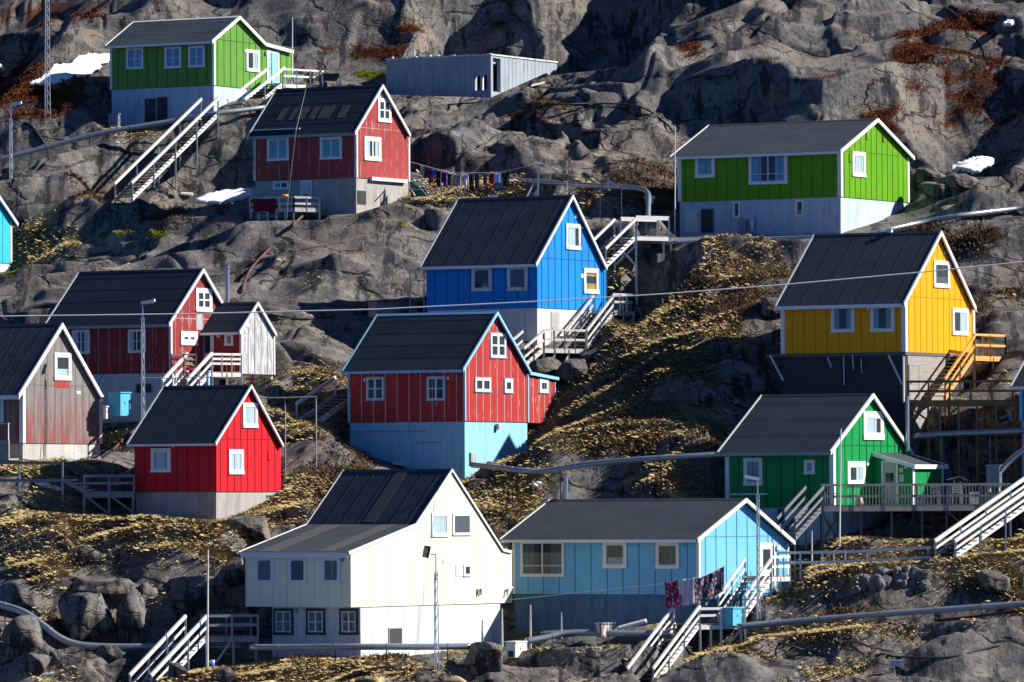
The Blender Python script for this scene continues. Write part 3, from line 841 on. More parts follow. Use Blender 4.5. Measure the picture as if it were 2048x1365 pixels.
MOSS = [(110,468,44,10,1),(235,1052,60,13,.9),(345,1153,26,7,1),(740,150,30,8,.9),(1000,58,24,8,.8),(1080,210,80,16,.6),(120,1190,40,14,.6),(500,1040,20,40,.7),(805,432,22,26,.6),(1580,1190,60,8,.8),(270,470,90,8,.5),(1470,570,30,10,.5),(1360,1295,60,10,.5),(40,545,40,10,.5),(550,960,20,14,.5),(1790,270,30,10,.3)]
br = fbm(XX / 1.3, YY / 1.6, 131, 4); br2 = fbm(XX / .5, YY / .6, 171, 3)
crack = (1 - sstep(.02, .14, f2 - f1)) * .6 + (1 - sstep(.02, .10, f2b - f1b)) * .35 * roughm
dzy = np.gradient(ZF, axis=0) / np.gradient(GY)[:, None]; dzx = np.gradient(ZF, axis=1) / np.gradient(GX)[None, :]
slope = np.hypot(dzx, dzy)
flat = 1 - sstep(.75, 1.5, slope)
far_ = sstep(300, 300.1, YY) * 0
base_g = np.where((PY > 380), .06, 0.0)
def cover(lst, cr, k=.62):
    k = k + .03
    m = blob(lst)
    m = np.clip(m + crack * cr * (m > .02) + base_g * 0, 0, 1.2)
    return sstep(k - .22, k + .2, m * (.55 + .45 * flat) + br * .34 + br2 * .10 - .02 + 0 * m) * sstep(.01, .08, m) * (.35 + .65 * flat)
G_STRAW = cover(STRAW, .5, .50); G_HEATH = cover(HEATH, .4, .52); G_RUST = cover(RUST, .4, .50); G_MOSS = cover(MOSS, .2, .50)
G_STRAW = np.maximum(G_STRAW, sstep(.62, .8, crack + br * .25) * flat * .8 * sstep(330, 520, PY))
inh = np.zeros(XX.shape, bool)
for h in H.values():
    qx = (XX - h.P.x) * h.v.x + (YY - h.P.y) * h.v.y; qy = (XX - h.P.x) * h.u.x + (YY - h.P.y) * h.u.y
    inh |= (qx > -.15) & (qx < h.W + .2) & (qy > -.15) & (qy < h.L + .2)
for g in (G_STRAW, G_HEATH, G_RUST, G_MOSS): g[inh] = 0

def grid_mesh(name, X, Y, Z, mat, kind='structure'):
    ny, nx = X.shape
    me = bpy.data.meshes.new(name)
    co = np.stack([X, Y, Z], -1).reshape(-1, 3).astype(np.float32)
    idx = np.arange(ny * nx).reshape(ny, nx)
    q = np.stack([idx[:-1, :-1], idx[:-1, 1:], idx[1:, 1:], idx[1:, :-1]], -1).reshape(-1, 4)
    me.vertices.add(len(co)); me.vertices.foreach_set("co", co.ravel())
    me.loops.add(q.size); me.loops.foreach_set("vertex_index", q.ravel().astype(np.int32))
    me.polygons.add(len(q)); me.polygons.foreach_set("loop_start", (np.arange(len(q)) * 4).astype(np.int32))
    me.polygons.foreach_set("use_smooth", np.ones(len(q), bool))
    me.update(calc_edges=True)
    me.materials.append(mat)
    o = bpy.data.objects.new(name, me); COL.objects.link(o)
    if kind: o["kind"] = kind
    return o

def rock_material():
    m, nt, b = new_mat('hillside_rock')
    L = nt.links.new
    big = noise_tex(nt, .16, 6, .6)
    med = noise_tex(nt, .7, 12, .72, (1, 1, 1.3), off=(4, 4, 4))
    fine = noise_tex(nt, 3.2, 10, .78, off=(1, 8, 3))
    speck = noise_tex(nt, 8, 8, .8, off=(2, 0, 3))
    streak = noise_tex(nt, .75, 9, .72, (1.5, .30, .45), off=(8, 3, 1))
    c = mixc(nt, ramp(nt, med, .42, .60), (.080, .076, .078), (.200, .187, .178))
    c = mixc(nt, ramp(nt, big, .50, .62), c, (.195, .162, .132))
    c = mixc(nt, ramp(nt, fine, .50, .62), c, (.058, .055, .058))
    c = mixc(nt, ramp(nt, speck, .54, .64), c, (.28, .265, .25))
    c = mixc(nt, ramp(nt, streak, .53, .57), c, (.030, .029, .034))
    pk = noise_tex(nt, .35, 5, .6, off=(21, 4, 9))
    c = mixc(nt, ramp(nt, pk, .62, .76), c, (.21, .145, .115))
    # soil-filled joints in the rock
    def joints(scale, wid, sc3):
        tc = nt.nodes.new("ShaderNodeTexCoord"); mp = nt.nodes.new("ShaderNodeMapping"); mp.inputs['Scale'].default_value = sc3; mp.inputs['Rotation'].default_value = (0, 0, .25)
        L(tc.outputs['Object'], mp.inputs[0])
        nz = nt.nodes.new("ShaderNodeTexNoise"); nz.inputs['Scale'].default_value = .5; nz.inputs['Detail'].default_value = 6; L(mp.outputs[0], nz.inputs[0])
        ad = nt.nodes.new("ShaderNodeVectorMath"); ad.operation = 'MULTIPLY_ADD'; L(nz.outputs[1], ad.inputs[0]); ad.inputs[1].default_value = (2.6, 2.6, 2.6); L(mp.outputs[0], ad.inputs[2])
        vo = nt.nodes.new("ShaderNodeTexVoronoi"); vo.feature = 'DISTANCE_TO_EDGE'; vo.inputs['Scale'].default_value = scale; L(ad.outputs[0], vo.inputs['Vector'])
        return ramp(nt, vo.outputs['Distance'], 0, wid, (1,1,1,1), (0,0,0,1))
    jt = joints(.20, .026, (.55, 1.1, 1.2)); jt2 = joints(.55, .03, (.6, 1, 1.3))
    jm = nt.nodes.new("ShaderNodeMath"); jm.operation = 'MULTIPLY'; L(jt2, jm.inputs[0]); L(ramp(nt, big, .48, .6), jm.inputs[1])
    jx = nt.nodes.new("ShaderNodeMath"); jx.operation = 'MAXIMUM'; L(jt, jx.inputs[0]); L(jm.outputs[0], jx.inputs[1])
    keep = ramp(nt, noise_tex(nt, .45, 5, .65, off=(11, 2, 6)), .42, .52)
    jk = nt.nodes.new("ShaderNodeMath"); jk.operation = 'MULTIPLY'; L(jx.outputs[0], jk.inputs[0]); L(keep, jk.inputs[1]); jx = jk
    c = mixc(nt, jx.outputs[0], c, (.022, .020, .019))
    def att(n):
        a = nt.nodes.new("ShaderNodeAttribute"); a.attribute_name = n; return a.outputs['Fac']
    gn = noise_tex(nt, 5, 7, .7, off=(7, 7, 0)); gn2 = noise_tex(nt, 18, 4, .7, (1, .4, 1), off=(3, 1, 0))
    straw = mixc(nt, ramp(nt, gn, .35, .68), (.38, .28, .135), (.66, .51, .26))
    straw = mixc(nt, ramp(nt, gn2, .5, .8), straw, (.27, .20, .10))
    heath = mixc(nt, ramp(nt, gn, .35, .7), (.10, .068, .042), (.26, .165, .09))
    rust = mixc(nt, ramp(nt, gn, .35, .7), (.05, .018, .010), (.19, .060, .022))
    moss = mixc(nt, ramp(nt, gn, .35, .7), (.06, .075, .010), (.30, .27, .03))
    for nm, cc in (('straw', straw), ('heath', heath), ('rust', rust), ('moss', moss)):
        a = nt.nodes.new("ShaderNodeMath"); a.operation = 'ADD'
        L(att(nm), a.inputs[0])
        s2 = nt.nodes.new("ShaderNodeMath"); s2.operation = 'MULTIPLY_ADD'; L(gn, s2.inputs[0]); s2.inputs[1].default_value = .9; s2.inputs[2].default_value = -.45
        L(s2.outputs[0], a.inputs[1])
        c = mixc(nt, ramp(nt, a.outputs[0], .35, .62), c, cc)
    L(c, b.inputs['Base Color'])
    b.inputs['Roughness'].default_value = .82
    b.inputs['Specular IOR Level'].default_value = .3
    b1 = nt.nodes.new("ShaderNodeBump"); b1.inputs['Strength'].default_value = .8; b1.inputs['Distance'].default_value = .10; L(med, b1.inputs['Height'])
    b2 = nt.nodes.new("ShaderNodeBump"); b2.inputs['Strength'].default_value = .9; b2.inputs['Distance'].default_value = .08; L(fine, b2.inputs['Height']); L(b1.outputs[0], b2.inputs['Normal'])
    b3 = nt.nodes.new("ShaderNodeBump"); b3.invert = True; b3.inputs['Strength'].default_value = .8; b3.inputs['Distance'].default_value = .15
    L(jx.outputs[0], b3.inputs['Height']); L(b2.outputs[0], b3.inputs['Normal'])
    soft = nt.nodes.new("ShaderNodeMath"); soft.operation = 'ADD'; soft.use_clamp = True; L(att('straw'), soft.inputs[0]); L(att('heath'), soft.inputs[1])
    for bb, st in ((b1, .8), (b2, .9), (b3, .8)):
        mm = nt.nodes.new("ShaderNodeMath"); mm.operation = 'MULTIPLY_ADD'; L(soft.outputs[0], mm.inputs[0]); mm.inputs[1].default_value = -st * .85; mm.inputs[2].default_value = st
        L(mm.outputs[0], bb.inputs['Strength'])
    L(b3.outputs[0], b.inputs['Normal'])
    return m
M['rock'] = rock_material()
# turf and heath lie as a soft mat over the roughness of the rock
GM = np.clip(G_STRAW + G_HEATH * .8 + G_MOSS * .5, 0, 1)
for _ in range(3):
    GM = (GM + np.roll(GM,1,0) + np.roll(GM,-1,0) + np.roll(GM,1,1) + np.roll(GM,-1,1)) / 5
ZS = ZF.copy()
for _ in range(14): ZS = (ZS + np.roll(ZS,1,0) + np.roll(ZS,-1,0) + np.roll(ZS,1,1) + np.roll(ZS,-1,1)) / 5
core = (XX > -33) & (XX < 33) & (YY > 284.6) & (YY < 392)
ZF = np.where(core, ZF + (ZS - ZF) * GM * .85, ZF)
hill = grid_mesh('hillside', XX, YY, ZF, M['rock'])
for nm, g in (('straw', G_STRAW), ('heath', G_HEATH), ('rust', G_RUST), ('moss', G_MOSS)):
    a = hill.data.attributes.new(nm, 'FLOAT', 'POINT')
    a.data.foreach_set('value', g.ravel().astype(np.float32))
# ------------------------------------------------------------------ the houses themselves
# ---- top left: pale green, lean-to on the right of its gable
h = H['g1']
P1 = paint('pale_green_paint', (.115, .31, .045), (.42, .52, .36), .24)
h.walls(P1, batten=paint('dark_green_batten', (.045, .13, .02), (.2,.3,.1), .2), gap=.70, bw=.03, joint=True)
h.roofing(M['felt_grey'], M['white'], seams='across', gap=1.6, ridge=M['white'])
h.corners(M['white'])
h.foundation(M['plaster_blue'])
for px in ((253,96,287,139),(330,94,363,137),(377,92,410,135)):
    h.window('e', px, 2, 2, cur='cur_blue', cw=.10)
h.window('g', (492,100,518,144), 1, 1, cur='cur_white', curt='right', cw=.16)
h.door('g', (533,102,557,170), M['cur_teal'], cw=.16, panels=True)
h.panel('g', (529.5,103,532.5,110), 'wall_lamp', M['white'], d=.14)
h.panel('g', (488.5,99.5,491.5,105), 'vent_cover', M['white'])
h.door('e', (289,197,312,245), paint('dark_green_door', (.03,.06,.055)), frame='grey_trim', cw=.03, n0=-.045)
h.hole('e', (314,195,334,244), n0=-.045)
h.panel('e', (263,199,271,219), 'meter_box', M['plaster_blue'], n0=-.05, d=.14)

# ---- red, upper middle
h = H['r2']
P2 = paint('faded_red_paint', (.38, .05, .048), (.50, .34, .32), .26, var=.3)
h.walls(P2, batten=paint('worn_pink_batten', (.42, .16, .15), (.55,.5,.48), .5), gap=.66, bw=.028, bh=.015)
h.roofing(M['felt_dark'], M['white'], seams='across', gap=.85, fm=M['grey_trim'])
h.corners(M['wornwhite'])
h.foundation(M['concrete'])
for px in ((535,276,578,322),(641,274,684,319)):
    h.window('e', px, 2, 1, cur='cur_teal', cw=.10)
h.window('g', (755,197,781,245), 2, 2, cw=.14, sash_w=.09)
h.window('g', (728,274,761,322), 2, 1, cw=.18, cur='cur_white', curt='sides', sash_w=.07)
h.window('e', (546,363,577,379), 2, 1, cw=.06, n0=-.045, cur='cur_grey', curt='left')
h.door('e', (601,361,623,392), M['plaster_blue'], cw=.06, n0=-.045, hside=0)
h.panel('g', (716,382,733,409), 'cellar_hatch', M['black'], n0=-.05)
h.panel('g', (739,357,810,364), 'shelf_board', M['wornwhite'], d=.18, detail=False)
h.panel('g', (757,187,779,196), 'bare_board', M['concrete_grey'], d=.012, detail=False)
mb = MB()                                                       # wooden roof ladder rail lying on the felt
x0, z0 = h.roof[0]; x1, z1 = h.roof[1]
f_ = .11
mb.bar((x0+(x1-x0)*f_, 3.6, z0+(z1-z0)*f_+.05), (x0+(x1-x0)*f_, h.L-.1, z0+(z1-z0)*f_+.05), .09, .06)
h.part(mb, 'snow_guard', M['wornwhite'])
for a, b_ in ((.5, 1.0), (1.5, 2.3), (2.5, 2.9), (3.2, 3.7), (3.9,4.2),(4.6, 5.0)):
    h.patch(a + .6, b_ + .6, 0, .32, .58)

# ---- grass green, upper right
h = H['g4']
P4 = paint('grass_green_paint', (.115, .340, .003), (.2,.45,.08), .08)
h.walls(P4, batten=paint('grass_green_batten', (.06,.21,.008), (.1,.3,.03), .1), gap=.66, bw=.03)
h.roofing(M['felt_grey'], M['white'], seams='down', gap=1.05)
h.corners(M['white'], wd=.2)
h.foundation(M['plaster_blue'])
h.window('e', (1391,310,1430,356), 1, 1, cw=.16, cur='cur_teal')
h.window('e', (1498,306,1575,369), 2, 2, cw=.14, cur='cur_blue', rows=(0,.30,1), curt='sides')
h.window('g', (1704,304,1730,354), 1, 1, cw=.19, cur='cur_white')
for (x, y) in ((1731.5,263),(1765,268),(1697.5,308)):
    mb = MB(); a, z = h.face('g', x, y)
    mb.box((a, -.04, z-.42), (a+.05, -.005, z)); mb.box((a, -.04, z-.46), (a+.26, -.006, z-.42))
    h.part(mb, 'wall_hook', M['black'])
h.door('e', (1369,419,1397,465), M['plaster'], frame=None, cw=.02, n0=-.045, cross=True, handle=None)
h.hole('e', (1402,419,1426,466), n0=-.045)
h.window('e', (1466,403,1480,436), 1, 1, cw=.07, n0=-.045)
h.window('e', (1591,400,1607,434), 1, 1, cw=.07, n0=-.045, cur='cur_grey', curt='low')
h.panel('e', (1463,436,1482,471), 'meter_box', M['plaster_blue'], n0=-.05, d=.25)
h.panel('e', (1482,438,1495,472), 'meter_box', M['grey_trim'], n0=-.05, d=.3)
mb = MB(); a, z = h.face('e', 1507, 460); mb.tube([(-.1, a, z), (-.1, a, z+.55)], .12, 10); h.part(mb, 'gas_bottle', M['steel'])

# ---- bright blue, middle
h = H['b5']
P5 = paint('bright_blue_paint', (.006, .25, .72), (.12,.42,.75), .22)
h.walls(P5, batten=paint('deep_blue_batten', (.008,.10,.40), (.1,.3,.6), .2), gap=.72, bw=.032)
h.roofing(M['felt'], M['white'], seams='down', gap=1.0)
h.foundation(M['boards_white'], inset=.04)
for px, t in (((944,534,984,583), None), ((1015,532,1056,582), 'cur_dark')):
    h.window('e', px, 1, 1, frame='wornwhite', sash='wornwhite', cw=.15, cur=t)
h.window('g', (1131,448,1160,500), 1, 1, frame='wornwhite', sash='wornwhite', cw=.18, cur='cur_white', curt='wide')
h.window('g', (1167,537,1196,588), 1, 1, frame='wornwhite', sash='wornwhite', cw=.20, cur='cur_orange', curt='lowtop')
h.panel('g', (1149,429,1154,437), 'vent_cover', M['wornwhite'])
h.panel('g', (1162,453,1166,459), 'vent_cover', M['wornwhite'])
h.panel('g', (1161,548,1166,556), 'vent_cover', M['wornwhite'])
h.door('g', (1103,624,1120,686), M['concrete_grey'], frame=None, cw=.02, n0=-.035, handle='iron')
mb = MB(); a, z = h.face('g', 1146, 391)
mb.tube([(h.roof[1][0], h.L*.02, z-.1), (h.roof[1][0], h.L*.02, z+.75)], .02, 6); h.part(mb, 'aerial', M['steel'])

# ---- red with light blue trim, centre
h = H['r6']
P6 = paint('signal_red_paint', (.43, .036, .036), (.58,.40,.36), .26, var=.25)
B6 = paint('flaking_red_batten', (.50, .14, .13), (.62,.58,.55), .75)
h.walls(P6, batten=B6, gap=.70, bw=.03, bh=.014, joint=False)
h.roofing(M['felt_dark'], M['ltblue_trim'], seams='across', gap=1.1, fm=M['ltblue_trim'], bw=.15, ridge=M['ltblue_trim'])
h.corners(M['ltblue_trim'], wd=.08)
h.foundation(M['plaster_sky'])
for px in ((733,754,769,802),(854,753,891,802)):
    h.window('e', px, 2, 2, frame='ltblue_trim', cw=.07, sash_w=.06)
h.window('g', (980,666,1011,717), 2, 2, frame='ltblue_trim', cw=.05, sash_w=.12)
h.window('g', (949,755,981,785), 2, 1, frame='ltblue_trim', cw=.05, sash_w=.12)
h.window('g', (1008,757,1025,787), 1, 1, frame='ltblue_trim', cw=.05, sash_w=.16)
h.panel('e', (727,757,731,763), 'vent_cover', M['white']); h.panel('e', (894,754,898,760), 'vent_cover', M['white'])
h.panel('g', (1012,672,1016,678), 'vent_cover', M['white'])
h.panel('g', (992,848,996,860), 'drain_spout', M['concrete_grey'], d=.15)
h.panel('g', (941,905,950,930), 'drain_cover', M['concrete_grey'], n0=-.05, d=.1)
for px in ((700,862,853,865),(832,884,877,887)):
    h.panel('e', px, 'stain_ledge', M['grey_trim'], n0=-.05, d=.02, detail=False)
W = h.W                                                         # lean-to store on posts at the far corner
al, zl0 = h.face('g', 1113, 847); a2, zt1 = h.face('g', 1061, 746); a3, zt2 = h.face('g', 1116, 757)
mb = MB(); yl = 2.4
mb.prism([(W + .004, .06, zl0), (al, .06, zl0), (al, .06, zt2 - .06), (W + .004, .06, zt1 - .06)], (0, yl, 0)); mb.cur = 1
for k in range(1, 5):
    x = W + (al - W) * k / 5; mb.box((x-.015, .046, zl0), (x+.015, .07, zt1 + (zt2-zt1)*k/5 - .08))
h.part(mb, 'store_wall', [P6, B6])
mb = MB(); mb.prism([(W + .004, -.06, zt1 - .06), (al + .12, -.06, zt2 - .07), (al + .12, -.06, zt2 + .03), (W + .004, -.06, zt1 + .04)], (0, yl + .2, 0)); h.part(mb, 'store_roof', M['felt_dark'])
mb = MB(); mb.prism([(W + .006, -.10, zt1 - .1), (al + .14, -.10, zt2 - .11), (al + .14, -.10, zt2 + .05), (W + .006, -.10, zt1 + .06)], (0, .036, 0)); h.part(mb, 'bargeboard', M['ltblue_trim'])
mb = MB(); mb.box((al - .08, .035, zl0), (al + .02, .058, zt2 - .12)); h.part(mb, 'corner_board', M['ltblue_trim'])
for x, y in ((al - .1, .15), (al - .1, yl - .15)):
    mb = MB(); mb.bar((x, y, zl0 - 2.6), (x, y, zl0), .11, .11); h.part(mb, 'post', M['rail'])
mb = MB(); mb.bar((W + .06, .12, zl0 - 1.5), (al + .5, .12, zl0 - .3), .05, .14, (0, 1, 0)); h.part(mb, 'brace', M['rail'])
mb = MB(); mb.bar((W + .06, .2, zl0 - 1.75), (al + .05, .2, zl0 - 1.55), .05, .12, (0, 1, 0)); h.part(mb, 'brace', M['rail'])
_l, _r = h.along(0, 0, h.u), None
a, z = h.face('g', 1089, 770)
class _S: pass
h.window('g', (1080,758,1098,787), 1, 1, frame='ltblue_trim', cw=.05, sash_w=.16, n0=-.06)

# ---- dark red with a grey porch, left
h = H['r7']
P7 = paint('peeling_red_paint', (.30, .034, .036), (.42,.36,.34), .30, var=.3)
B7 = paint('peeling_batten', (.30, .10, .10), (.5,.45,.44), .6)
h.walls(P7, batten=B7, gap=.66, bw=.03, bh=.014)
h.roofing(M['felt_dark'], M['white'], seams='across', gap=1.0, fm=M['grey_trim'])
h.corners(M['white'], wd=.10, right=False)
h.foundation(M['plaster_blue'])
for px in ((145,660,180,708),(257,659,292,706)):
    h.window('e', px, 2, 2, cur='cur_white', curt='sides', cw=.08)
h.window('g', (391,577,423,624), 2, 2, cw=.15, sash_w=.10)
h.window('g', (361,663,394,691), 2, 1, cw=.16, sash_w=.14)
h.hole('e', (272,769,302,786), name='vent_opening', n0=-.045)
h.panel('g', (393,628,405,660), 'grey_patch', M['concrete_grey'], d=.016, detail=False, label='bare grey boards patched into the red gable')
p = PORCH
PG = paint('silvered_boards', (.36, .37, .39), (.54,.55,.56), .55, .8, var=.3)
mb = MB(); Wp, Lp = p.W, p.L
xs = [0, p.roof[1][0], Wp]
mb.prism([(Wp, 0, 0), (0, 0, 0)] + [(x, 0, p.zr(x) - .12) for x in xs], (0, .12, 0)); mb.cur = 1
for k in range(1, 5):
    x = Wp * k / 5 + random.uniform(-.03, .03); mb.box((x - .014, -.014, .01), (x + .014, .002, p.zr(x) - .2))
p.part(mb, 'porch_wall', [PG, plain('dark_gap', (.12,.12,.125), .9)], label='grey weathered porch gable')
P7s = paint('porch_red_paint', (.30, .022, .03), (.3,.1,.1), .1)
mb = MB(); mb.box((0, .121, 0), (.1, Lp, p.zr(0) - .12)); mb.box((.1, .125, .0), (Wp - .02, Lp, .1)); mb.box((Wp - .12, .125, .1), (Wp - .02, Lp, p.zr(Wp) - .12))
p.part(mb, 'porch_wall', P7s, label='red porch side wall with the entrance door')
p.roofing(M['felt_dark'], M['white'], seams='across', gap=.9, bw=.15)
p.corners(M['white'], wd=.09, left=False)
p.door('e', (403,664,428,738), M['white'], pane=(.28,.72,.42,.9), cw=.07, n0=.002)
p.window('e', (450,667,467,692), 1, 1, cw=.09, cur='cur_grey')
p.panel('e', (436,668,442,675), 'wall_lamp', M['white'], d=.12)
p.panel('g', (492,647,498,655), 'vent_cover', M['white']); p.panel('g', (489.5,662,493,667), 'vent_cover', M['white'])
for x, y in ((.1, .15), (Wp - .1, .15)):
    mb = MB(); mb.bar((x, y, -3.2), (x, y, -.01), .13, .13); p.part(mb, 'post', M['rail'])
mb = MB(); q0 = H['r7'].world(0, 0, 0)
a, z = h.face('g', 455, 607, -3.0); at0, zt = h.face('g', 455, 537, -3.0)
mb.tube([(a, 3.0, z - 2.2), (a, 3.0, zt)], .105, 12); mb.tube([(a, 3.0, zt), (a, 3.0, zt + .12)], .14, 12)
mb.tube([(a, 3.0, zt - 1.1), (a, 3.0, zt - 1.05)], .12, 12); mb.tube([(a, 3.0, zt - .5), (a, 3.0, zt - .45)], .12, 12)
h.part(mb, 'stove_pipe', M['steel'])

# ---- weathered grey with red remnants, left edge
h = H['y8']
def flaked(name):
    m, nt, b = new_mat(name)
    n1 = noise_tex(nt, 3.0, 8, .72, (1.6, 1.6, .13)); n2 = noise_tex(nt, 7, 6, .7, (1, 1, .06), off=(3,2,1)); n3 = noise_tex(nt, .8, 3, .5, (1,1,.5), off=(5,5,1))
    c = mixc(nt, ramp(nt, n2, .35, .7), (.245, .225, .22), (.135, .125, .122))
    tc = nt.nodes.new("ShaderNodeTexCoord"); sp = nt.nodes.new("ShaderNodeSeparateXYZ"); nt.links.new(tc.outputs['Object'], sp.inputs[0])
    a = nt.nodes.new("ShaderNodeMath"); a.operation = 'MULTIPLY_ADD'; nt.links.new(sp.outputs[2], a.inputs[0]); a.inputs[1].default_value = -.055; nt.links.new(n1, a.inputs[2])
    a2 = nt.nodes.new("ShaderNodeMath"); a2.operation = 'MULTIPLY_ADD'; nt.links.new(n3, a2.inputs[0]); a2.inputs[1].default_value = .35; nt.links.new(a.outputs[0], a2.inputs[2])
    c = mixc(nt, ramp(nt, a2.outputs[0], .49, .66), c, (.22, .06, .055))
    nt.links.new(c, b.inputs['Base Color']); b.inputs['Roughness'].default_value = .85; bump(nt, b, n2, .3, .01)
    return m
P8 = flaked('bare_boards_with_red_flakes')
mb = MB()
h.walls(P8, batten=plain('dark_board_gap', (.11,.10,.10), .9), gap=.62, bw=.022, bh=.012)
h.roofing(M['felt'], M['white'], seams='down', gap=.62, bw=.24)
h.corners(M['white'], wd=.20)
h.foundation(concrete('boarded_base', (.50,.49,.47), (.36,.35,.34), .5))
h.window('g', (108,706,141,761), 1, 1, cw=.19, cur='cur_white', curt='low')
h.panel('g', (109,762,138,776), 'red_board', paint('fresh_red_board', (.40,.05,.05)), d=.016, detail=False)
h.panel('g', (152,783,160,789), 'vent_cover', M['white'])
h.window('e', (-8,794,7,845), 1, 1, cw=.10, cur='cur_blue')
a0, a1, z0, z1 = h.rect('e', -170, 868, 40, 922)
mb = MB(); h.fbox(mb, 'e', a0 + .0, a1, .9, 1.0, z0, z1 - .35); h.fbox(mb, 'e', a0, a1, .1, .9, z0, z0 + .1)
h.part(mb, 'balcony_front', M['boards_grey'])
mb = MB()
for k in range(6):
    a = a0 + .05 + (a1 - a0 - .1) * k / 5
    mb.bar(h.fpt('e', a, .95, z1 - .35), h.fpt('e', a, .95, z1 + .45), .05, .05)
mb.bar(h.fpt('e', a0, .95, z1 + .47), h.fpt('e', a1, .95, z1 + .47), .07, .05)
h.part(mb, 'balcony_rail', M['rail_white'])
mb = MB(); mb.tube([(h.W*.35, h.L*.62, h.roof[1][1] - .9), (h.W*.35, h.L*.62, h.roof[1][1] + .55)], .09, 10)
h.part(mb, 'stove_pipe', M['steel'])

# ---- small bright red
h = H['r9']
P9 = paint('bright_red_paint', (.60, .010, .022), (.6,.2,.2), .05, var=.16)
h.walls(P9, batten=paint('bright_red_batten', (.34, .008, .016), (.3,.05,.05), .05), gap=.62, bw=.035)
h.roofing(M['felt_dark'], M['white'], seams='down', gap=1.1, bw=.12)
h.foundation(M['concrete'])
h.window('e', (303,897,342,945), 1, 1, cw=.13, cur='cur_white')
h.window('g', (485,806,514,856), 1, 1, cw=.17, cur='cur_white')
h.window('g', (457,899,486,949), 1, 1, cw=.17, cur='cur_white')
h.panel('e', (344,887,349,895), 'vent_cover', M['wornwhite'])
mb = MB(); a, z = h.face('g', 535, 904); mb.box((a,-.05,z-.35),(a+.05,-.004,z)); mb.box((a,-.05,z-.4),(a+.3,-.005,z-.35)); h.part(mb, 'wall_hook', P9)
h.panel('g', (534,991,553,995), 'base_beam', M['black'], n0=-.05, detail=False)

# ---- large cream house
h = H['w10']
P10 = paint('cream_paint', (.88, .86, .62), (.55,.55,.48), .06, var=.05)
B10 = paint('cream_batten', (.72, .71, .58), (.5,.5,.42), .08)
h.walls(P10, batten=B10, gap=.86, bw=.028, bh=.012, joint=False, egap=.78)
h.roofing(M['felt'], M['white'], seams='down', gap=.95, bw=.10, tw=.06)
h.patch(1.0, 1.8, 0, .02, .98); h.patch(4.2, 5.2, 0, .02, .98); h.patch(2.4, 3.1, 1, .04, .97)
mb = MB(); xa, za = h.roof[0]
mb.box((xa - .045, -.03, za - .26), (xa - .035, h.L + .03, za - .02)); h.part(mb, 'gutter_board', M['white'])
h.foundation(M['plaster'], x0=h.face('g', 721, 1215, -.05)[0], x1=h.face('g', 1000, 1215, -.05)[0], y1=h.L - .95)
for px in ((511,1114,548,1168),(577,1114,614,1168),(644,1114,681,1168)):
    h.window('e', px, 1, 1, cw=.13, cur='cur_dark' if px[0] != 577 else None)
h.window('g', (863,1026,896,1074), 1, 1, cw=.12, cur='cur_white')
h.window('g', (905,1027,941,1071), 1, 1, cw=.08, cur='cur_dark', curt='full')
h.window('g', (927,1129,941,1153), 1, 1, cw=.07)
h.panel('g', (912,1131,925,1153), 'shutter', M['white'])
xf = h.face('g', 721, 1215, -.05)[0]
for px in ((527,1218,566,1271),(592,1218,630,1271),(659,1218,696,1271)):
    h.window('e', px, 2, 2, frame='black_trim', cw=.12, n0=-xf, sash_w=.06, cur='cur_dark')
h.hole('g', (780,1258,804,1289), n0=-.045)
h.panel('g', (885,1120,889,1126), 'vent_cover', M['wornwhite'])
h.panel('e', (683,1117,688,1124), 'vent_cover', M['grey_trim'])
h.panel('e', (570,1218,575,1226), 'vent_cover', M['grey_trim'], n0=-xf)
mb = MB(); a, z = h.face('g', 954, 1190)
mb.box((a,-.12,z-.02),(a+.05,-.004,z+.25)); mb.box((a+.2,-.12,z-.02),(a+.25,-.004,z+.25)); mb.box((a,-.12,z+.25),(a+.25,-.005,z+.29)); h.part(mb, 'pipe_bracket', M['steel'])
mb = MB(); a, z = h.face('g', 1012, 1178); mb.tube([(a,-.12,z),(a+.35,-.12,z+.05)], .05, 8); mb.tube([(a,-.12,z),(a-.08,-.12,z-.3)], .05, 8); h.part(mb, 'drain_spout', M['steel'])

# ---- long light blue
h = H['b11']
P11 = paint('sky_blue_paint', (.18, .53, .82), (.50,.68,.76), .16)
h.walls(P11, batten=paint('shadow_blue_batten', (.10,.32,.48), (.2,.4,.5), .2), gap=.92, bw=.032)
h.roofing(M['felt_grey'], M['white'], seams='down', gap=1.0, bw=.16)
h.corners(M['white'], wd=.12)
h.foundation(concrete('dark_blue_base', (.09,.20,.34), (.05,.10,.18), .6))  # dark blue base with darker mottling
h.window('e', (1042,1082,1129,1154), 2, 2, cw=.10, rows=(0,.28,1), cur='cur_dark', curt='sides')
h.window('e', (1207,1083,1254,1137), 1, 1, cw=.15, cur='cur_grey', curt='low')
h.window('e', (1312,1084,1359,1138), 1, 1, cw=.15, cur=None)
h.door('g', (1516,1086,1549,1178), M['white'], pane=(.28,.72,.42,.86), cw=.14)
h.panel('g', (1550,1091,1556,1100), 'wall_lamp', M['white'], d=.15)
for px in ((1135,1087,1139,1093),(1260,1087,1264,1093),(1365,1087,1369,1093)):
    h.panel('e', px, 'vent_cover', P11)
mb = MB(); xm = h.roof[1][0]; a, z = h.face('e', 1096, 997, -xm)
y_ = h.L - .35
mb.tube([(xm + .3, y_, h.roof[1][1] - .5), (xm + .3, y_, h.roof[1][1] + 1.1)], .10, 12); mb.tube([(xm + .3, y_, h.roof[1][1] + 1.1), (xm + .3, y_, h.roof[1][1] + 1.17)], .13, 12)
h.part(mb, 'stove_pipe', M['steel'])

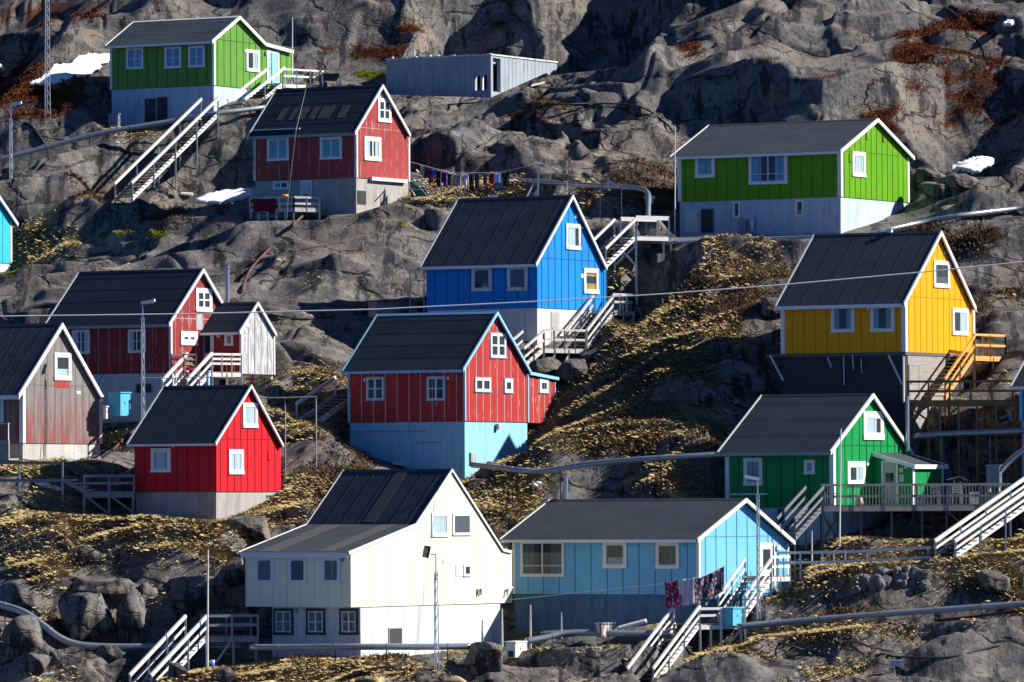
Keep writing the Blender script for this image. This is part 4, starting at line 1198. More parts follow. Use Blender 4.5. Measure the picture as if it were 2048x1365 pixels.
# ---- orange yellow on dark timber base
h = H['y12']
P12 = paint('orange_yellow_paint', (.82, .365, .002), (.8,.5,.1), .02, var=.08)
h.walls(P12, batten=paint('ochre_batten', (.45, .20, .004), (.4,.2,.02), .05), gap=.66, bw=.028, bh=.014, egap=.66)
h.roofing(M['felt'], M['white'], seams='down', gap=1.05, bw=.20)
h.corners(M['white'], wd=.20)
fx0 = .06
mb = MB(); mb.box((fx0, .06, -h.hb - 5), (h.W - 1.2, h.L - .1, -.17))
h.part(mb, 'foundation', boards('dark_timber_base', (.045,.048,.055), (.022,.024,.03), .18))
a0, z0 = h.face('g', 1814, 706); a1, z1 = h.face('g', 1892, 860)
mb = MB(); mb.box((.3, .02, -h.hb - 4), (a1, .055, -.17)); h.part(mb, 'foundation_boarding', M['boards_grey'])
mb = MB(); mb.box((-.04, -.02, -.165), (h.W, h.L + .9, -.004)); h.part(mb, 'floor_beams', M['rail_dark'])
h.door('g', (1818,730,1838,800), M['boards_grey'], frame='concrete_grey' if False else 'grey_trim', cw=.06, n0=-.015, handle='iron')
for px in ((1663,611,1709,665),(1742,610,1789,664)):
    h.window('e', px, 1, 1, cw=.13, cur='cur_grey', curt='sides')
h.window('g', (1867,522,1898,576), 1, 1, cw=.17, cur='cur_dark', curt='low')
h.window('g', (1904,617,1935,671), 1, 1, cw=.17, cur='cur_white', curt='right')
for f, px in (('e',(1734,615,1738,621)),('g',(1898,527,1902,533)),('g',(1888,504,1891,509)),('g',(1934,622,1937,628))):
    h.panel(f, px, 'vent_cover', M['white'])
for px0, py0, px1, py1 in ((1777,708,1804,770),(1540,708,1566,762),(1705,708,1707,740),(1655,712,1662,735),(1687,710,1688,770),(1722,715,1723,745)):
    b0, c0 = h.face('e', px0, py0, .3); b1, c1 = h.face('e', px1, py1, .02)
    mb = MB(); mb.bar((-.30, b0, c0 - .08), (-.02 + fx0 * .5, b1, c1), .05, .10); h.part(mb, 'strut', M['wornwhite'])
mb = MB(); mb.bar((-.05, .1, -.17), (-.05, .1, -h.hb + .8), .08, .08); h.part(mb, 'strut', M['wornwhite'])
mb = MB(); b0, c0 = h.face('e', 1777, 463, -h.roof[1][0]); mb.prism([(h.roof[1][0]-.1, 2.6, h.roof[1][1]+.01), (h.roof[1][0]+.2, 2.6, h.roof[1][1]+.01), (h.roof[1][0]+.05, 2.6, h.roof[1][1]+.22)], (0,.3,0)); h.part(mb, 'roof_vent', M['white'])

# ---- deep green, lower right
h = H['g13']
P13 = paint('deep_green_paint', (.002, .27, .066), (.1,.35,.18), .06)
B13 = paint('deep_green_batten', (.004, .11, .035), (.05,.2,.1), .05)
h.walls(P13, batten=B13, gap=.78, bw=.03)
h.roofing(M['felt_dark'], M['white'], seams='across', gap=1.5, fm=M['grey_trim'], bw=.19)
h.corners(M['white'], wd=.20, right=False)
h.foundation(M['plaster_blue'])
h.window('e', (1488,916,1525,972), 1, 1, cw=.15, cur='cur_grey')
h.window('e', (1609,920,1630,949), 1, 1, cw=.12, cur='cur_grey')
h.window('g', (1726,823,1766,880), 1, 1, cw=.30, cur='cur_white', curt='wide', sash_w=.05)
h.window('g', (1694,923,1729,973), 1, 1, cw=.25, sash_w=.05, cur='cur_white', curt='right')
h.panel('g', (1733,926,1737,932), 'vent_cover', M['wornwhite'])
h.hole('e', (1556,1019,1567,1046), n0=-.045)
mb = MB(); h.fbox(mb, 'e', h.L - 2.3, h.L + .02, .002, .06, .62, .70); h.part(mb, 'ledge_board', M['white'])
# entrance porch standing out from the gable
xg, zg = h.face('g', 1747, 905)
tq = 0.0
r_ = ray(1826, 960); best = None
for k in range(0, 400):                                          # how far the porch stands out along -u
    t = k * .01; q = h.world(xg, -t, 0)
    if 1024 + FPX * (cinv @ q).x / -(cinv @ q).z >= 1826: tq = t; break
PP = h.world(xg, -tq, 0)
porch = House('porch', None, None, PP.y, 60, 1747, 1826, 1887, 1012, 1040, [(1742,903),(1830,931)], ov=0, host=h)
Wp = porch.W
zf = porch.face('g', 1840, 930)[1]; zbk = zf + .62
mb = MB(); mb.prism([(0, 0, 0), (0, tq - .01, 0), (0, tq - .01, zbk - .14), (0, 0, zf - .14)], (.10, 0, 0)); porch.part(mb, 'porch_wall', P13, label='shaded porch side wall with the entrance door')
mb = MB(); mb.box((.101, .0, 0), (Wp, .1, zf - .14)); mb.box((Wp - .1, .1, 0), (Wp, tq - .01, zf - .14)); mb.cur = 1
mb.box((Wp*.47, -.012, .01), (Wp*.47 + .03, .01, zf - .2)); porch.part(mb, 'porch_wall', [P13, B13])
mb = MB(); mb.prism([(-.15, -.18, zf - .13), (-.15, tq - .012, zbk - .11), (-.15, tq - .012, zbk - .01), (-.15, -.18, zf - .03)], (Wp + .3, 0, 0)); porch.part(mb, 'porch_roof', M['felt'])
for x in (-.19, Wp + .15):
    mb = MB(); mb.prism([(x, -.20, zf - .20), (x, tq - .012, zbk - .18), (x, tq - .012, zbk + .02), (x, -.20, zf)], (.04, 0, 0)); porch.part(mb, 'bargeboard', M['white'])
mb = MB(); mb.box((-.148, -.21, zf - .2), (Wp + .148, -.182, zf + .01)); porch.part(mb, 'fascia', M['white'])
mb = MB(); mb.box((-.02, -.02, .0), (.2, -.001, zf - .15)); mb.box((Wp - .2, -.02, 0), (Wp + .01, -.001, zf - .15)); porch.part(mb, 'corner_board', M['white'])
porch.door('e', (1764,922,1796,1008), M['concrete_grey'], pane=(.25,.75,.5,.72), cw=.08, hside=1, frame='white')
porch.panel('e', (1799,936,1806,945), 'notice_board', M['rail']); porch.panel('e', (1809,934,1814,937), 'house_plate', M['white'], detail=False)
porch.panel('e', (1799,949,1808,964), 'sledge_board', M['plaster_blue'])
mb = MB(); a, z = h.face('g', 1815, 905, .35); zt = h.face('g', 1815, 796, .35)[1]
mb.tube([(a, -.35, z - .3), (a, -.35, zt)], .10, 12); mb.tube([(a, -.35, zt), (a, -.35, zt + .07)], .13, 12)
for k in (.3, .6): mb.tube([(a, -.35, z + (zt - z)*k), (a, -.35, z + (zt - z)*k + .05)], .112, 12)
h.part(mb, 'stove_pipe', M['steel'])
mb = MB(); mb.tube([(a, -.35, z - .45), (a, -.35, z + .05)], .125, 12); h.part(mb, 'pipe_collar', P13)

# ---- edge houses
h = H['c14']
h.walls(paint('turquoise_paint', (.04, .52, .66), (.3,.6,.7), .08), gap=.8); h.roofing(M['felt_grey'], M['white']); h.corners(M['white'], wd=.12); h.foundation(M['plaster'])
h.window('e', (-230,460,-190,505), 1, 1, cur='cur_white')
h = H['b15']
h.walls(P5, gap=.7); h.roofing(M['felt'], M['white']); h.corners(M['ltblue_trim'], wd=.1); h.foundation(M['plaster_blue'])
h.window('e', (2120,775,2160,820), 1, 1, cur='cur_white')
h = H['w16']
h.walls(paint('off_white_paint', (.7,.7,.68)), gap=.8); h.roofing(M['felt_grey'], M['white']); h.foundation(M['concrete']); h.corners(M['white'])
h.window('e', (-260,130,-220,165), 1, 1, cur='cur_white')

h = H['c3']
MC = concrete('raw_concrete', (.36,.42,.48), (.24,.29,.35), .6)
def ribs(mb, f, a0, a1, z1, skip=()):
    k = a0 + .4
    while k < a1 - .1:
        if not any(p < k < q for p, q in skip): h.fbox(mb, f, k, k + .03, -.001, .014, zb_, z1)
        k += .46
Wc, Lc = h.W, h.L
zt0 = h.face('g', 982, 111)[1]; t = .25
zb_ = -h.hb - 3
d0, d1, e0, e1 = h.rect('g', 984, 117, 1001, 184)
w0, w1, v0, v1 = h.rect('e', 950, 151, 974, 181)
mb = MB()
mb.box((0, 0, zb_), (t, w0, zt0)); mb.box((0, w1, zb_), (t, Lc, zt0)); mb.box((0, w0, zb_), (t, w1, v0)); mb.box((0, w0, v1), (t, w1, zt0))
ribs(mb, 'e', 0, Lc, zt0 - .05, ((w0 - .05, w1 + .05),)); h.part(mb, 'wall', MC, label='shaded front wall with a square hole')
mb = MB(); mb.box((t + .002, 0, zb_), (d0, t, zt0)) if d0 > t + .05 else None
mb.box((d1, 0, zb_), (Wc, t, zt0)); mb.box((max(d0, t + .003), 0, zb_), (d1, t, e0)); mb.box((max(d0, t + .003), 0, e1), (d1, t, zt0))
ribs(mb, 'g', d1 + .1, Wc, zt0 - .05); h.part(mb, 'wall', MC, label='sunlit side wall with a tall doorway')
mb = MB(); mb.box((-.06, -.06, zt0 + .002), (Wc + .04, .16, zt0 + .09)); mb.box((-.06, .162, zt0 + .002), (.14, Lc, zt0 + .09)); h.part(mb, 'coping', M['wornwhite'])
mb = MB(); mb.box((Wc - t, t + .003, zb_), (Wc, Lc, zt0)); h.part(mb, 'wall', MC)
mb = MB(); mb.box((t + .003, Lc - t, zb_), (Wc - t - .003, Lc, zt0)); h.part(mb, 'wall', MC)
mb = MB(); mb.box((t + .002, t + .002, zt0 - .45), (Wc - t - .002, Lc - t - .004, zt0 - .2)); h.part(mb, 'roof', MC)
mb = MB(); mb.box((t + .002, t + .002, zb_), (Wc - t - .002, Lc - t - .004, -h.hb + .15)); h.part(mb, 'floor', MC)
mb = MB(); am = (w0 + w1) / 2; mb.box((.05, am - .08, v0), (.2, am + .06, v1)); h.part(mb, 'window_post', M['wornwhite'])
rr = random.Random(3)
for k in range(9):
    y = .3 + (Lc - .6) * k / 8 + rr.uniform(-.2, .2); s_ = rr.uniform(.07, .16)
    mb = MB(); mb.box((.05, y - s_, zt0), (.2, y + s_, zt0 + rr.uniform(.08, .2))); h.part(mb, 'roof_anchor', M['wornwhite'])
mb = MB(); y = h.rect('e', 820, 100, 822, 112)[0]; mb.tube([(.4, y, zt0 - .3), (.4, y, zt0 + .6)], .05, 8); h.part(mb, 'vent_pipe', M['white'])
# ------------------------------------------------------------------ stairs, decks, fences
def ground_at(p): return gz(p.x, p.y)

def stairs(name, label, B, T, wid, mats, side=1, rail_h=.95, mid=False, post_step=2.0, tread=.27, far_rail=True, near_rail=True, cat='stairs', group='outdoor wooden stairs', legs=True, trail=.15, ext=(0, 0), string_h=.26):
    """flight from B up to T (foot and head of the near stringer); the other stringer lies wid away to the left (side=1) or right"""
    ms, mt, mr = mats
    B = Vector(B); T = Vector(T)
    run = (T - B); hor = Vector((run.x, run.y, 0)).normalized()
    left = Vector((-hor.y, hor.x, 0)) * side * wid
    root = empty(name, (B.x, B.y, min(B.z, ground_at(B))), label, cat, group)
    for off in (Vector(), left):
        mb = MB(); mb.bar(B + off, T + off, .05, string_h); mb.build('stringer', ms, root)
    n = max(3, int(round(run.z / .185)))
    for i in range(1, n + 1):
        c = B + run * ((i - .35) / n)
        mb = MB()
        a = c + left * .03 + Vector((0, 0, .07)); b = c + left * .97 + Vector((0, 0, .07))
        if True:
            a = c - left * .035 + Vector((0, 0, .07)); b = c + left * 1.035 + Vector((0, 0, .07))
        mb.bar(a, b, tread, .045); mb.build('tread', mt, root)
    L_ = run.length; k = max(1, int(round(L_ / post_step)))
    up = Vector((0, 0, 1))
    for off, on in ((Vector(), near_rail), (left, far_rail)):
        sgn = -1 if off.length < .01 else 1
        o2 = off + left.normalized() * .05 * sgn
        for i in range(k + 1):
            p = B + run * (i / k) * .985 + run * .008 + o2
            g = ground_at(p) - .15
            low = min(p.z - .1, g) if (legs and p.z - g < 6) else p.z - .14
            top = p.z + (rail_h if on else 0)
            if not on and p.z - g < .3: continue
            mb = MB(); mb.bar((p.x, p.y, low), (p.x, p.y, top), .085, .085); mb.build('post', mr, root)
        if on:
            e0 = B - run.normalized() * ext[0]; e1 = T + run.normalized() * ext[1]
            mb = MB(); mb.bar(e0 + o2 + up * (rail_h + .02), e1 + o2 + up * (rail_h + .02), .10, trail); mb.build('handrail', mr, root)
            if mid:
                mb = MB(); mb.bar(B + o2 + up * rail_h * .52, T + o2 + up * rail_h * .52, .04, .12); mb.build('middle_rail', mr, root)
    return root

def railing(mb, p, q, h, rails, posts, w=.09, pw=.09, rh=.11):
    """posts and rails along p-q into a builder; rails = heights"""
    p = Vector(p); q = Vector(q)
    for i in range(posts + 1):
        a = p + (q - p) * (i / posts)
        mb.bar(a, a + Vector((0, 0, h)), pw, pw)
    for r in rails:
        mb.bar(p + Vector((0, 0, r)), q + Vector((0, 0, r)), w * .5, rh)

def deck(name, label, poly, z, mats, rails=(), legs=(), rail_h=1.0, levels=(1.0, .55), cat='deck', group=None, boards_n=10, thick=.2, braces=(), baluster=None, pn=None, bal_gap=.14):
    """platform: plan polygon (x, y), floor height z; rails: (i, j) corner indices with railings; legs: (x, y)"""
    md, mr, ml = mats
    P = [Vector((x, y, z)) for x, y in poly]
    c = sum(P, Vector()) / len(P)
    gmin = min(ground_at(p) for p in P)
    root = empty(name, (c.x, c.y, gmin), label, cat, group)
    mb = MB(); mb.prism([p - Vector((0, 0, .05)) for p in P], (0, 0, .05)); mb.build('floor_boards', md, root)
    mb = MB()
    for i in range(len(P)):
        a, b = P[i], P[(i+1) % len(P)]
        mb.bar(a - Vector((0, 0, .051 + thick/2)), b - Vector((0, 0, .051 + thick/2)), .06, thick)
    mb.build('edge_beam', mr, root)
    for (x, y) in legs:
        mb = MB(); mb.bar((x, y, gz(x, y) - .3), (x, y, z - .06), .11, .11); mb.build('leg', ml, root)
    for (a, b) in braces:
        mb = MB(); mb.bar(a, b, .05, .10); mb.build('brace', ml, root)
    for r in rails:
        i, j = r[0], r[1]
        p, q = P[i], P[j]; n = max(1, int(round((q - p).length / (pn or 1.6))))
        for k in range(n + 1):
            a = p + (q - p) * (k / n)
            mb = MB(); mb.bar(a - Vector((0, 0, .3)), a + Vector((0, 0, rail_h)), .09, .09); mb.build('post', mr, root)
        for lv in levels:
            mb = MB(); mb.bar(p + Vector((0, 0, lv)), q + Vector((0, 0, lv)), .05, .12); mb.build('rail', mr, root)
        if baluster and len(r) > 2:
            m_ = int((q - p).length / bal_gap)
            for k in range(1, m_):
                a = p + (q - p) * (k / m_)
                mb = MB(); mb.bar(a + Vector((0, 0, -.12)), a + Vector((0, 0, rail_h - .08)), .06, .03, (q-p).normalized()); mb.build('baluster', baluster, root)
    return root

WS = (M['rail_white'], M['tread'], M['rail_white']); GS = (M['rail'], M['deck'], M['rail'])
DK = (M['rail_dark'], M['rail_dark'], M['rail_dark'])

# top left house: long white flight and the upper flight along the gable
B = at(262, 400, 364.4); T = at(436, 229, 370.3)
stairs('wooden_stairs', 'long white-railed stairs climbing bare rock to the top left green house', B, T, 1.25, WS, post_step=2.4, trail=.17)
stairs('wooden_stairs', 'short white-railed upper stairs along the pale green gable to its door', at(488,232,372.8), at(568,168,376.6), 1.1, WS, post_step=2.0, trail=.17, string_h=.3)
z = at(568, 168, 376.8).z
A_ = at(566,168,376.4); B_ = at(648,168,378.5)
d1 = deck('terrace', 'small cluttered terrace behind the red roof, right of the pale green house', [(A_.x, A_.y), (B_.x, B_.y), (B_.x - .9, B_.y + 2.6), (A_.x - 1.2, A_.y + 2.2)], z, (M['deck'], M['rail_white'], M['rail']),
     rails=((0, 1),), legs=((A_.x + .1, A_.y + .1), (B_.x - .1, B_.y + .1), (A_.x - .6, A_.y + 1.6)), rail_h=.85, levels=(.85, .45), pn=1.0)
DECKZ = z; DECKA = A_; DECKB = B_

# red upper house: terrace with a blanket over the rail
pa = at(500, 420, 350.2); pb = at(588, 420, 349.2); pc = at(639, 418, 350.0); z2 = at(600, 416, 350).z
deck('terrace', 'small grey-white terrace in front of the faded red house, dark red cloth over its rail', [(pa.x, pa.y), (pb.x, pb.y), (pc.x, pc.y), (pc.x - .1, pc.y + 1.6), (pa.x + .1, pa.y + 2.2)], z2, (M['deck'], M['rail'], M['rail']),
     rails=((0, 1), (1, 2)), legs=[(pa.x + (pb.x - pa.x) * t, pa.y + (pb.y - pa.y) * t) for t in (.02, .2, .4, .6, .8, .99)] + [(pc.x, pc.y)], rail_h=.55, levels=(.55, .2), pn=.9)

# blue house, upper right platform and flight
pf = at(1272, 472, 339.3); pg = at(1338, 472, 340.5)
stairs('wooden_stairs', 'short white stairs between the blue gable and the grass-green house', at(1210,534,337.2), at(1272,473,339.0), 1.5, WS, post_step=2.6)
zz = pf.z
deck('landing', 'raised white-railed landing beside the grass-green house doorway', [(pf.x, pf.y), (pg.x, pg.y), (pg.x - .6, pg.y + 1.6), (pf.x - .8, pf.y + 1.5)], zz, (M['deck'], M['rail_white'], M['rail_white']),
     rails=((0, 1), (2, 3)), legs=((pf.x, pf.y), (pg.x - .3, pg.y), (pf.x - .75, pf.y + 1.45), (pg.x - .7, pg.y + 1.5)), rail_h=1.05, levels=(1.03, .93), pn=3,
     braces=((pf + Vector((0, 0, -1.6)), pf + Vector((-1.2, .2, -.4))), (pf + Vector((-1.2, .2, -1.6)), pf + Vector((0, 0, -.5)))))
pw0 = at(1338, 472, 341.2); pw1 = at(1432, 472, 341.8)
deck('boardwalk', 'narrow shaded boardwalk along the base of the grass-green house', [(pw0.x, pw0.y), (pw1.x, pw1.y), (pw1.x - .3, pw1.y + 1.1), (pw0.x - .3, pw0.y + 1.1)], zz - .003, (M['deck'], M['rail'], M['rail']),
     rails=(), legs=((pw0.x + .1, pw0.y), (pw1.x - .1, pw1.y)))

# blue house, lower landing
pa = at(1087, 697, 330.2); pb = at(1171, 700, 332.2); zl = at(1120, 697, 331).z
vd = H['b5'].v; ud = H['b5'].u
deck('landing', 'grey landing with rails under the blue house gable door', [(pa.x, pa.y), (pb.x, pb.y), (pb.x + ud.x * 1.3, pb.y + ud.y * 1.3), (pa.x + ud.x * 1.3, pa.y + ud.y * 1.3)], zl, (M['deck'], M['rail'], M['rail']),
     rails=((0, 1),), legs=[(pa.x + (pb.x - pa.x) * t, pa.y + (pb.y - pa.y) * t) for t in (.0, .27, .6, 1.0)], rail_h=.95, levels=(.95, .45), pn=.8,
     braces=[(Vector((pa.x + (pb.x-pa.x)*t, pa.y + (pb.y-pa.y)*t, zl - .35)), Vector((pa.x + (pb.x-pa.x)*(t-.25), pa.y + (pb.y-pa.y)*(t-.25), zl - 1.3))) for t in (.27, .6)])
stairs('wooden_stairs', 'grey wooden stairs climbing along the blue gable to a high landing', at(1172,699,332.3), at(1226,628,335.3), 1.1, GS, post_step=1.7, mid=True, trail=.14)
stairs('wooden_stairs', 'grey wooden stairs dropping from the blue house landing behind the red roof', at(1046,735,328.6), at(1087,699,330.2), 1.25, GS, post_step=1.3, mid=True, trail=.13)
pa = at(1226, 621, 335.3); pb = at(1267, 623, 336.4)
deck('landing', 'high braced landing at the right end of the blue house stairs', [(pa.x, pa.y), (pb.x, pb.y), (pb.x + ud.x * 1.3, pb.y + ud.y * 1.3), (pa.x + ud.x * 1.3, pa.y + ud.y * 1.3)], pa.z, (M['deck'], M['rail'], M['rail']),
     rails=((0, 1), (1, 2)), legs=((pa.x, pa.y), ((pa.x + pb.x)/2, (pa.y + pb.y)/2), (pb.x, pb.y)), rail_h=.85, levels=(.85, .45), pn=.62,
     braces=((pa + Vector((0, 0, -.35)), pb + Vector((0, 0, -1.75))), (pb + Vector((0, 0, -.35)), pa + Vector((0, 0, -1.75)))))

# left of the red house with light blue trim
stairs('wooden_stairs', 'weathered stairs running up behind the left corner of the red house with blue trim', at(634, 846, 320.3), at(712, 792, 324.0), 1.15, (M['rail_white'], M['deck'], M['rail_white']), post_step=3.4, near_rail=False, trail=.17)

# dark red house: entrance landing and steps
pa = at(424, 744, 321.9); pb = at(483, 746, 323.1); u7 = H['r7'].u
deck('landing', 'white-railed entrance landing in front of the grey porch', [(pa.x, pa.y), (pb.x, pb.y), (pb.x + u7.x * 1.7 + .1, pb.y + u7.y * 1.7 + .2), (pa.x + u7.x * 2.0, pa.y + u7.y * 2.0)], pa.z, (M['deck'], M['rail_white'], M['rail_white']),
     rails=((0, 1),), legs=((pa.x, pa.y), ((pa.x + pb.x)/2, (pa.y + pb.y)/2), (pb.x, pb.y)), rail_h=.92, levels=(.9, .66, .42), pn=.75)
stairs('wooden_stairs', 'white double-railed steps leading up to the grey porch landing', at(372,800,318.6), at(422,745,321.7), 1.25, (M['rail_white'], M['tread'], M['rail_white']), post_step=2.2, mid=True, trail=.16)
q0 = at(343, 742, 321.3); q1 = at(392, 742, 321.8)
mbs = empty('railing', (q0.x, q0.y, gz(q0.x, q0.y)), 'short dark railing with red and pale boards below the peeling red gable', 'railing', 'railings')
for a in (q0, (q0 + q1) / 2, q1):
    mb = MB(); mb.bar((a.x, a.y, a.z - .9), (a.x, a.y, a.z + .85), .08, .08); mb.build('post', M['rail_grey'], mbs)
for lv, mm in ((.82, M['rail_grey']), (.56, M['rail_grey']), (.28, M['rail_grey'])):
    mb = MB(); mb.bar(q0 + Vector((0, 0, lv)), q1 + Vector((0, 0, lv)), .04, .09); mb.build('rail', mm, mbs)
mb = MB(); mb.box((0,0,0),(0,0,0)) if False else None
RB = paint('red_rail_board', (.5, .03, .04)); PB = plain('pale_pallet', (.62,.40,.18), .8)
for t0, t1, lv, mm in ((.02,.45,.66,RB),(.02,.45,.14,RB),(.58,.86,.62,PB),(.58,.86,.36,PB),(.6,.95,.1,RB)):
    mb = MB(); mb.bar(q0 + (q1-q0)*t0 + Vector((0,-.04,lv)), q0 + (q1-q0)*t1 + Vector((0,-.04,lv)), .03, .14); mb.build('board', mm, mbs)

# small bright red house: terrace, table, steps and the fence
pa = at(168, 986, 307.3); pb = at(268, 984, 307.6)
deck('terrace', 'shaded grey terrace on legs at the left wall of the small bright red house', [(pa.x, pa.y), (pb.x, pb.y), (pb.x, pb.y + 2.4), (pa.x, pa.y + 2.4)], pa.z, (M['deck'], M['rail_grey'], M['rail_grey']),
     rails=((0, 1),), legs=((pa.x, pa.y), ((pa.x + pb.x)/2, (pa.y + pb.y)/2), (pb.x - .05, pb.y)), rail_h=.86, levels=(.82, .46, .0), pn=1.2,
     braces=((pa + Vector((0, 0, -.1)), Vector(((pa.x+pb.x)/2, (pa.y+pb.y)/2, pa.z - 1.05))), (Vector(((pa.x+pb.x)/2, (pa.y+pb.y)/2, pa.z - .1)), pb + Vector((0, 0, -1.05)))))
tb = empty('picnic_table', (pa.x + 1.5, pa.y + 1.3, pa.z), 'wooden picnic table on the shaded terrace of the small bright red house', 'table')
c = Vector((pa.x + 1.5, pa.y + 1.3, pa.z))
mb = MB(); mb.box(c + Vector((-.9, -.36, .70)), c + Vector((.9, .36, .75))); mb.build('tabletop', M['rail_dark'], tb)
for y in (-.75, .75):
    mb = MB(); mb.box(c + Vector((-.9, y - .13, .41)), c + Vector((.9, y + .13, .45))); mb.build('bench', M['rail_dark'], tb)
for x in (-.6, .6):
    for s_ in (-1, 1):
        mb = MB(); mb.bar(c + Vector((x, s_*.7, 0)), c + Vector((x, s_*.2, .7)), .05, .1); mb.build('leg', M['rail_dark'], tb)
    mb = MB(); mb.bar(c + Vector((x, -.7, .38)), c + Vector((x, .7, .38)), .05, .09); mb.build('crossbar', M['rail_dark'], tb)
stp = at(127, 958, 308.2); ste = at(168, 985, 307.9)
sr = empty('steps', (stp.x, stp.y, ste.z), 'four small grey steps down to the red house terrace', 'steps')
for i in range(4):
    p = stp + (ste - stp) * ((i + .3) / 4)
    mb = MB(); mb.box(p + Vector((0, -.1, -.04)), p + Vector((.62, .75, .02))); mb.build('tread', M['rail'], sr)
mb = MB(); mb.bar(stp + Vector((.05, -.12, -.1)), ste + Vector((.3, -.12, -.1)), .05, .2); mb.build('stringer', M['rail_grey'], sr)
mb = MB(); mb.bar(stp + Vector((.05, .76, -.1)), ste + Vector((.3, .76, -.1)), .05, .2); mb.build('stringer', M['rail_grey'], sr)
f0 = at(-30, 962, 308.6); f1 = at(126, 962, 308.2)
fr = empty('fence', (f0.x, f0.y, gz(f0.x, f0.y)), 'two-rail grey walkway fence below the weathered grey house', 'fence')
for px in (-25, 38, 125):
    a = at(px, 962, 308.4); mb = MB(); mb.bar((a.x, a.y, a.z - 1.1), (a.x, a.y, a.z + .9), .09, .09); mb.build('post', M['rail'], fr)
for lv in (.88, .02):
    mb = MB(); mb.bar(f0 + Vector((0, -.06, lv)), f1 + Vector((0, -.06, lv)), .05, .15); mb.build('rail', M['rail_grey'], fr)

# cream house: side deck and the big white stairs at the bottom
pa = at(412, 1274, 289.7); pb = at(516, 1274, 290.4)
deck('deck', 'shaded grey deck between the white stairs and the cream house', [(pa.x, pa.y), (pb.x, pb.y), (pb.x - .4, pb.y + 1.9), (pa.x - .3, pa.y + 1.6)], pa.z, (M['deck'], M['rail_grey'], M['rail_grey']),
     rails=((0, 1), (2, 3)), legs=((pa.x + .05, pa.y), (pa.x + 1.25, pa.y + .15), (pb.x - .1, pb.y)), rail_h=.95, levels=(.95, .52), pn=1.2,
     braces=((Vector((pa.x + 1.2, pa.y, pa.z - .1)), Vector((pa.x + .45, pa.y, pa.z - 1.2))),))
stairs('wooden_stairs', 'broad white stairs with double rails rising to the cream house, cut by the bottom edge', at(300,1396,285.6), at(412,1276,289.2), 1.1, WS, post_step=1.9, mid=True, rail_h=.98, trail=.17)

# light blue house: two flights, middle platform, top landing
stairs('wooden_stairs', 'lower flight of pale wooden stairs at the bottom edge, left of the small blue box', at(1304,1376,289.6), at(1398,1250,294.4), 1.2, (M['rail_white'], M['tread'], M['rail_white']), post_step=1.8, mid=True, rail_h=.85, trail=.14)
pa = at(1398, 1249, 294.4); pb = at(1486, 1251, 295.6)
deck('landing', 'middle landing between the two pale stairs, carrying the small blue box', [(pa.x, pa.y), (pb.x, pb.y), (pb.x - .5, pb.y + 1.3), (pa.x - .6, pa.y + 1.3)], pa.z, (M['deck'], M['rail_white'], M['rail']),
     rails=((0, 1),), legs=((pa.x + .05, pa.y), (pa.x + .55, pa.y + .05), (pa.x + 1.05, pa.y + .5), (pb.x - .1, pb.y)), rail_h=.72, levels=(.72, .4), pn=1.1,
     braces=((pb + Vector((-.05, 0, -.15)), pb + Vector((-.8, 0, -1.0))),))
stairs('wooden_stairs', 'upper flight of pale wooden stairs beside the light blue gable', at(1488,1234,295.8), at(1541,1158,298.8), 1.25, (M['rail_white'], M['tread'], M['rail_white']), post_step=1.5, mid=True, rail_h=.92, trail=.14)
pa = at(1541, 1153, 298.8); pb = at(1580, 1154, 300.2); u11 = H['b11'].u
deck('landing', 'top landing with rails at the light blue house door', [(pa.x, pa.y), (pb.x, pb.y), (pb.x + u11.x*1.35, pb.y + u11.y*1.35), (pa.x + u11.x*1.35, pa.y + u11.y*1.35)], pa.z, (M['deck'], M['rail_white'], M['rail']),
     rails=((0, 1),), legs=((pa.x, pa.y), ((pa.x+pb.x)/2, (pa.y+pb.y)/2), (pb.x, pb.y)), rail_h=.9, levels=(.9, .45), pn=.5,
     braces=((pa + Vector((.05, 0, -.3)), pa + Vector((.7, .3, -1.2))),))
f0 = at(1556, 1128, 301.6); f1 = at(1700, 1126, 300.9); f2 = at(1860, 1117, 300.3)
fr = empty('fence', (f0.x, f0.y, gz(f0.x, f0.y)), 'white rail fence of the walkway right of the light blue house', 'fence')
for px, py in ((1556,1128),(1580,1128),(1601,1128),(1645,1127),(1668,1127),(1691,1126),(1735,1123),(1785,1120),(1856,1117)):
    a = at(px, py, 301.3); mb = MB(); mb.bar((a.x, a.y, gz(a.x, a.y) - .3), (a.x, a.y, a.z + .55), .08, .08); mb.build('post', M['rail_white'], fr)
for p, q in ((f0, f1), (f1, f2)):
    for lv in (.52, .05):
        mb = MB(); mb.bar(p + Vector((0, -.05, lv)), q + Vector((0, -.05, lv)), .05, .13); mb.build('rail', M['rail_white'], fr)
stairs('wooden_stairs', 'long white-railed stairs leaving the picture at the lower right', at(1908,1114,298.6), at(2110,972,303.4), 1.2, WS, post_step=1.9, mid=True, rail_h=.72, trail=.18)

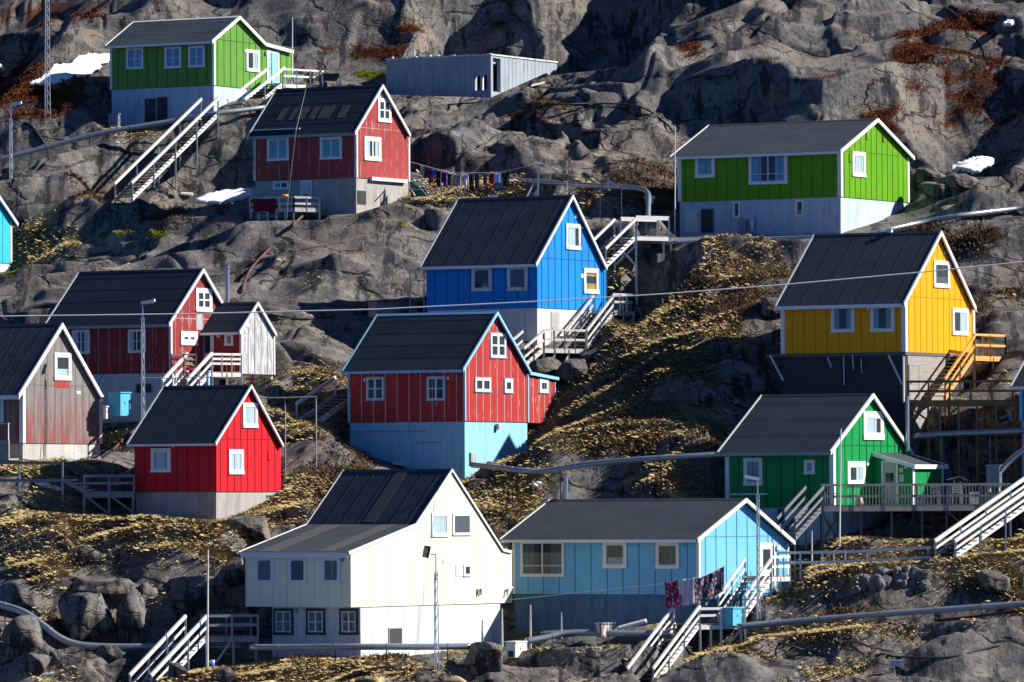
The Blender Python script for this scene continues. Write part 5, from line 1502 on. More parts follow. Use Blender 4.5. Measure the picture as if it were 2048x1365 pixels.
# deep green house: balustraded deck, stairs
D0 = at(1642, 1011, 306.1); D1 = at(2022, 1011, 307.8); zD = at(1800, 1010, 305).z
hG = H['g13']; cG = hG.P
gE = hG.world(hG.W * .98, -.06, 0); gN = hG.world(.02, -.06, 0)
D2 = (D1.x + .4, D1.y + 4.4); D3 = (gE.x, gE.y + .0)
legs_ = [(D0.x + (D1.x - D0.x) * t, D0.y + (D1.y - D0.y) * t + .1) for t in (.0, .085, .21, .37, .53, .66, .82, .99)] + [(D0.x + (D1.x - D0.x) * t, D0.y + (D1.y - D0.y) * t + 2.4) for t in (.25, .5, .75, .95)]
deck('deck', 'wide dark-stained deck on stilts with a slatted balustrade at the deep green house', [(D0.x, D0.y), (D1.x, D1.y), D2, D3, (gN.x, gN.y)], zD, (M['deck'], M['baluster'], M['rail_dark']),
     rails=((0, 1, 'b'),), legs=legs_, rail_h=.98, levels=(.97, .42), pn=1.55, baluster=M['baluster'], bal_gap=.16, thick=.26,
     braces=((D0 + Vector((.1, .1, -.5)), D0 + Vector((.85, .15, -1.7))), (D0 + Vector((.85, .15, -.5)), D0 + Vector((.1, .1, -1.7))),
             (Vector((D0.x + (D1.x-D0.x)*.66, D0.y + .9, zD - .3)), Vector((D0.x + (D1.x-D0.x)*.76, D0.y + .9, zD - 1.2)))))
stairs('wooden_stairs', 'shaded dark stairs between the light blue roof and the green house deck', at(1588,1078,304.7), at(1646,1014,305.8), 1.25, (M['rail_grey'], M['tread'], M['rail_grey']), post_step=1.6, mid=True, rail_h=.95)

# yellow house: fresh timber stairs, landing, boardwalk
NW = (M['newwood'], M['newwood'], M['newwood'])
v12 = H['y12'].v; u12 = H['y12'].u
T8 = at(1948, 712, 320.4); B8 = at(1888, 800, 317.0)
stairs('wooden_stairs', 'fresh yellow timber stairs along the yellow gable', B8, T8, 1.3, NW, post_step=2.2, mid=True, rail_h=1.0, far_rail=True, trail=.13)
pb = at(2011, 713, 323.2)
deck('landing', 'fresh timber landing with rails right of the yellow house', [(T8.x, T8.y), (pb.x, pb.y), (pb.x + u12.x*1.3, pb.y + u12.y*1.3), (T8.x + u12.x*1.3, T8.y + u12.y*1.3)], T8.z, NW,
     rails=((0, 1), (1, 2)), legs=((T8.x, T8.y), ((T8.x*.4 + pb.x*.6), (T8.y*.4 + pb.y*.6)), (pb.x, pb.y)), rail_h=1.1, levels=(1.08, .55), pn=1.6)
W0 = at(1815, 801, 314.6); W1 = at(2110, 799, 314.6)
OW = (wood('brown_timber', (.30,.17,.06), (.16,.09,.035)),) * 3
deck('boardwalk', 'long brown timber boardwalk on stilts below the yellow house stairs', [(W0.x, W0.y), (W1.x, W1.y), (W1.x, W1.y + 2.2), (W0.x, W0.y + 2.2)], W0.z, OW,
     rails=((0, 1),), legs=[(W0.x + (W1.x - W0.x) * t, W0.y + .02) for t in (.005, .14, .22, .345, .47, .60, .73, .87, .99)] + [(W0.x + (W1.x - W0.x) * t, W0.y + 2.1) for t in (.05, .3, .55, .8)], rail_h=.98, levels=(.93, .45), pn=1.0, thick=.24,
     braces=((W0 + Vector((.05, .05, -.3)), W0 + Vector((1.0, .05, -1.0))), (W0 + Vector((1.0, .05, -.3)), W0 + Vector((.05, .05, -1.0))),
             (W0 + Vector((2.5, .4, -.4)), W0 + Vector((1.7, .4, -1.1)))))
# ------------------------------------------------------------------ pipes and hoses
def smooth_path(P, n=6):
    out = []
    for i in range(len(P) - 1):
        p0 = P[max(i-1, 0)]; p1 = P[i]; p2 = P[i+1]; p3 = P[min(i+2, len(P)-1)]
        for k in range(n):
            t = k / n
            out.append(.5 * ((2*p1) + (p2-p0)*t + (2*p0 - 5*p1 + 4*p2 - p3)*t*t + (3*p1 - p0 - 3*p2 + p3)*t*t*t))
    out.append(P[-1]); return out

def ground_pt(px, py, lift, Y=None):
    if Y is not None: return at(px, py, Y)
    g = hit(px, py + lift * 38)
    return at(px, py, g.y)

def pipe(name, label, pts, r, m, lift=.35, supports=2.5, cat='pipe', ring=True, group='insulated pipes over the rock', n=5, sm=None):
    P = [ground_pt(p[0], p[1], lift, p[2] if len(p) > 2 else None) for p in pts]
    Q = smooth_path(P, n)
    c = Q[0]
    root = empty(name, (c.x, c.y, c.z), label, cat, group)
    mb = MB(); mb.tube(Q, r, 10); mb.build('tube', m, root, smooth=True)
    acc = 0; nxt = supports * .5; k = 0; rings = MB()
    for a, b in zip(Q, Q[1:]):
        acc += (b - a).length
        if acc > nxt:
            nxt += supports; k += 1; d = (b - a).normalized()
            if ring: rings.tube([b - d * .04, b + d * .04], r * 1.09, 10)
            g = gz(b.x, b.y)
            if sm and .02 < b.z - g < 3.5:
                mb = MB(); mb.bar((b.x, b.y, g - .25), (b.x, b.y, b.z - r * .6), .05, .05); mb.build('support', sm, root)
    if ring and k: rings.build('joint_ring', m, root)
    return root
PM = M['pipe']
pipe('pipe', 'insulated pipe sloping across the rock below the top left green house', [(-40,328,368.5),(40,309,368.8),(130,285,369.2),(215,264,369.5),(330,245,370),(430,228,370.4),(500,219,371.5),(545,213,372.5)], .15, PM, sm=M['iron'])
pipe('pipe', 'insulated pipe behind the clothesline, bending down at a capped post', [(1019,358,353.8),(1060,363,353),(1130,368,351.5),(1200,372,349.5),(1250,375,347.5),(1282,378,346.8),(1296,388,346),(1297,410,344.8),(1295,450,343),(1293,474,342.4),(1305,483,341.5),(1345,485,340.6)], .14, PM, sm=M['rail'], n=6)
pipe('pipe', 'insulated pipe along the foot of the grass-green house', [(1343,486,340.3),(1420,481,340.6),(1500,479,340.8),(1600,476,340.5),(1660,473,340.2)], .12, PM, sm=M['rail'])
pipe('pipe', 'insulated pipe running out at the right edge above the yellow roof', [(1700,480,339.2),(1775,460,339.6),(1850,444),(1930,430),(2048,416),(2100,411)], .14, PM, sm=M['iron'])
pipe('pipe', 'long sagging pipe from the sky-blue basement to the deep green house', [(944,930,314.2),(1000,936,311.5),(1040,941,310.6),(1085,942,310.5),(1130,936,310.3),(1180,928,310),(1280,919,309.6),(1380,913,309.4),(1456,908,309.6)], .14, PM, sm=M['iron'])
pipe('pipe', 'insulated pipe behind the green house chimney at the right edge', [(1826,873,314.2),(1900,868,314.0),(1980,865,313.6),(2048,862,313.2),(2100,860,313)], .15, PM, sm=M['rail_grey'])
pipe('pipe', 'large grey pipe curving down over boulders at the lower left', [(-40,1200,292.5),(10,1212,292.2),(50,1226,291.8),(85,1250,291.4),(120,1276,291.2),(160,1290,291.2),(220,1294,291.3),(300,1294,291.4),(400,1294,291.6),(480,1294,292.4)], .16, PM, sm=M['iron'])
pipe('pipe', 'shaded pipe along the base of the cream house', [(500,1295,289.6),(600,1295,289.3),(720,1294,288.9),(850,1294,289.6),(945,1293,290.4)], .15, PM, sm=M['iron'])
pipe('pipe', 'insulated pipe below the light blue house', [(1052,1283,292.6),(1090,1276,293.0),(1130,1267,293.4),(1190,1266,293.6),(1260,1268,293.6),(1345,1266,293.8)], .15, PM, sm=M['rail'])
pipe('pipe', 'long blue-grey pipe crossing the rock at the lower right', [(1474,1254,294.8),(1560,1246,295.0),(1640,1239,295.0),(1760,1229,295.0),(1900,1219,295),(2048,1208,295),(2110,1204,295)], .15, PM, sm=M['iron'])
pipe('pipe', 'pale pipe rising to the right edge above the green house deck', [(1999,946,310),(2016,926,310.2),(2036,908,310.4),(2070,886,310.6)], .14, M['steel'], supports=9, n=4)
pipe('pipe_offcut', 'loose white pipe length lying below the light blue house', [(1234,1258,293.2),(1262,1250,293.3),(1293,1242,293.4)], .10, M['plaster'], supports=9, ring=False, group=None)
def hose(label, pts, r=.05, m=None, lift=.06, cat='hose'):
    P = []
    for p in pts:
        if len(p) > 2: P.append(at(*p))
        else:
            g = hit(p[0], p[1]); P.append(Vector((g.x, g.y, gz(g.x, g.y) + lift)))
    mb = MB(); mb.tube(smooth_path(P, 6), r, 7)
    tag(mb.build('hose', m or M['iron'], None, smooth=True), label, cat, 'rusty hoses over the rock')
hose('rust-brown hose running down the slab from the faded red house terrace', [(612,428),(590,455),(575,470),(540,500),(515,525),(500,545),(488,575),(482,592)], .07)
hose('dark hose arching from the rock beside the upper left pipe', [(28,262),(48,250),(62,255),(75,272),(88,292)], .09, M['black'])
hose('red pipe leaning in the shade right of the lower left curved pipe', [(95,1236),(140,1254),(180,1268),(215,1278)], .05)
hose('thin rusty pipe dropping beside the small bright red roof', [(282,852),(262,870),(245,885),(226,905)], .06)
hose('dark cable lying behind the grey porch toward the blue house', [(540,640),(600,645),(650,640),(720,630),(760,612)], .05, M['black'])
hose('long dark cable below the concrete shell', [(830,226),(900,212),(1000,208),(1100,214),(1200,212),(1280,222),(1330,248),(1350,272)], .05, M['black'])
hose('rusty pipe lying under the long pipe at the lower right edge', [(1500,1268),(1600,1272),(1700,1262),(1800,1250),(1900,1240),(2048,1222)], .05)
hose('dark cable along the rock at the bottom right', [(1490,1290),(1560,1298),(1620,1308),(1660,1322),(1720,1330),(1760,1312),(1800,1322),(1900,1326),(2000,1300)], .05, M['black'])
hose('brown hose curling from the boulders at the lower left', [(30,1236),(52,1240),(70,1256),(80,1275)], .05)
hose('brown pipe up the bank between the bright red house and the sky-blue basement', [(562,950),(600,925),(640,895),(664,882)], .075, M['iron'])
hose('pale hose lying in front of the weathered grey house', [(40,922),(80,925),(120,918),(150,920),(200,914)], .03, M['iron'])

# ------------------------------------------------------------------ lamp masts, poles, wires
def mast(label, px, ytop, ybase, Y, head, wpx=9, single_top=20, name='lamp_mast', cat='lamp mast', flip=1, lens=True):
    b = at(px, ybase, Y); t = at(px, ytop, Y); hgt = t.z - b.z; w_ = wpx / sc(Y) / 2
    root = empty(name, tuple(b), label, cat, 'lattice masts')
    zt = t.z - single_top / sc(Y)
    mb = MB(); n = max(4, int((zt - b.z) / .55)); b0 = min(gz(b.x, b.y), b.z) - .3
    legs = [Vector((b.x + w_ * math.cos(a), b.y + w_ * math.sin(a), 0)) for a in (R(100), R(220), R(340))]
    tp = .7
    def at_(i, z):
        k = 1 - (1 - tp) * (z - b.z) / max(.1, zt - b.z)
        return Vector((b.x + (legs[i].x - b.x) * k, b.y + (legs[i].y - b.y) * k, z))
    for i in range(3): mb.tube([at_(i, b0), at_(i, zt)], .022, 6)
    for k in range(n):
        z0 = b.z + (zt - b.z) * k / n; z1 = b.z + (zt - b.z) * (k + 1) / n
        for i in range(3):
            j = (i + 1) % 3
            mb.tube([at_(i, z0), at_(j, z1)], .011, 5, cap=False); mb.tube([at_(i, z1), at_(j, z1)], .009, 5, cap=False)
    mb.build('lattice', M['steel'], root)
    if single_top:
        mb = MB(); mb.tube([(b.x, b.y, zt - .4), (b.x, b.y, t.z)], .03, 7); mb.build('pole', M['steel'], root)
    if head:
        mb = MB(); a = Vector((b.x, b.y, t.z)); d = Vector((flip * .62, -.1, .12 if head == 'street' else -.1))
        if head == 'street':
            mb.bar(a - d * .1, a + d, .22, .13); mb.build('lamp_head', M['white'], root)
            mb = MB(); mb.bar(a + d * .25 - Vector((0,0,.085)), a + d * .9 - Vector((0,0,.085)), .16, .05); mb.build('lens', M['cur_white'], root)
        else:
            mb.tube([a, a + Vector((flip*.25, 0, .02))], .025, 6); mb.build('arm', M['steel'], root)
            c = a + Vector((flip * .42, -.05, .14)); ax = Vector((flip * -.22, -.3, 1)).normalized()
            mb = MB(); mb.bar(c - ax * .27, c + ax * .27, .10, .30, (flip, 0, .2)); mb.build('lamp_head', M['black'], root)
            mb = MB(); mb.bar(c - ax * .22 + Vector((flip*.055, -.03, 0)), c + ax * .22 + Vector((flip*.055, -.03, 0)), .09, .2, (flip, 0, .2)); mb.build('lens', M['steel'], root)
    return root
mast('slim lattice lamp mast with a white head in front of the dark red house', 286, 606, 836, 315.2, 'street', 8, 30)
mast('lattice lamp mast with a small white head at the far upper left edge', 22, 210, 428, 360, 'street', 8, 28)
mast('tall bare lattice mast rising out of the top edge at the left', 95, -30, 234, 372, None, 12, 0, name='radio_mast', cat='mast')
mast('lattice mast with a dark floodlight in front of the cream gable', 873, 1110, 1385, 286.2, 'flood', 11, 34, flip=-1)
mast('thin lattice lamp mast with white head standing at the light blue gable', 1517, 958, 1255, 296.3, 'street', 8, 30, flip=-1)
fl = empty('floodlight', tuple(at(1789, 1380, 289.2)), 'small floodlight box on a post at the bottom right edge', 'lamp')
b = at(1789, 1380, 289.2); t = at(1789, 1334, 289.2)
mb = MB(); mb.tube([(b.x, b.y, min(b.z, gz(b.x, b.y)) - .2), (t.x, t.y, t.z)], .03, 8); mb.build('pole', M['steel'], fl)
mb = MB(); mb.bar(t + Vector((-.17, 0, .13)), t + Vector((.28, 0, .15)), .3, .24); mb.build('lamp_head', M['pipe'], fl)
mb = MB(); mb.box(t + Vector((-.12, -.16, .27)), t + Vector((.36, .14, .31))); mb.build('hood', M['white'], fl)
for dx in (-.08, .2):
    mb = MB(); mb.box(t + Vector((dx, -.18, -.03)), t + Vector((dx + .07, -.1, .04))); mb.build('bracket', M['white'], fl)

def pole(label, px, ytop, ybase, Y, r=.04, m='rail_white', name='flagpole', cat='pole', knob=True, dx=0):
    b = at(px, ybase, Y); t = at(px + dx, ytop, Y)
    root = empty(name, tuple(b), label, cat, 'bare white poles')
    mb = MB(); mb.tube([(b.x, b.y, min(gz(b.x, b.y), b.z) - .2), tuple(b), tuple(t)], [r * 1.2, r * 1.15, r * .7], 8); mb.build('shaft', M[m], root)
    if knob:
        mb = MB(); mb.tube([tuple(t), tuple(t + Vector((0, 0, .03))), tuple(t + Vector((0, 0, .08)))], [r * .9, r * 1.6, r * .6], 8); mb.build('knob', M['iron'], root)
    return root
pole('bare flagpole behind the pale green lean-to', 584, 34, 178, 377.6, dx=1)
pole('bare flagpole at the left corner of the grass-green house', 1350, 252, 470, 346.5, .035)
pole('tall bare flagpole at the head of the bottom left stairs', 415, 1100, 1342, 288.7, .045, dx=1)
pole('bare flagpole in front of the deep green house corner', 1679, 858, 1098, 303.6, .04, dx=3)
pole('short white stake between the light blue roof and the deck stilts', 1624, 1062, 1105, 302, .03, knob=False, name='stake', cat='stake')
pole('left grey stake at the base of the light blue house', 1061, 1210, 1262, 295.6, .045, 'rail', knob=False, name='stake', cat='stake', dx=0)
pole('right grey stake at the base of the light blue house', 1123, 1225, 1262, 295.6, .03, 'rail', knob=False, name='stake', cat='stake')
pole('grey post beside the brown bush right of the cream house', 1004, 1218, 1272, 292.5, .05, 'rail', knob=False, name='stake', cat='stake')
pole('tilted plank post left of the cream house corner post', 965, 1240, 1275, 292.5, .05, 'rail', knob=False, name='stake', cat='stake')

def wire(name, label, pts, r, m, cat, sag=0):
    Q = []
    for a, b in zip(pts, pts[1:]):
        n = 16
        for k in range(n): Q.append(a + (b - a) * (k / n) - Vector((0, 0, sag * 4 * (k/n) * (1 - k/n))))
    Q.append(pts[-1])
    mb = MB(); mb.tube(Q, r, 6); o = mb.build(name, m, None); tag(o, label, cat); return o
wire('overhead_cable', 'pale overhead cable strung across the whole hillside', [at(x, y, 297) for x, y in ((-500,634),(0,633),(380,628),(750,619),(1100,602),(1330,588),(1565,570),(1840,545),(2048,524),(2600,462))], .030, M['cable'], 'cable')
wire('stay_wire', 'thin pale wire hanging from the faded red roof to its terrace', [at(612,178,352), at(592,262,349.3), at(576,400,348.6), at(574,438,348.4)], .008, M['rail'], 'wire')

# clothes post and lines
cp = at(1078, 328, 350.5); cb_ = at(1075, 398, 350.5)
root = empty('clothes_post', tuple(cb_), 'white T-topped clothes post with a leaning brace behind the blue house', 'post')
mb = MB(); mb.bar((cb_.x, cb_.y, gz(cb_.x, cb_.y) - .3), tuple(cp), .12, .12); mb.build('post', M['rail_white'], root)
mb = MB(); mb.bar(cp + Vector((-.28, -.06, .08)), cp + Vector((.3, .06, .0)), .06, .06); mb.build('crossbar', M['rail_white'], root)
mb = MB(); mb.bar(cb_ + Vector((-.75, -.2, -.2)), cb_ + Vector((-.05, 0, 1.15)), .06, .09); mb.build('brace', M['rail'], root)
mb = MB(); mb.bar(cb_ + Vector((-.3, 0, -.3)), cb_ + Vector((.02, 0, .5)), .07, .10); mb.build('brace', M['rail_white'], root)
LY = 352.2
la = at(820, 324, 353.2); lb = at(905, 347, LY); lc = at(1000, 345, 351.5); ld = at(1072, 329, 350.5)
wire('clothesline', 'clothesline full of washing behind the faded red house', [la, lb, lc, ld], .014, M['cable'], 'clothesline')

def cloth(name, label, px0, px1, y0, y1, Y, m, kind='towel', cat='laundry', group=None, slant=0.0, dY=0.0, skew=0.0):
    """hanging washing: a folded sheet with an outline of its kind, pegged at two corners"""
    nx, nz = 14, 12
    A0 = at(px0, y0, Y); A1 = at(px1, y0 + slant, Y + dY); hgt = (y1 - y0) / sc(Y)
    V = []; F = []; sd = random.uniform(0, 6)
    for j in range(nz + 1):
        t = j / nz
        for i in range(nx + 1):
            s_ = i / nx
            if kind == 'trousers' and t > .42:
                g = min(1, (t - .42) / .1) * .09
                s2 = (.06 + .40 * (s_ / .5)) if s_ < .5 else (.54 + .40 * ((s_ - .5) / .5))
                s_u = s2 * g / .09 + s_ * (1 - g / .09)
            elif kind == 'shirt':
                wdt = 1.0 if t < .32 else .66
                s_u = .5 + (s_ - .5) * wdt
            else: s_u = s_
            p = A0 + (A1 - A0) * s_u
            sagv = .05 * math.sin(math.pi * s_) * (1 - t)
            x_off = skew * t
            z_ = -hgt * t - sagv - .03 * math.sin(s_ * 9 + sd) * t
            yo = .05 * math.sin(s_ * 14 + sd + t * 2) * (.3 + t) + .03 * math.sin(s_ * 31 + sd * 2)
            V.append(p + Vector((x_off, yo, z_)))
    for j in range(nz):
        for i in range(nx):
            if kind == 'trousers' and i == nx // 2 and j >= 5: continue
            a = j * (nx + 1) + i
            F.append((a, a + 1, a + nx + 2, a + nx + 1))
    mb = MB(); mb.poly(V, F); o = mb.build(name, m, None, smooth=True)
    md = o.modifiers.new('thickness', 'SOLIDIFY'); md.thickness = .012
    tag(o, label, cat, group); return o
def cl(name, c): return plain(name, c, .9, 0, .12, 6)
c_black = cl('black_cloth', (.015,.015,.018)); c_navy = cl('navy_cloth', (.02,.022,.06)); c_grey = cl('grey_cloth', (.33,.34,.38)); c_white = cl('white_cloth', (.68,.68,.72))
c_red = cl('red_cloth', (.45,.01,.02)); c_sky = cl('sky_cloth', (.30,.55,.85)); c_purple = cl('purple_cloth', (.08,.01,.18)); c_blue = cl('royal_cloth', (.02,.18,.65)); c_green = cl('bottle_cloth', (.01,.06,.05)); c_mag = cl('magenta_cloth', (.18,.01,.08)); c_char = cl('charcoal_cloth', (.12,.13,.15)); c_jean = cl('denim_cloth', (.10,.22,.42))
wg = 'washing on the upper clothesline'
def yl_(px): return np.interp(px, [820,905,1000,1072], [324,347,345,329]) 
for (k, lab, x0, x1, y1, mm, kind) in [
    ('shirt', 'pale grey cloth at the left end of the upper clothesline', 841, 848, 350, c_grey, 'towel'),
    ('towel', 'bottle green towel near the left end of the upper clothesline', 848, 857, 356, c_green, 'towel'),
    ('trousers', 'magenta trousers left of the royal blue shirt on the upper clothesline', 857, 868, 364, c_mag, 'trousers'),
    ('shirt', 'royal blue shirt on the upper clothesline', 864, 875, 352, c_blue, 'shirt'),
    ('trousers', 'black trousers just right of the royal blue shirt', 872, 882, 372, c_black, 'trousers'),
    ('shirt', 'purple shirt on the upper clothesline', 883, 893, 369, c_purple, 'towel'),
    ('shirt', 'navy shirt between the purple shirt and the grey sheet', 894, 904, 370, c_navy, 'shirt'),
    ('sheet', 'light grey sheet hanging on the upper clothesline', 906, 924, 373, c_grey, 'towel'),
    ('trousers', 'white trousers on the upper clothesline', 927, 938, 373, c_white, 'trousers'),
    ('trousers', 'long black trousers just right of the white trousers', 938, 948, 382, c_black, 'trousers'),
    ('trousers', 'dark navy trousers in the middle of the upper clothesline', 949, 959, 378, c_navy, 'trousers'),
    ('shirt', 'charcoal shirt left of the bright red shirt', 964, 976, 369, c_char, 'shirt'),
    ('shirt', 'bright red shirt on the upper clothesline', 977, 988, 368, c_red, 'towel'),
    ('towel', 'sky blue towel right of the bright red shirt', 988, 1001, 366, c_sky, 'towel'),
    ('trousers', 'blue jeans legs below the sky blue towel', 992, 1010, 378, c_jean, 'trousers'),
    ('jacket', 'black jacket at the right end of the upper clothesline', 1003, 1021, 375, c_black, 'shirt')]:
    Yc = float(np.interp(x0, [820,905,1000,1072], [353.2, LY, 351.5, 350.5])) + (.12 if 'jeans' in lab or 'magenta' in lab else 0)
    cloth(k, lab, x0, x1, float(yl_(x0)) + 1, y1, Yc, mm, kind, group=wg, slant=float(yl_(x1) - yl_(x0)))

def patterned(name, a, b_, c):
    m, nt, bs = new_mat(name)
    v = nt.nodes.new("ShaderNodeTexVoronoi"); v.inputs['Scale'].default_value = 7.5; v.inputs['Randomness'].default_value = 1
    tc = nt.nodes.new("ShaderNodeTexCoord"); mp = nt.nodes.new("ShaderNodeMapping"); mp.inputs['Scale'].default_value = (1, 1, .6); mp.inputs['Rotation'].default_value = (0, .6, 0)
    nt.links.new(tc.outputs['Object'], mp.inputs[0]); nt.links.new(mp.outputs[0], v.inputs['Vector'])
    n = noise_tex(nt, 4.5, 4, .6)
    col = mixc(nt, ramp(nt, v.outputs['Distance'], .35, .40), b_, a)
    col = mixc(nt, ramp(nt, n, .60, .63), col, c)
    nt.links.new(col, bs.inputs['Base Color']); bs.inputs['Roughness'].default_value = .9
    return m
l0 = at(1020, 1200, 296.6); l1 = at(1324, 1168, 294.4); l2 = at(1385, 1158, 294.5); l3 = at(1449, 1133, 295.1)
wire('clothesline', 'thin clothesline from the cream house past the light blue wall', [l0, l1, l2, l3], .010, M['cable'], 'clothesline')
cloth('dress', 'crimson and white patterned cloth on the lower clothesline', 1329, 1357, 1164, 1218, 294.25, patterned('crimson_print', (.36,.012,.07), (.62,.5,.52), (.30,.01,.05)), 'towel', group='washing on the lower clothesline', slant=-4, skew=.08)
cloth('sheet', 'pale grey sheet between the two patterned cloths', 1364, 1388, 1158, 1212, 294.45, c_white, 'towel', group='washing on the lower clothesline', slant=-3)
cloth('bedspread', 'large purple and orange patterned bedspread blown by the wind', 1388, 1449, 1160, 1212, 294.6, patterned('purple_print', (.055,.03,.085), (.45,.40,.42), (.55,.20,.05)), 'towel', group='washing on the lower clothesline', slant=-28, dY=.5, skew=-.05)
bl0 = at(506, 399, 349.9); 
o = cloth('blanket', 'dark red blanket draped over the terrace rail of the faded red house', 507, 552, 397, 424, 349.9, cl('wine_cloth', (.16,.006,.012)), 'towel', cat='blanket', dY=-.4)
mbv = o.data.vertices
for vtx in mbv:                                                  # the blanket hangs to a point
    pass

# ------------------------------------------------------------------ small things
def crate(name, label, px0, py0, px1, py1, Y, m, th=20, depth=.7, lid=True, cat='box', lidm=None, group=None, legs=False, parts=True):
    a = at(px0, py1, Y); b = at(px1, py0, Y)
    w_ = b.x - a.x; hgt = b.z - a.z
    root = empty(name, tuple(a), label, cat, group, R(th))
    wl = w_ / max(.5, math.cos(R(th)) + .35 * math.sin(R(th)))
    mb = MB(); mb.box((0, 0, 0), (wl, depth, hgt - (.06 if lid else 0))); mb.build('body', m, root, local=True)
    if lid:
        mb = MB(); mb.box((-.04, -.04, hgt - .058), (wl + .04, depth + .04, hgt)); mb.build('lid', lidm or m, root, local=True)
    if parts:
        mb = MB(); mb.box((wl * .42, -.03, hgt * .62), (wl * .58, -.002, hgt * .72)); mb.build('latch', M['steel'], root, local=True)
    if legs:
        for x in (.05, wl - .05):
            for y in (.05, depth - .05):
                mb = MB(); mb.bar((x, y, -.9), (x, y, -.002), .07, .07); mb.build('leg', M['rail'], root, local=True)
    return root
SB = paint('sky_box_paint', (.10,.48,.66), (.4,.6,.7), .1)
def cornered(name, label, pxl, pxc, pxr, yt, yb, Y, m, th=60, lidm=None, cat='box', legs=0.0, hole=False):
    """box seen corner-on like the houses: left face shaded, right face lit"""
    P = at(pxc, yb, Y); v = Vector((math.cos(R(th)), math.sin(R(th)), 0)); u = Vector((-v.y, v.x, 0))
    def al(px, d):
        r = ray(px, yb); return -(P.x * r.y - P.y * r.x) / (d.x * r.y - d.y * r.x)
    W_, L_ = al(pxr, v), al(pxl, u); hg = at(pxc, yt, Y).z - P.z
    root = empty(name, tuple(P), label, cat, None, R(th))
    mb = MB(); mb.box((0, 0, 0), (W_, L_, hg - .07)); mb.build('body', m, root, local=True)
    mb = MB(); mb.prism([(-.05, -.05, hg - .068), (W_ + .05, -.05, hg - .068 + .0), (W_ + .05, -.05, hg + .0), (-.05, -.05, hg - .01)], (0, L_ + .1, 0)); mb.build('lid', lidm or m, root, local=True)
    mb = MB(); mb.box((W_*.4, -.03, hg*.5), (W_*.4 + .08, -.002, hg*.5 + .1)); mb.build('latch', M['steel'], root, local=True)
    if hole:
        mb = MB(); mb.box((-.012, L_*.2, .03), (-.002, L_*.75, hg*.42)); mb.build('opening', M['room'], root, local=True)
    if legs:
        for x, y in ((.06,.06),(W_-.06,.06),(.06,L_-.06),(W_-.06,L_-.06)):
            mb = MB(); mb.bar((x,y,-legs),(x,y,-.002),.08,.08); mb.build('leg', M['rail'], root, local=True)
    return root
cornered('water_box', 'small sky-blue box standing on the middle stair landing', 1442, 1466, 1487, 1215, 1252, 294.8, SB)
cornered('tank_shed', 'sky-blue box shed beside the dark red house basement', 217, 241, 261, 784, 832, 318.2, SB)
cornered('old_fridge', 'white discarded cabinet with a dark opening left of the long pipe', 1011, 1031, 1054, 1283, 1316, 291.6, M['white'], cat='cabinet', hole=True)
cornered('concrete_box', 'low weathered concrete box above the left end of the blue-trimmed red roof', 737, 752, 797, 604, 634, 333.5, concrete('old_box_concrete', (.34,.30,.27), (.24,.2,.18)))
cornered('pipe_box', 'flaking grey wooden box sitting over the pipe below the light blue house', 1192, 1203, 1229, 1246, 1275, 293.0, paint('flaking_box', (.16,.13,.13), (.6,.58,.55), .45))
cornered('electric_cabinet', 'blue-grey electrical cabinet at the right end of the green house deck', 1973, 1999, 2004, 930, 975, 309.6, plain('cabinet_blue', (.10,.16,.24), .5), cat='cabinet', legs=1.2)
cornered('bin', 'dark blue-grey bin at the left corner of the pale green house basement', 217, 236, 243, 227, 257, 371.2, plain('bin_blue', (.12,.16,.22), .6), cat='bin')
cornered('storage_bin', 'pale green-white bin outside the basement of the dark red house', 206, 212, 216, 812, 838, 318, M['plaster'], cat='bin')
# white slab and board lying on the rock
def slab(name, label, quad, th, m, cat='board', lift=.12):
    P = []
    for px, py in quad:
        g = hit(px, py); P.append(Vector((g.x, g.y, g.z + lift)))
    mb = MB(); mb.prism(P, (0, 0, th)); mb.cur = 0
    mb.bar(P[0] + Vector((0,0,th)), P[1] + Vector((0,0,th)), .05, .05)
    tag(mb.build(name, m, None), label, cat, 'boards lying on the rock')
slab('white_board', 'white cover board lying on rock beside the weathered grey house', [(121,925),(138,932),(174,920),(160,917)], .10, M['white'])
slab('white_board', 'long white board lying below the two-rail fence', [(70,973),(118,988),(126,984),(92,972)], .05, M['white'])
slab('white_board', 'white plank on the rock left of the upper snow strip', [(360,395),(384,398),(386,392),(364,391)], .08, M['plaster'])
slab('white_board', 'pale plank in the grass behind the blue roof', [(952,381),(970,384),(972,380),(954,378)], .06, M['rail_white'])
slab('white_board', 'loose boards on the moss right of the concrete shell', [(1062,178),(1088,172),(1090,169),(1064,174)], .05, M['rail'])
slab('white_board', 'pale plank below the concrete shell wall', [(1020,196),(1045,190),(1046,187),(1022,192)], .05, M['rail_white'])
slab('white_board', 'pale scrap lying in the mossy gully right of the concrete shell', [(1070,240),(1082,234),(1084,231),(1074,234)], .08, M['white'])
slab('white_board', 'dark red table board beside the faded red house terrace', [(638,417),(665,415),(664,411),(640,412)], .05, M['rail'], lift=.55)
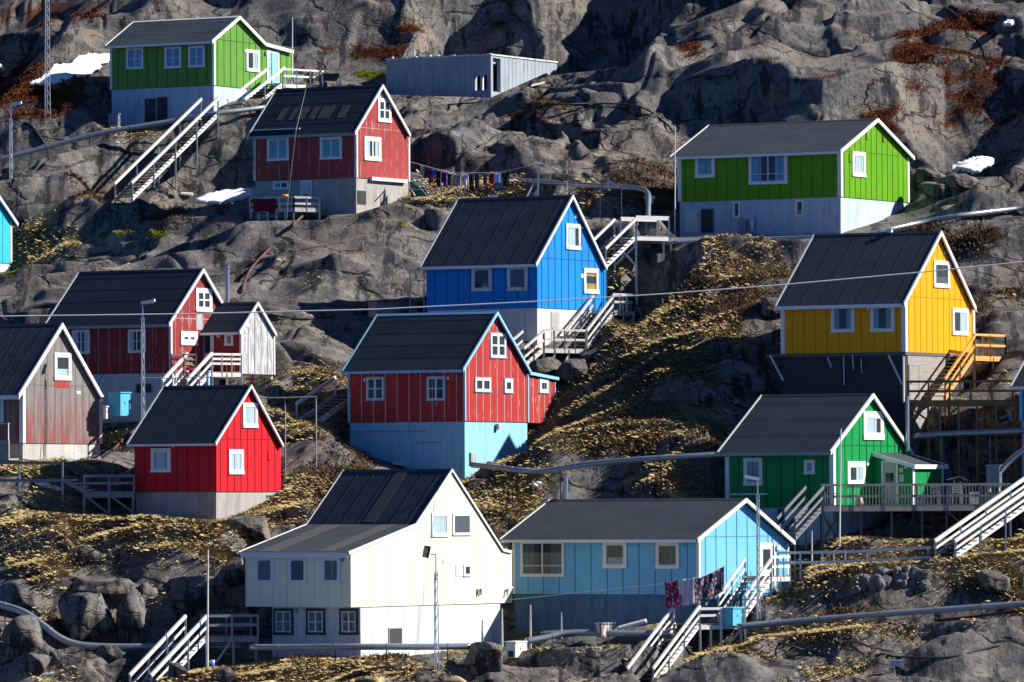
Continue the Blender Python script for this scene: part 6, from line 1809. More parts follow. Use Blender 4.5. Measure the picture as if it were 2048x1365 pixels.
for k_, (lab, quad, mm_) in enumerate([
    ('pale plank on the ground at the left foot of the sky-blue basement', [(786,932),(822,936),(824,932),(788,928)], M['rail_white']),
    ('short broken plank at the foot of the sky-blue basement', [(832,938),(858,940),(860,936),(836,934)], M['rail_white']),
    ('grey board on the rock below the light blue house base', [(1082,1270),(1130,1266),(1130,1262),(1084,1266)], M['rail']),
    ('pale board under the long white lower right stairs', [(1870,1098),(1902,1092),(1900,1088),(1872,1093)], M['rail_white']),
    ('grey board lying in straw below the cream house pipe', [(600,1350),(650,1345),(648,1341),(602,1346)], M['rail']),
    ('pale board in the grass by the outboard motor stand', [(84,1356),(108,1352),(107,1348),(85,1352)], M['rail_white'])]):
    slab('plank', lab, quad, .05, mm_, 'plank', lift=.06)
crate('crate', 'white crate on the green house deck behind the balustrade', 1944, 984, 1960, 1010, 308.3, M['white'], 8, .4)
crate('crate', 'dark green crate at the right end of the green house deck', 1975, 984, 2002, 1010, 308.4, cl('crate_green', (.02,.16,.08)), 8, .4)
crate('crate', 'blue crate before the porch on the green house deck', 1838, 990, 1852, 1010, 307.4, cl('crate_blue', (.06,.2,.4)), 8, .4)
# plastic bag snagged on grass
bm = bmesh.new(); bmesh.ops.create_icosphere(bm, subdivisions=3, radius=.28)
for v_ in bm.verts: v_.co = v_.co * (1 + .5 * mnoise.noise(v_.co * 6)) ; v_.co.z *= .7
me = bpy.data.meshes.new('plastic_bag'); bm.to_mesh(me); bm.free(); me.materials.append(M['white'])
bag = bpy.data.objects.new('plastic_bag', me); COL.objects.link(bag); g = hit(1076, 976); bag.location = (g.x, g.y, g.z + .12)
tag(bag, 'white plastic bag caught in dry grass left of the thin chimney', 'bag')
# bucket, bottle
def lathe(mb, c, prof, n=14):
    base = len(mb.v)
    for r_, z_ in prof:
        for k in range(n): mb.v.append((c[0] + r_ * math.cos(2*math.pi*k/n), c[1] + r_ * math.sin(2*math.pi*k/n), c[2] + z_))
    for i in range(len(prof) - 1):
        for k in range(n): mb.f.append([base+i*n+k, base+i*n+(k+1)%n, base+(i+1)*n+(k+1)%n, base+(i+1)*n+k]); mb.m.append(mb.cur)
    mb.f.append([base+k for k in range(n)][::-1]); mb.m.append(mb.cur)
    mb.f.append([base+(len(prof)-1)*n+k for k in range(n)]); mb.m.append(mb.cur)
c = at(423, 1340, 289.2); rt = empty('bucket', tuple(c), 'white bucket with a blue band below the shaded deck', 'bucket')
mb = MB(); lathe(mb, c, [(.13,0),(.16,.42),(.165,.44)]); mb.build('pail', M['white'], rt, smooth=True)
mb = MB(); lathe(mb, c, [(.145,.12),(.158,.33)]); mb.build('label_band', c_blue, rt, smooth=True)
# outboard motor on a stand, bottom left
c = at(28, 1362, 289.0); om = empty('outboard_motor', tuple(c), 'black and silver outboard motor on a wooden stand at the bottom left', 'motor')
mb = MB(); lathe(mb, c + Vector((0,0,.78)), [(.10,0),(.17,.05),(.19,.2),(.185,.36),(.13,.46),(.05,.49)]); mb.build('cowling', plain('cowl_grey', (.05,.055,.065), .25, .3), om, smooth=True)
mb = MB(); lathe(mb, c + Vector((0,0,.80)), [(.192,.08),(.196,.14)]); mb.build('trim_band', M['steel'], om, smooth=True)
mb = MB(); mb.bar(c + Vector((0,0,.05)), c + Vector((0,0,.82)), .13, .16); mb.bar(c + Vector((-.15,0,.2)), c + Vector((.1,0,.2)), .1, .03); mb.build('leg_housing', M['black'], om)
mb = MB()
for k in range(3):
    a = k * 2.09; mb.bar(c + Vector((.08,0,.08)), c + Vector((.10, .12*math.cos(a), .08 + .12*math.sin(a))), .08, .02)
mb.build('propeller', M['black'], om)
mb = MB(); mb.bar(c + Vector((.15,0,.6)), c + Vector((.5,.1,.66)), .06, .06); mb.build('tiller', M['black'], om)
mb = MB(); mb.bar(c + Vector((-.3,.12,.62)), c + Vector((.65,.12,.62)), .06, .22); mb.bar(c + Vector((.35,.1,-.1)), c + Vector((.62,.1,.7)), .06, .07); mb.bar(c + Vector((.6,.15,-.2)), c + Vector((.6,.15,.62)), .07, .07); mb.bar(c + Vector((-.28,.15,-.2)), c + Vector((-.28,.15,.62)), .07, .07); mb.build('stand', M['rail'], om)
c2 = at(14, 1366, 288.8); jr = empty('fuel_can', tuple(c2), 'blue fuel can standing under the outboard motor', 'can')
mb = MB(); lathe(mb, c2, [(.14,0),(.15,.05),(.15,.28),(.06,.36)]); mb.build('body', cl('can_blue', (.02,.12,.35)), jr, smooth=True)
mb = MB(); lathe(mb, c2 + Vector((0,0,.36)), [(.045,0),(.045,.06)]); mb.build('cap', M['black'], jr)
# roofed bird table on the green house deck
c = at(1921, 975, 308.6); bt = empty('bird_table', (c.x, c.y, zD), 'small white-roofed bird table on the green house deck', 'bird table')
mb = MB(); mb.bar((c.x, c.y, zD), (c.x, c.y, c.z + .25), .09, .09); mb.build('post', M['rail_white'], bt)
rz = at(1921, 957, 308.6).z
mb = MB(); mb.prism([(c.x-.65, c.y-.3, rz-.09), (c.x, c.y-.3, rz+.07), (c.x+.3, c.y-.3, rz-.10), (c.x+.3, c.y-.3, rz-.06), (c.x, c.y-.3, rz+.10), (c.x-.65, c.y-.3, rz-.05)], (0,.6,0)); mb.build('roof', M['grey_trim'], bt)
mb = MB(); mb.box((c.x-.4, c.y-.2, rz-.45),(c.x+.3, c.y+.2, rz-.42)); mb.bar((c.x-.3,c.y,rz-.42),(c.x-.3,c.y,rz-.03),.04,.04); mb.build('tray', M['rail'], bt)
# white garden bench and chairs on the green deck
def bench(label, px0, px1, Y, zf, m, name='garden_bench', cat='bench', slats=5):
    a = at(px0, 1000, Y); b = at(px1, 1000, Y); w_ = b.x - a.x
    rt = empty(name, (a.x, a.y, zf), label, cat, 'seats on the green house deck')
    mb = MB(); mb.box((a.x, a.y, zf + .40), (b.x, a.y + .45, zf + .45)); mb.build('seat', m, rt)
    mb = MB()
    for z_ in (.55, .68, .81): mb.box((a.x, a.y + .45, zf + z_), (b.x, a.y + .49, zf + z_ + .09))
    mb.build('backrest', m, rt)
    for x in (a.x + .03, b.x - .03):
        for y in (a.y + .03, a.y + .44):
            mb = MB(); mb.bar((x, y, zf), (x, y, zf + (.62 if y < a.y + .1 else .9)), .05, .05); mb.build('leg', m, rt)
        mb = MB(); mb.bar((x, a.y, zf + .62), (x, a.y + .45, zf + .62), .06, .04); mb.build('armrest', m, rt)
    return rt
bench('white slatted bench at the left end of the green house deck', 1650, 1675, 306.9, zD, M['rail_white'])
bench('white garden chair behind the balustrade below the bird table', 1905, 1925, 309.2, zD, M['rail_white'], 'garden_chair', 'chair')
bench('grey garden chair in front of the porch on the green house deck', 1862, 1880, 307.5, zD, M['concrete_grey'], 'garden_chair', 'chair')
c = at(1719, 1008, 307.0); sk = empty('sack', (c.x, c.y, zD), 'pale sack leaning on the balustrade of the green house deck', 'sack')
mb = MB(); lathe(mb, Vector((c.x, c.y, zD)), [(.18,0),(.22,.12),(.17,.3),(.06,.42),(.08,.47)]); mb.build('bag', cl('sack_cloth', (.5,.44,.3)), sk, smooth=True)
mb = MB(); lathe(mb, Vector((c.x, c.y, zD + .41)), [(.07,0),(.07,.04)]); mb.build('tie', M['iron'], sk)
# wire frame hoops and metal frame left of the blue house
fm = empty('frame_rack', tuple(at(822, 624, 334)), 'thin metal drying frame left of the blue house', 'rack')
mb = MB(); 
for x0, y0, x1, y1 in ((820,625,820,537),(848,598,848,540),(820,537,848,540),(848,540,856,545)):
    mb.tube([at(x0, y0, 334), at(x1, y1, 334)], .03, 6)
mb.build('bars', M['grey_trim'], fm)
mb = MB(); mb.tube([at(820, 560, 334), at(848, 562, 334)], .02, 6); mb.build('crossbar', M['grey_trim'], fm)
for x_, y_ in ((820, 626), (848, 600)):
    a = at(x_, y_, 334); mb = MB(); mb.tube([(a.x, a.y, gz(a.x, a.y) - .2), a], .03, 6); mb.build('foot', M['grey_trim'], fm)
rf = empty('railing', tuple(at(520, 800, 312.5)), 'thin dark pipe railing right of the small bright red roof', 'railing', 'railings')
for px, yb in ((518, 850), (570, 872), (632, 860)):
    a = at(px, 797, 312.5); g0 = gz(a.x, a.y); mb = MB(); mb.tube([(a.x, a.y, min(g0, at(px, yb, 312.5).z) - .2), a], .035, 6); mb.build('post', M['grey_trim'], rf)
mb = MB(); mb.tube([at(500, 797, 312.5), at(570, 796, 312.5), at(634, 794, 312.5)], .035, 6); mb.build('rail', M['grey_trim'], rf)
rf2 = empty('railing', tuple(at(340, 770, 309.8)), 'thin dark pipe railing behind the ridge of the small bright red roof', 'railing', 'railings')
for px in (345, 394, 425, 471):
    a = at(px, 757, 315); mb = MB(); mb.tube([a - Vector((0, 0, 1.6)), a], .025, 6); mb.build('post', M['grey_trim'], rf2)
mb = MB(); mb.tube([at(290, 756, 315), at(345, 757, 315), at(394, 754, 315), at(471, 757, 315)], .028, 6); mb.build('rail', M['grey_trim'], rf2)
ch = empty('chimney_pot', tuple(at(415, 790, 315.8)), 'pale blue flue pipe standing before the porch landing', 'flue')
mb = MB(); mb.tube([at(416, 810, 315.8), at(416, 745, 315.8)], .09, 10); mb.build('pipe', M['ltblue_trim'], ch, smooth=True)
mb = MB(); mb.tube([at(416, 745, 315.8), at(416, 742, 315.8)], .12, 10); mb.build('cap', M['ltblue_trim'], ch)
# yellow toy and orange buoy on the red house terrace
def lump(name, label, px, py, Y, r, m, cat, sq=(1,1,1), group=None, rough=.25):
    bm = bmesh.new(); bmesh.ops.create_icosphere(bm, subdivisions=3, radius=r)
    o_ = random.uniform(0, 50)
    for v_ in bm.verts:
        v_.co = v_.co * (1 + rough * mnoise.noise(v_.co * (2.2 / r) * .5 + Vector((o_, 0, 0)))); v_.co.x *= sq[0]; v_.co.y *= sq[1]; v_.co.z *= sq[2]
    me = bpy.data.meshes.new(name); bm.to_mesh(me); bm.free(); me.materials.append(m); me.polygons.foreach_set('use_smooth', [True]*len(me.polygons))
    o = bpy.data.objects.new(name, me); COL.objects.link(o); o.location = at(px, py, Y); tag(o, label, cat, group); return o
lump('toy_truck', 'yellow plastic toy lump on the rail of the faded red house terrace', 570, 393, 349.6, .17, cl('toy_yellow', (.75,.36,.03)), 'toy', (1.2,1,.75), rough=.4)
lump('buoy', 'orange and pink buoy hanging inside the terrace of the faded red house', 557, 411, 349.9, .19, cl('buoy_orange', (.62,.18,.08)), 'buoy', (1.1,1,1), rough=.1)
lump('buoy', 'small orange buoy on the table before the faded red house door', 611, 391, 350.6, .11, cl('buoy_red', (.65,.15,.05)), 'buoy', (1.6,1,.8))
# wheelbarrow-like cart and crates on the top terrace
c = at(662, 162, 378.2); wb = empty('cart', (c.x, c.y, gz(c.x, c.y)), 'black garden cart beside the man behind the red roof', 'cart')
mb = MB(); mb.prism([c + Vector((-.5,-.3,.0)), c + Vector((.35,-.3,.0)), c + Vector((.55,-.3,.42)), c + Vector((-.6,-.3,.42))], (0,.6,0)); mb.build('tub', M['black'], wb)
mb = MB(); mb.bar(c + Vector((.3,-.25,.1)), c + Vector((1.0,-.25,.45)), .05, .05); mb.bar(c + Vector((.3,.25,.1)), c + Vector((1.0,.25,.45)), .05, .05); mb.build('handle', M['steel'], wb)
mb = MB(); mb.tube([c + Vector((-.45,-.06,-.25)), c + Vector((-.45,.06,-.25))], .24, 14); mb.build('wheel', M['black'], wb)
for x in (.3,): 
    mb = MB(); mb.bar(c + Vector((x,0,0)), c + Vector((x + .1,0,-.5)), .06, .06); mb.build('leg', M['steel'], wb)
crate('crate', 'white plastic crate at the left of the top terrace', 590, 149, 608, 166, 377.6, M['white'], 10, .5)
crate('crate', 'dark crate at the right end of the top terrace', 616, 145, 626, 167, 378.0, plain('dark_teal', (.02,.05,.06)), 10, .5)
crate('crate', 'pale pallet box leaning under the top terrace rail', 573, 158, 583, 167, 377.0, M['rail_white'], 0, .4)
# chair on the porch landing
q = at(461, 743, 323.3); cr = empty('chair', tuple(q), 'small orange wooden chair on the porch landing', 'chair')
OC = wood('orange_wood', (.62,.30,.06), (.45,.2,.04))
mb = MB(); mb.box(q + Vector((-.22,.0,.42)), q + Vector((.22,.42,.46))); mb.build('seat', OC, cr)
mb = MB(); mb.box(q + Vector((-.22,.40,.62)), q + Vector((.22,.43,.9))); mb.build('backrest', OC, cr)
for x in (-.2,.2):
    for y in (.03,.4):
        mb = MB(); mb.bar(q + Vector((x,y,0)), q + Vector((x,y,.42 if y < .1 else .88)), .045, .045); mb.build('leg', OC, cr)
# leaning poles and green net right of the faded red house
nt_ = empty('drying_rack', tuple(at(850, 394, 352.6)), 'leaning white poles with a green net right of the faded red house', 'rack')
for x0, y0, x1, y1 in ((822,352,856,394),(834,354,860,392),(848,358,872,392),(818,370,830,392),(833,340,838,346)):
    mb = MB(); mb.bar(at(x0, y0, 352.9), at(x1, y1, 352.0), .06, .06); mb.build('pole', M['rail_white'], nt_)
for x0, y0, x1, y1 in ((820,356,856,360),(820,378,884,382)):
    mb = MB(); mb.bar(at(x0, y0, 352.5), at(x1, y1, 352.5), .05, .05); mb.build('crossbar', M['rail_white'], nt_)
mb = MB(); P_ = [at(820, 362, 353), at(846, 368, 353), at(850, 376, 352.6), at(858, 394, 352.6), at(822, 394, 353)]
mb.prism(P_, (0, .12, 0)); mb.build('net', plain('green_net', (.015,.16,.11), .9, 0, .4, 30), nt_)
for i, (x0, y0, x1, y1, lab) in enumerate([(884,366,883,394,'upright grey stake left of the clothesline brace'),(915,373,926,393,'leaning white stake under the grey sheet'),(930,376,927,393,'upright white stake under the white trousers'),(902,372,889,392,'leaning brown stake under the navy shirt')]):
    mb = MB(); mb.bar(at(x0, y0, 351.9), at(x1, y1 + 4, 351.7), .06, .06); mb.bar(at(x0, y0 + 2, 351.9), at(x0 + 1, y0 + 5, 351.8), .08, .08)
    tag(mb.build('stake', M['rail'] if i != 1 else M['rail_white'], None), lab, 'stake')
crate('crate', 'small white crate behind the ridge of the blue roof', 980, 390, 994, 396, 350.4, M['white'], 0, .4)
# A-frame trestle over the upper pipe, box with dark lid at its bend
tr = empty('trestle', tuple(at(1213, 385, 348)), 'small white timber trestle carrying the pipe above the blue house', 'trestle')
for x0, y0, x1, y1 in ((1217,358,1217,380),(1217,360,1229,370),(1204,364,1204,386),(1200,366,1220,360)):
    mb = MB(); mb.bar(at(x0, y0, 347.9), at(x1, y1, 347.9), .09, .09); mb.build('beam', M['rail_white'] if x0 > 1210 else M['rail_grey'], tr)
mb = MB(); a = at(1288, 394, 345.6); mb.box(a + Vector((0, 0, -.08)), a + Vector((.6, .5, .05))); mb.box(a + Vector((.08,.08,-.35)), a + Vector((.5,.42,-.08)))
tag(mb.build('pipe_cap_box', M['pipe'], None), 'flat steel cap box at the bend of the upper pipe', 'box')
# white plank heap under the yellow boardwalk
for i, (x0, y0, x1, y1, lab) in enumerate([(1975,828,1995,812,'bright offcut board tilted under the boardwalk, left of the plank heap'),(1960,838,1978,832,'flat pale board under the left of the boardwalk plank heap'),(2002,836,2030,824,'long pale board slanting in the plank heap under the boardwalk'),(2010,845,2040,838,'lowest pale board of the plank heap under the boardwalk'),(2018,822,2024,842,'steep pale board of the plank heap under the boardwalk')]):
    mb = MB(); mb.bar(at(x0, y0, 315.2), at(x1, y1, 315.9), .16, .04); mb.bar(at(x0, y0, 315.25), at(x0 + 2, y0 + 1, 315.3), .2, .06)
    tag(mb.build('plank', M['newwood'] if i < 1 else M['rail_white'], None), lab, 'plank', 'planks under the boardwalk')

# ------------------------------------------------------------------ snow patches
def snow(label, poly, grp='snow patches'):
    xs = [p[0] for p in poly]; ys = [p[1] for p in poly]
    m = np.zeros(XX.shape, bool)
    x, y = PX, PY
    j = len(poly) - 1; ins = np.zeros(XX.shape, bool)
    jx = x + br * 5; jy = y + br2 * 3
    for i in range(len(poly)):
        xi, yi = poly[i]; xj, yj = poly[j]
        c = ((yi > jy) != (yj > jy)) & (jx < (xj - xi) * (jy - yi) / (yj - yi + 1e-9) + xi)
        ins ^= c; j = i
    P0 = hit(sum(xs)/len(xs), sum(ys)/len(ys))
    ins &= (np.abs(YY - P0.y) < 9) & (np.abs(XX - P0.x) < 9)
    js, is_ = np.nonzero(ins)
    if len(js) == 0: return
    idx = -np.ones(XX.shape, int); V = []; F = []
    sm = ZF.copy()
    for _ in range(40): sm = (sm + np.roll(sm,1,0) + np.roll(sm,-1,0) + np.roll(sm,1,1) + np.roll(sm,-1,1)) / 5
    zs = np.maximum(sm + .05, ZF + .02) + br2 * .02
    for a, b_ in zip(js, is_):
        idx[a, b_] = len(V); V.append((XX[a,b_], YY[a,b_], zs[a,b_]))
    for a, b_ in zip(js, is_):
        q = [idx[a,b_], idx[a,b_+1], idx[a+1,b_+1], idx[a+1,b_]]
        if min(q) >= 0: F.append(q)
    mb = MB(); mb.poly(V, F); o = mb.build('snow_patch', M['snow'], None, smooth=True)
    md = o.modifiers.new('thickness', 'SOLIDIFY'); md.thickness = .15; md.offset = -1
    tag(o, label, 'snow', grp)
snow('large white snow patch left of the top left green house', [(55,172),(75,160),(88,152),(100,135),(140,128),(155,115),(190,110),(222,111),(222,130),(200,142),(205,148),(165,158),(140,165),(110,175),(85,178)])
def snow_sheet(label, poly, Y0, k, yb):
    pts = []
    n = 0
    dense = []
    for a, b_ in zip(poly, poly[1:] + poly[:1]):
        for q in range(4):
            t = q / 4
            dense.append((a[0] + (b_[0] - a[0]) * t + random.uniform(-2.2, 2.2), a[1] + (b_[1] - a[1]) * t + random.uniform(-1.3, 1.3)))
    P = [at(px, py, Y0 + (yb - py) * k) for px, py in dense]
    c = sum(P, Vector()) / len(P)
    V = [c]; F = []
    for r_ in (.45, .8, 1.0):
        for p in P: V.append(c + (p - c) * r_ * random.uniform(.94, 1.04) + Vector((0, 0, random.uniform(-.03, .03))))
    n = len(P)
    for a in range(n):
        b_ = (a + 1) % n; F.append((0, 1 + a, 1 + b_))
        for q in range(2): F.append((1 + q*n + a, 1 + (q+1)*n + a, 1 + (q+1)*n + b_, 1 + q*n + b_))
    mb = MB(); mb.poly(V, F); o = mb.build('snow_patch', M['snow'], None, smooth=True)
    md = o.modifiers.new('thickness', 'SOLIDIFY'); md.thickness = .2; md.offset = -1
    tag(o, label, 'snow', 'snow patches')
snow_sheet('snow strip left of the faded red house', [(385,399),(402,391),(425,384),(452,379),(482,376),(512,375),(514,390),(495,394),(470,399),(440,403),(410,404)], 360.5, .11, 402)
snow_sheet('small snow patch on the rocks at the right edge', [(1902,338),(1918,331),(1935,325),(1950,320),(1968,319),(1992,325),(1982,333),(1965,342),(1945,348),(1930,345),(1915,341)], 354.0, .10, 348)
snow_sheet('tiny snow scrap near the top right corner', [(2006,51),(2012,46),(2022,44),(2032,44),(2028,50),(2016,54)], 371.0, .10, 54)

# ------------------------------------------------------------------ the man on the top terrace
def person(label, feet, face, skin, jacket, trousers):
    root = empty('person', tuple(feet), label, 'person', None, face)
    S = 1.0
    # continuous body; local +X is forward
    J = {'pelvis':(0,0,.95),'belly':(.02,0,1.12),'chest':(.05,0,1.34),'neck':(.07,0,1.50),'head0':(.09,0,1.58),'head1':(.10,0,1.70),
         'lsh':(.05,.19,1.42),'lel':(.06,.27,1.14),'lwr':(.31,.17,1.16),'rsh':(.05,-.19,1.42),'rel':(.08,-.27,1.15),'rwr':(.33,-.15,1.20),
         'lhip':(0,.10,.92),'lkn':(.05,.12,.50),'lan':(-.02,.13,.09),'lto':(.14,.14,.04),'rhip':(0,-.10,.92),'rkn':(.07,-.12,.50),'ran':(.0,-.13,.09),'rto':(.16,-.15,.04)}
    Rr = {'pelvis':.15,'belly':.145,'chest':.165,'neck':.062,'head0':.085,'head1':.095,'lsh':.085,'lel':.055,'lwr':.036,'rsh':.085,'rel':.055,'rwr':.036,
          'lhip':.105,'lkn':.068,'lan':.046,'lto':.04,'rhip':.105,'rkn':.068,'ran':.046,'rto':.04}
    E = [('pelvis','belly'),('belly','chest'),('chest','neck'),('neck','head0'),('head0','head1'),('chest','lsh'),('lsh','lel'),('lel','lwr'),('chest','rsh'),('rsh','rel'),('rel','rwr'),
         ('pelvis','lhip'),('lhip','lkn'),('lkn','lan'),('lan','lto'),('pelvis','rhip'),('rhip','rkn'),('rkn','ran'),('ran','rto')]
    for sd, wr, dr in (('l','lwr',(.09,-.03,.0)),('r','rwr',(.09,.03,.01))):
        w0 = Vector(J[wr]); d = Vector(dr)
        J[sd+'palm'] = tuple(w0 + d * .75); Rr[sd+'palm'] = .036; E.append((wr, sd+'palm'))
        for i, ln in enumerate((.062,.074,.07,.055)):
            o_ = Vector((0, 0, .026 - .0175 * i)); k1 = w0 + d * 1.15 + o_; k2 = k1 + d.normalized() * ln * .5 + Vector((0,0,-.004)); k3 = k2 + d.normalized() * ln * .35 + Vector((0, -.025 if sd == 'l' else .025, -.012))
            for nm, pt, rr_ in ((f'{sd}f{i}a', k1, .0105), (f'{sd}f{i}b', k2, .0095), (f'{sd}f{i}c', k3, .008)): J[nm] = tuple(pt); Rr[nm] = rr_
            E += [(sd+'palm', f'{sd}f{i}a'), (f'{sd}f{i}a', f'{sd}f{i}b'), (f'{sd}f{i}b', f'{sd}f{i}c')]
        t1 = w0 + d * .5 + Vector((.01, -.03 if sd == 'l' else .03, .03)); t2 = t1 + Vector((.035, -.01 if sd == 'l' else .01, .012))
        J[sd+'t1'] = tuple(t1); J[sd+'t2'] = tuple(t2); Rr[sd+'t1'] = .012; Rr[sd+'t2'] = .009; E += [(sd+'palm', sd+'t1'), (sd+'t1', sd+'t2')]
    names = list(J); ix = {n: i for i, n in enumerate(names)}
    me = bpy.data.meshes.new('body'); me.from_pydata([J[n] for n in names], [(ix[a], ix[b]) for a, b in E], [])
    o = bpy.data.objects.new('body', me); COL.objects.link(o); o.parent = root
    sk = o.modifiers.new('skin', 'SKIN')
    for i, n in enumerate(names):
        me.skin_vertices[0].data[i].radius = (Rr[n], Rr[n])
    me.skin_vertices[0].data[ix['pelvis']].use_root = True
    ss = o.modifiers.new('smooth', 'SUBSURF'); ss.levels = 2; ss.render_levels = 2
    m, nt, b = new_mat('clothed_body')
    tc = nt.nodes.new("ShaderNodeTexCoord"); sp = nt.nodes.new("ShaderNodeSeparateXYZ"); nt.links.new(tc.outputs['Object'], sp.inputs[0])
    c_ = mixc(nt, ramp(nt, sp.outputs[2], .945, .955), trousers, jacket)
    def gt(src, v):
        q = nt.nodes.new("ShaderNodeMath"); q.operation = 'GREATER_THAN'; nt.links.new(src, q.inputs[0]); q.inputs[1].default_value = v; return q.outputs[0]
    c_ = mixc(nt, gt(sp.outputs[2], 1.50), c_, skin)
    c_ = mixc(nt, gt(sp.outputs[0], .325), c_, skin)
    nt.links.new(c_, b.inputs['Base Color']); b.inputs['Roughness'].default_value = .75
    me.materials.append(m)
    hc = Vector((.10, 0, 1.66))
    bm = bmesh.new(); bmesh.ops.create_uvsphere(bm, u_segments=20, v_segments=14, radius=.112)
    for v_ in bm.verts: v_.co.z *= 1.12; v_.co = v_.co + hc + Vector((-.012, 0, .028))
    bmesh.ops.delete(bm, geom=[v_ for v_ in bm.verts if v_.co.z < 1.69 - (.07 if v_.co.x < .07 else 0)], context='VERTS')
    mh = bpy.data.meshes.new('hair'); bm.to_mesh(mh); bm.free(); mh.materials.append(plain('grey_hair', (.10,.07,.055), .8)); ho = bpy.data.objects.new('hair', mh); COL.objects.link(ho); ho.parent = root
    mb = MB()
    for y in (-.035, .035): lathe(mb, Vector((.185, y, 1.655)), [(.004,0),(.012,.008),(.004,.016)], 8)
    mb.build('eyes', M['black'], root, local=True)
    mb = MB(); mb.poly([(.19,-.016,1.615),(.19,.016,1.615),(.225,0,1.618),(.195,0,1.665)], [(0,1,2),(0,2,3),(1,3,2),(0,3,1)]); mb.build('nose', plain('skin_tone', skin, .6), root, local=True)
    mb = MB(); mb.bar((.188,-.028,1.585),(.188,.028,1.585),.012,.012); mb.build('mouth', plain('lip_tone', (.35,.12,.10), .6), root, local=True)
    mb = MB()
    for y in (-.098, .098): mb.bar((.085, y, 1.62), (.085, y, 1.68), .03, .02)
    mb.build('ears', plain('ear_tone', skin, .6), root, local=True)
    return root
pf_ = at(643, 170, 378.4); 
person('bare-headed man in a dark blue jacket working behind the red roof', at(643, 199, 377.9), R(200), (.48,.24,.17), (.035,.055,.15), (.02,.022,.03))
# ------------------------------------------------------------------ boulders, rubble, grass and heath
def boulder_mesh(name, seed, sub=4, cuts=13, rough=.25):
    rr = random.Random(seed)
    bm = bmesh.new(); bmesh.ops.create_icosphere(bm, subdivisions=sub, radius=1.0)
    planes = []
    for _ in range(cuts):
        n = Vector((rr.gauss(0,1), rr.gauss(0,1), rr.gauss(0,1))).normalized(); planes.append((n, rr.uniform(.55, .88)))
    o_ = Vector((seed * 3.7, seed * 1.3, 0))
    for v in bm.verts:
        p = v.co.copy()
        p *= 1 + rough * mnoise.noise(p * 1.1 + o_)
        for n, d in planes:
            t = p.dot(n) - d
            if t > 0: p -= n * t * .96
        p *= 1 + .06 * mnoise.noise(p * 4 + o_) + .035 * mnoise.noise(p * 11 + o_)
        v.co = p
    me = bpy.data.meshes.new(name); bm.to_mesh(me); bm.free()
    me.polygons.foreach_set('use_smooth', [True] * len(me.polygons))
    me.materials.append(M['rock'])
    return me
BM = [boulder_mesh('boulder', k + 1) for k in range(7)]
def boulder(label, cx, by, wpx, hpx, k=0, Y=None, sink=.2):
    g = hit(cx, by) if Y is None else at(cx, by, Y)
    s_ = 1 / sc(g.y); rx = wpx * s_ / 2 / .9; rz = hpx * s_ / 2 / .82
    me = BM[k % len(BM)].copy()
    ang = random.uniform(0, 6)
    ca, sa = math.cos(ang), math.sin(ang); ry = (rx + rz) / 2
    n = len(me.vertices); co = np.empty(n * 3); me.vertices.foreach_get('co', co); co = co.reshape(-1, 3)
    co = np.stack([(co[:,0]*ca - co[:,1]*sa) * rx, (co[:,0]*sa + co[:,1]*ca) * ry, co[:,2] * rz], -1)
    me.vertices.foreach_set('co', co.ravel()); me.update()
    o = bpy.data.objects.new('boulder', me); COL.objects.link(o)
    o.location = (g.x, g.y + ry * .55, g.z + rz * (.82 - sink))
    tag(o, label, 'boulder', 'boulders among the grass')
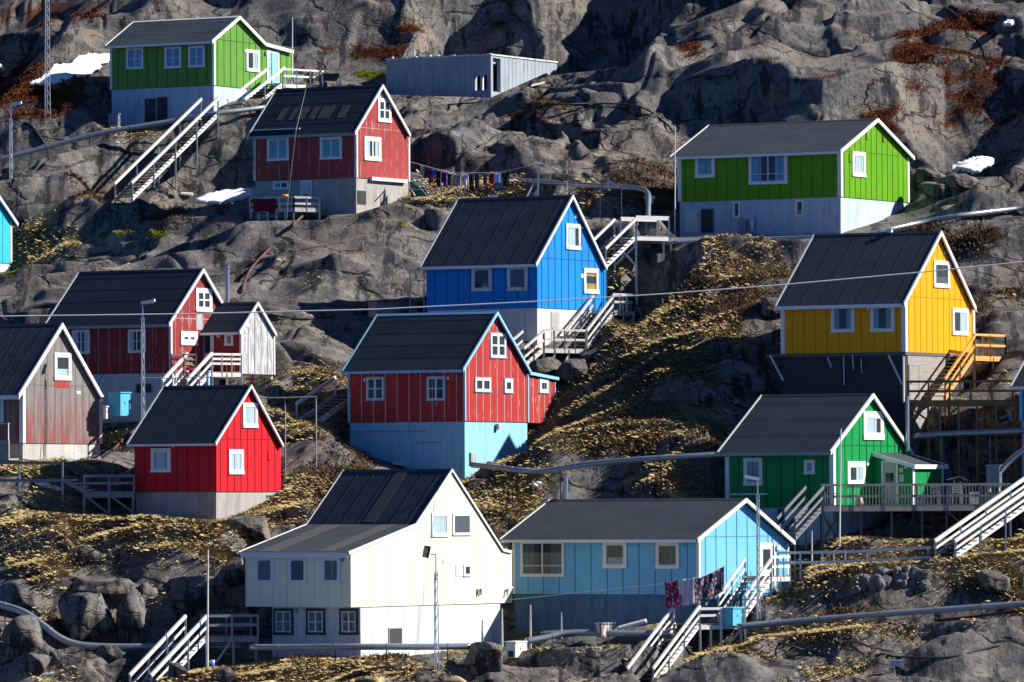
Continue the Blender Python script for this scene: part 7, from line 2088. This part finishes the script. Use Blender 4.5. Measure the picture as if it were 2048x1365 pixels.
for k, (lab, cx, by, w_, h_) in enumerate([
    ('big rounded grey boulder under the curve of the lower left pipe', 38, 1312, 105, 80),
    ('broad mossy boulder behind the outboard motor', 55, 1352, 90, 50),
    ('upright grey boulder right of the outboard motor', 76, 1340, 48, 62),
    ('small round stone left of the twin boulders under the pipe', 56, 1318, 26, 26),
    ('left of the twin grey boulders below the lower left pipe', 102, 1328, 36, 36),
    ('right of the twin grey boulders below the lower left pipe', 122, 1340, 46, 32),
    ('wide low boulder just under the straight part of the lower left pipe', 218, 1318, 64, 30),
    ('tall weathered boulder with dark cracks above the lower left pipe', 258, 1285, 80, 100),
    ('dark lichen-covered boulder left of the tall weathered boulder', 172, 1290, 110, 110),
    ('flat-topped slab boulder upslope of the tall weathered boulder', 190, 1202, 170, 52),
    ('angular pale-edged boulder at the right end of the flat slab boulder', 282, 1222, 60, 62),
    ('largest dark boulder left of the cream house', 385, 1238, 130, 105),
    ('grey boulder right behind the flagpole left of the cream house', 462, 1185, 90, 80),
    ('rounded boulder with shrubs at the far left above the pipe', 40, 1232, 120, 75),
    ('low grey rock in straw grass below the small bright red house', 160, 1125, 80, 34),
    ('knobbly pinkish rock at the right corner of the small bright red house base', 500, 1088, 110, 60),
    ('dark grey egg-shaped boulder right of the bucket', 448, 1366, 56, 34),
    ('reddish boulder behind the foot of the bottom left stairs', 352, 1362, 44, 40),
    ('large pale boulder left of the white discarded cabinet', 968, 1356, 92, 88),
    ('flat stone between the pale boulder and the white cabinet', 1000, 1318, 40, 26),
    ('rounded boulder at the base corner of the blue-trimmed red house', 982, 962, 64, 40),
    ('grey stone leaning on the sky-blue basement corner pipe', 965, 982, 56, 24),
    ('great rounded boulder under the blue house landing', 1150, 772, 72, 58),
    ('grey boulder left under the blue house landing steps', 1092, 775, 80, 66),
    ('small boulder right of the great rounded boulder under the landing', 1185, 728, 50, 36),
    ('pale rock behind the high landing of the blue house stairs', 1255, 660, 60, 66),
    ('dark half-buried rock in brown grass right of the red store room', 1190, 790, 62, 30),
    ('low flat stone in the straw below the blue house shrubs', 1235, 760, 60, 22),
    ('grey rock among heather left of the yellow house timber base', 1478, 790, 120, 70),
    ('small rock left of the grey heather rock', 1400, 815, 70, 46),
    ('stacked grey rock below the yellow roof edge', 1545, 640, 60, 50),
    ('flat grey stone in heather halfway to the yellow house', 1440, 710, 90, 26),
    ('dark rock at the fence corner of the upper clothesline pipe', 1880, 400, 80, 46),
    ('grey block on the slope right of the grass-green house', 1860, 375, 90, 44),
    ('long boulder below the small right edge snow patch', 1925, 385, 100, 40),
    ('rough boulder in straw at the top of the right bank', 1990, 1190, 90, 50),
]):
    boulder(lab, cx, by, w_, h_, k, Y=338.2 if 'high landing' in lab else None)
# dry stone heap on the right bank and rubble under the long pipe
rr = random.Random(5)
base_st = [boulder_mesh('stone', 40 + k, 2, 8, .3) for k in range(4)]
for m_ in base_st: m_.materials[0] = M['stone']; m_.polygons.foreach_set('use_smooth', [False] * len(m_.polygons))
def stones(n, x0, x1, yf, grp, lab, r0, r1):
    for i in range(n):
        px = rr.uniform(x0, x1); t = (px - x0) / (x1 - x0)
        py = yf(t) + rr.uniform(-20, 6)
        g = hit(px, max(py, yf(t) - 6)); lift = max(0, (yf(t) - 6 - py)) / 42
        o = bpy.data.objects.new('stone', base_st[i % 4]); COL.objects.link(o)
        s_ = rr.uniform(r0, r1); o.scale = (s_, s_ * rr.uniform(.7, 1), s_ * rr.uniform(.6, .9)); o.rotation_euler = (rr.uniform(0,6), rr.uniform(0,6), rr.uniform(0,6))
        o.location = (g.x, g.y - .05 + lift * .25, g.z + s_ * .55 + lift * .9)
        tag(o, lab, 'stone', grp)
stones(64, 1705, 1855, lambda t: 1190 - 16 * t - 14 * math.sin(t * 3.1), 'dark stones of the heap on the right bank', 'dark angular stone in the heap on the grassy right bank', .20, .40)
stones(26, 1505, 1640, lambda t: 1268 - 8 * t, 'stones under the long pipe', 'grey stone of the rubble row under the long lower right pipe', .10, .2)

def blades(name, mask, n, per, h0, h1, wd, lean, mat, spread=.16, down=.25, seed=1, vz=1.0):
    rg = np.random.default_rng(seed)
    ok = (XX > -33) & (XX < 33) & (YY > 284.5) & (YY < 392) & (PX > -40) & (PX < 2090) & (PY > -30) & (PY < 1400)
    wgt_ = np.where(ok & (mask > .42), np.clip(mask, 0, 1), 0)
    # cells are denser on the dense grid; weight by cell area only inside it
    p = wgt_.ravel(); p = p / p.sum()
    idx = rg.choice(p.size, n, p=p)
    x0 = XX.ravel()[idx] + rg.uniform(-.06, .06, n); y0 = YY.ravel()[idx] + rg.uniform(-.07, .07, n)
    size = (.55 + .9 * vnoise(x0 / 1.1, y0 / 1.1, 5)) * (.7 + .6 * rg.random(n))
    tint_t = np.clip(vnoise(x0 / .8, y0 / .8, 15) * .7 + rg.random(n) * .4 - .05, 0, 1)
    X = np.repeat(x0, per) + rg.normal(0, spread, n * per); Y = np.repeat(y0, per) + rg.normal(0, spread, n * per)
    Z = samp(ZF, X, Y) - .02
    hh = np.repeat(size, per) * rg.uniform(h0, h1, n * per)
    a = rg.uniform(0, 2 * np.pi, n * per); ln = rg.uniform(.2, 1.0, n * per) * lean
    comm = np.repeat(rg.uniform(-.6, .6, n), per)
    lx = np.cos(a) * ln * hh + comm * lean * hh * .5; ly = np.sin(a) * ln * hh - down * hh
    b = rg.uniform(0, np.pi, n * per); wx_ = np.cos(b) * wd * .5; wy_ = np.sin(b) * wd * .25
    V = np.empty((n * per, 4, 3), np.float32)
    V[:, 0] = np.stack([X - wx_, Y - wy_, Z], -1); V[:, 1] = np.stack([X + wx_, Y + wy_, Z], -1)
    V[:, 2] = np.stack([X + lx * .4 + wx_ * .8, Y + ly * .4 + wy_ * .8, Z + hh * .62 * vz], -1)
    V[:, 3] = np.stack([X + lx, Y + ly, Z + hh * vz * np.sqrt(np.clip(1 - np.minimum(ln, .9) ** 2, .2, 1))], -1)
    F = np.arange(n * per)[:, None] * 4 + np.array([[0, 1, 2, 0, 2, 3]])
    me = bpy.data.meshes.new(name)
    me.vertices.add(V.shape[0] * 4); me.vertices.foreach_set('co', V.ravel())
    me.loops.add(F.size); me.loops.foreach_set('vertex_index', F.ravel().astype(np.int32))
    me.polygons.add(F.size // 3); me.polygons.foreach_set('loop_start', (np.arange(F.size // 3) * 3).astype(np.int32))
    me.update(calc_edges=True)
    at_ = me.attributes.new('tint', 'FLOAT', 'POINT')
    tv = np.repeat(np.clip(np.repeat(tint_t, per) + rg.normal(0, .16, n * per), 0, 1), 4)
    at_.data.foreach_set('value', tv.astype(np.float32))
    me.materials.append(mat)
    o = bpy.data.objects.new(name, me); COL.objects.link(o); o['kind'] = 'stuff'
    return o
def blade_mat(name, stops):
    m, nt, b = new_mat(name)
    a = nt.nodes.new("ShaderNodeAttribute"); a.attribute_name = 'tint'
    r = nt.nodes.new("ShaderNodeValToRGB")
    e = r.color_ramp.elements; e[0].position = stops[0][0]; e[0].color = (*stops[0][1], 1); e[1].position = stops[-1][0]; e[1].color = (*stops[-1][1], 1)
    for p_, c_ in stops[1:-1]:
        q = e.new(p_); q.color = (*c_, 1)
    nt.links.new(a.outputs['Fac'], r.inputs[0]); nt.links.new(r.outputs[0], b.inputs['Base Color'])
    b.inputs['Roughness'].default_value = .9; b.inputs['Specular IOR Level'].default_value = .05
    ge = nt.nodes.new("ShaderNodeNewGeometry"); vm = nt.nodes.new("ShaderNodeVectorMath"); vm.operation = 'MULTIPLY_ADD'   # a sward shades as one soft surface
    nt.links.new(ge.outputs['Normal'], vm.inputs[0]); vm.inputs[1].default_value = (.35, .35, .35); vm.inputs[2].default_value = (0.12, -.25, .9)
    vn = nt.nodes.new("ShaderNodeVectorMath"); vn.operation = 'NORMALIZE'; nt.links.new(vm.outputs[0], vn.inputs[0]); nt.links.new(vn.outputs[0], b.inputs['Normal'])
    return m
gm = blade_mat('dry_grass_blades', [(0, (.28, .20, .09)), (.4, (.42, .31, .15)), (.8, (.54, .42, .21)), (1, (.64, .52, .30))])
hm = blade_mat('heath_twigs', [(0, (.06, .038, .026)), (.4, (.11, .068, .042)), (.75, (.17, .105, .06)), (1, (.25, .165, .085))])
rm = blade_mat('rust_heath', [(0, (.04, .012, .008)), (.5, (.13, .035, .015)), (1, (.26, .10, .035))])
mm_ = blade_mat('moss_blades', [(0, (.05, .07, .01)), (.5, (.14, .17, .015)), (1, (.36, .32, .03))])
tag(blades('dry_grass', G_STRAW, 80000, 5, .16, .42, .011, 1.0, gm, spread=.30, down=.7, vz=.42, seed=2), 'dry golden grass in tufts between the rocks', 'grass')
tag(blades('heath_shrubs', G_HEATH, 40000, 5, .08, .26, .011, .75, hm, spread=.26, down=.05, seed=3), 'brown leafless heath and dwarf willow scrub on the slope', 'shrubs')
tag(blades('rust_heath', G_RUST, 30000, 4, .07, .2, .014, .8, rm, spread=.22, down=.1, seed=4), 'rust-red low heath on the upper rocks', 'heath')
tag(blades('moss', G_MOSS, 6000, 8, .06, .14, .016, .8, mm_, spread=.12, seed=5), 'yellow-green moss and grass patches', 'moss')
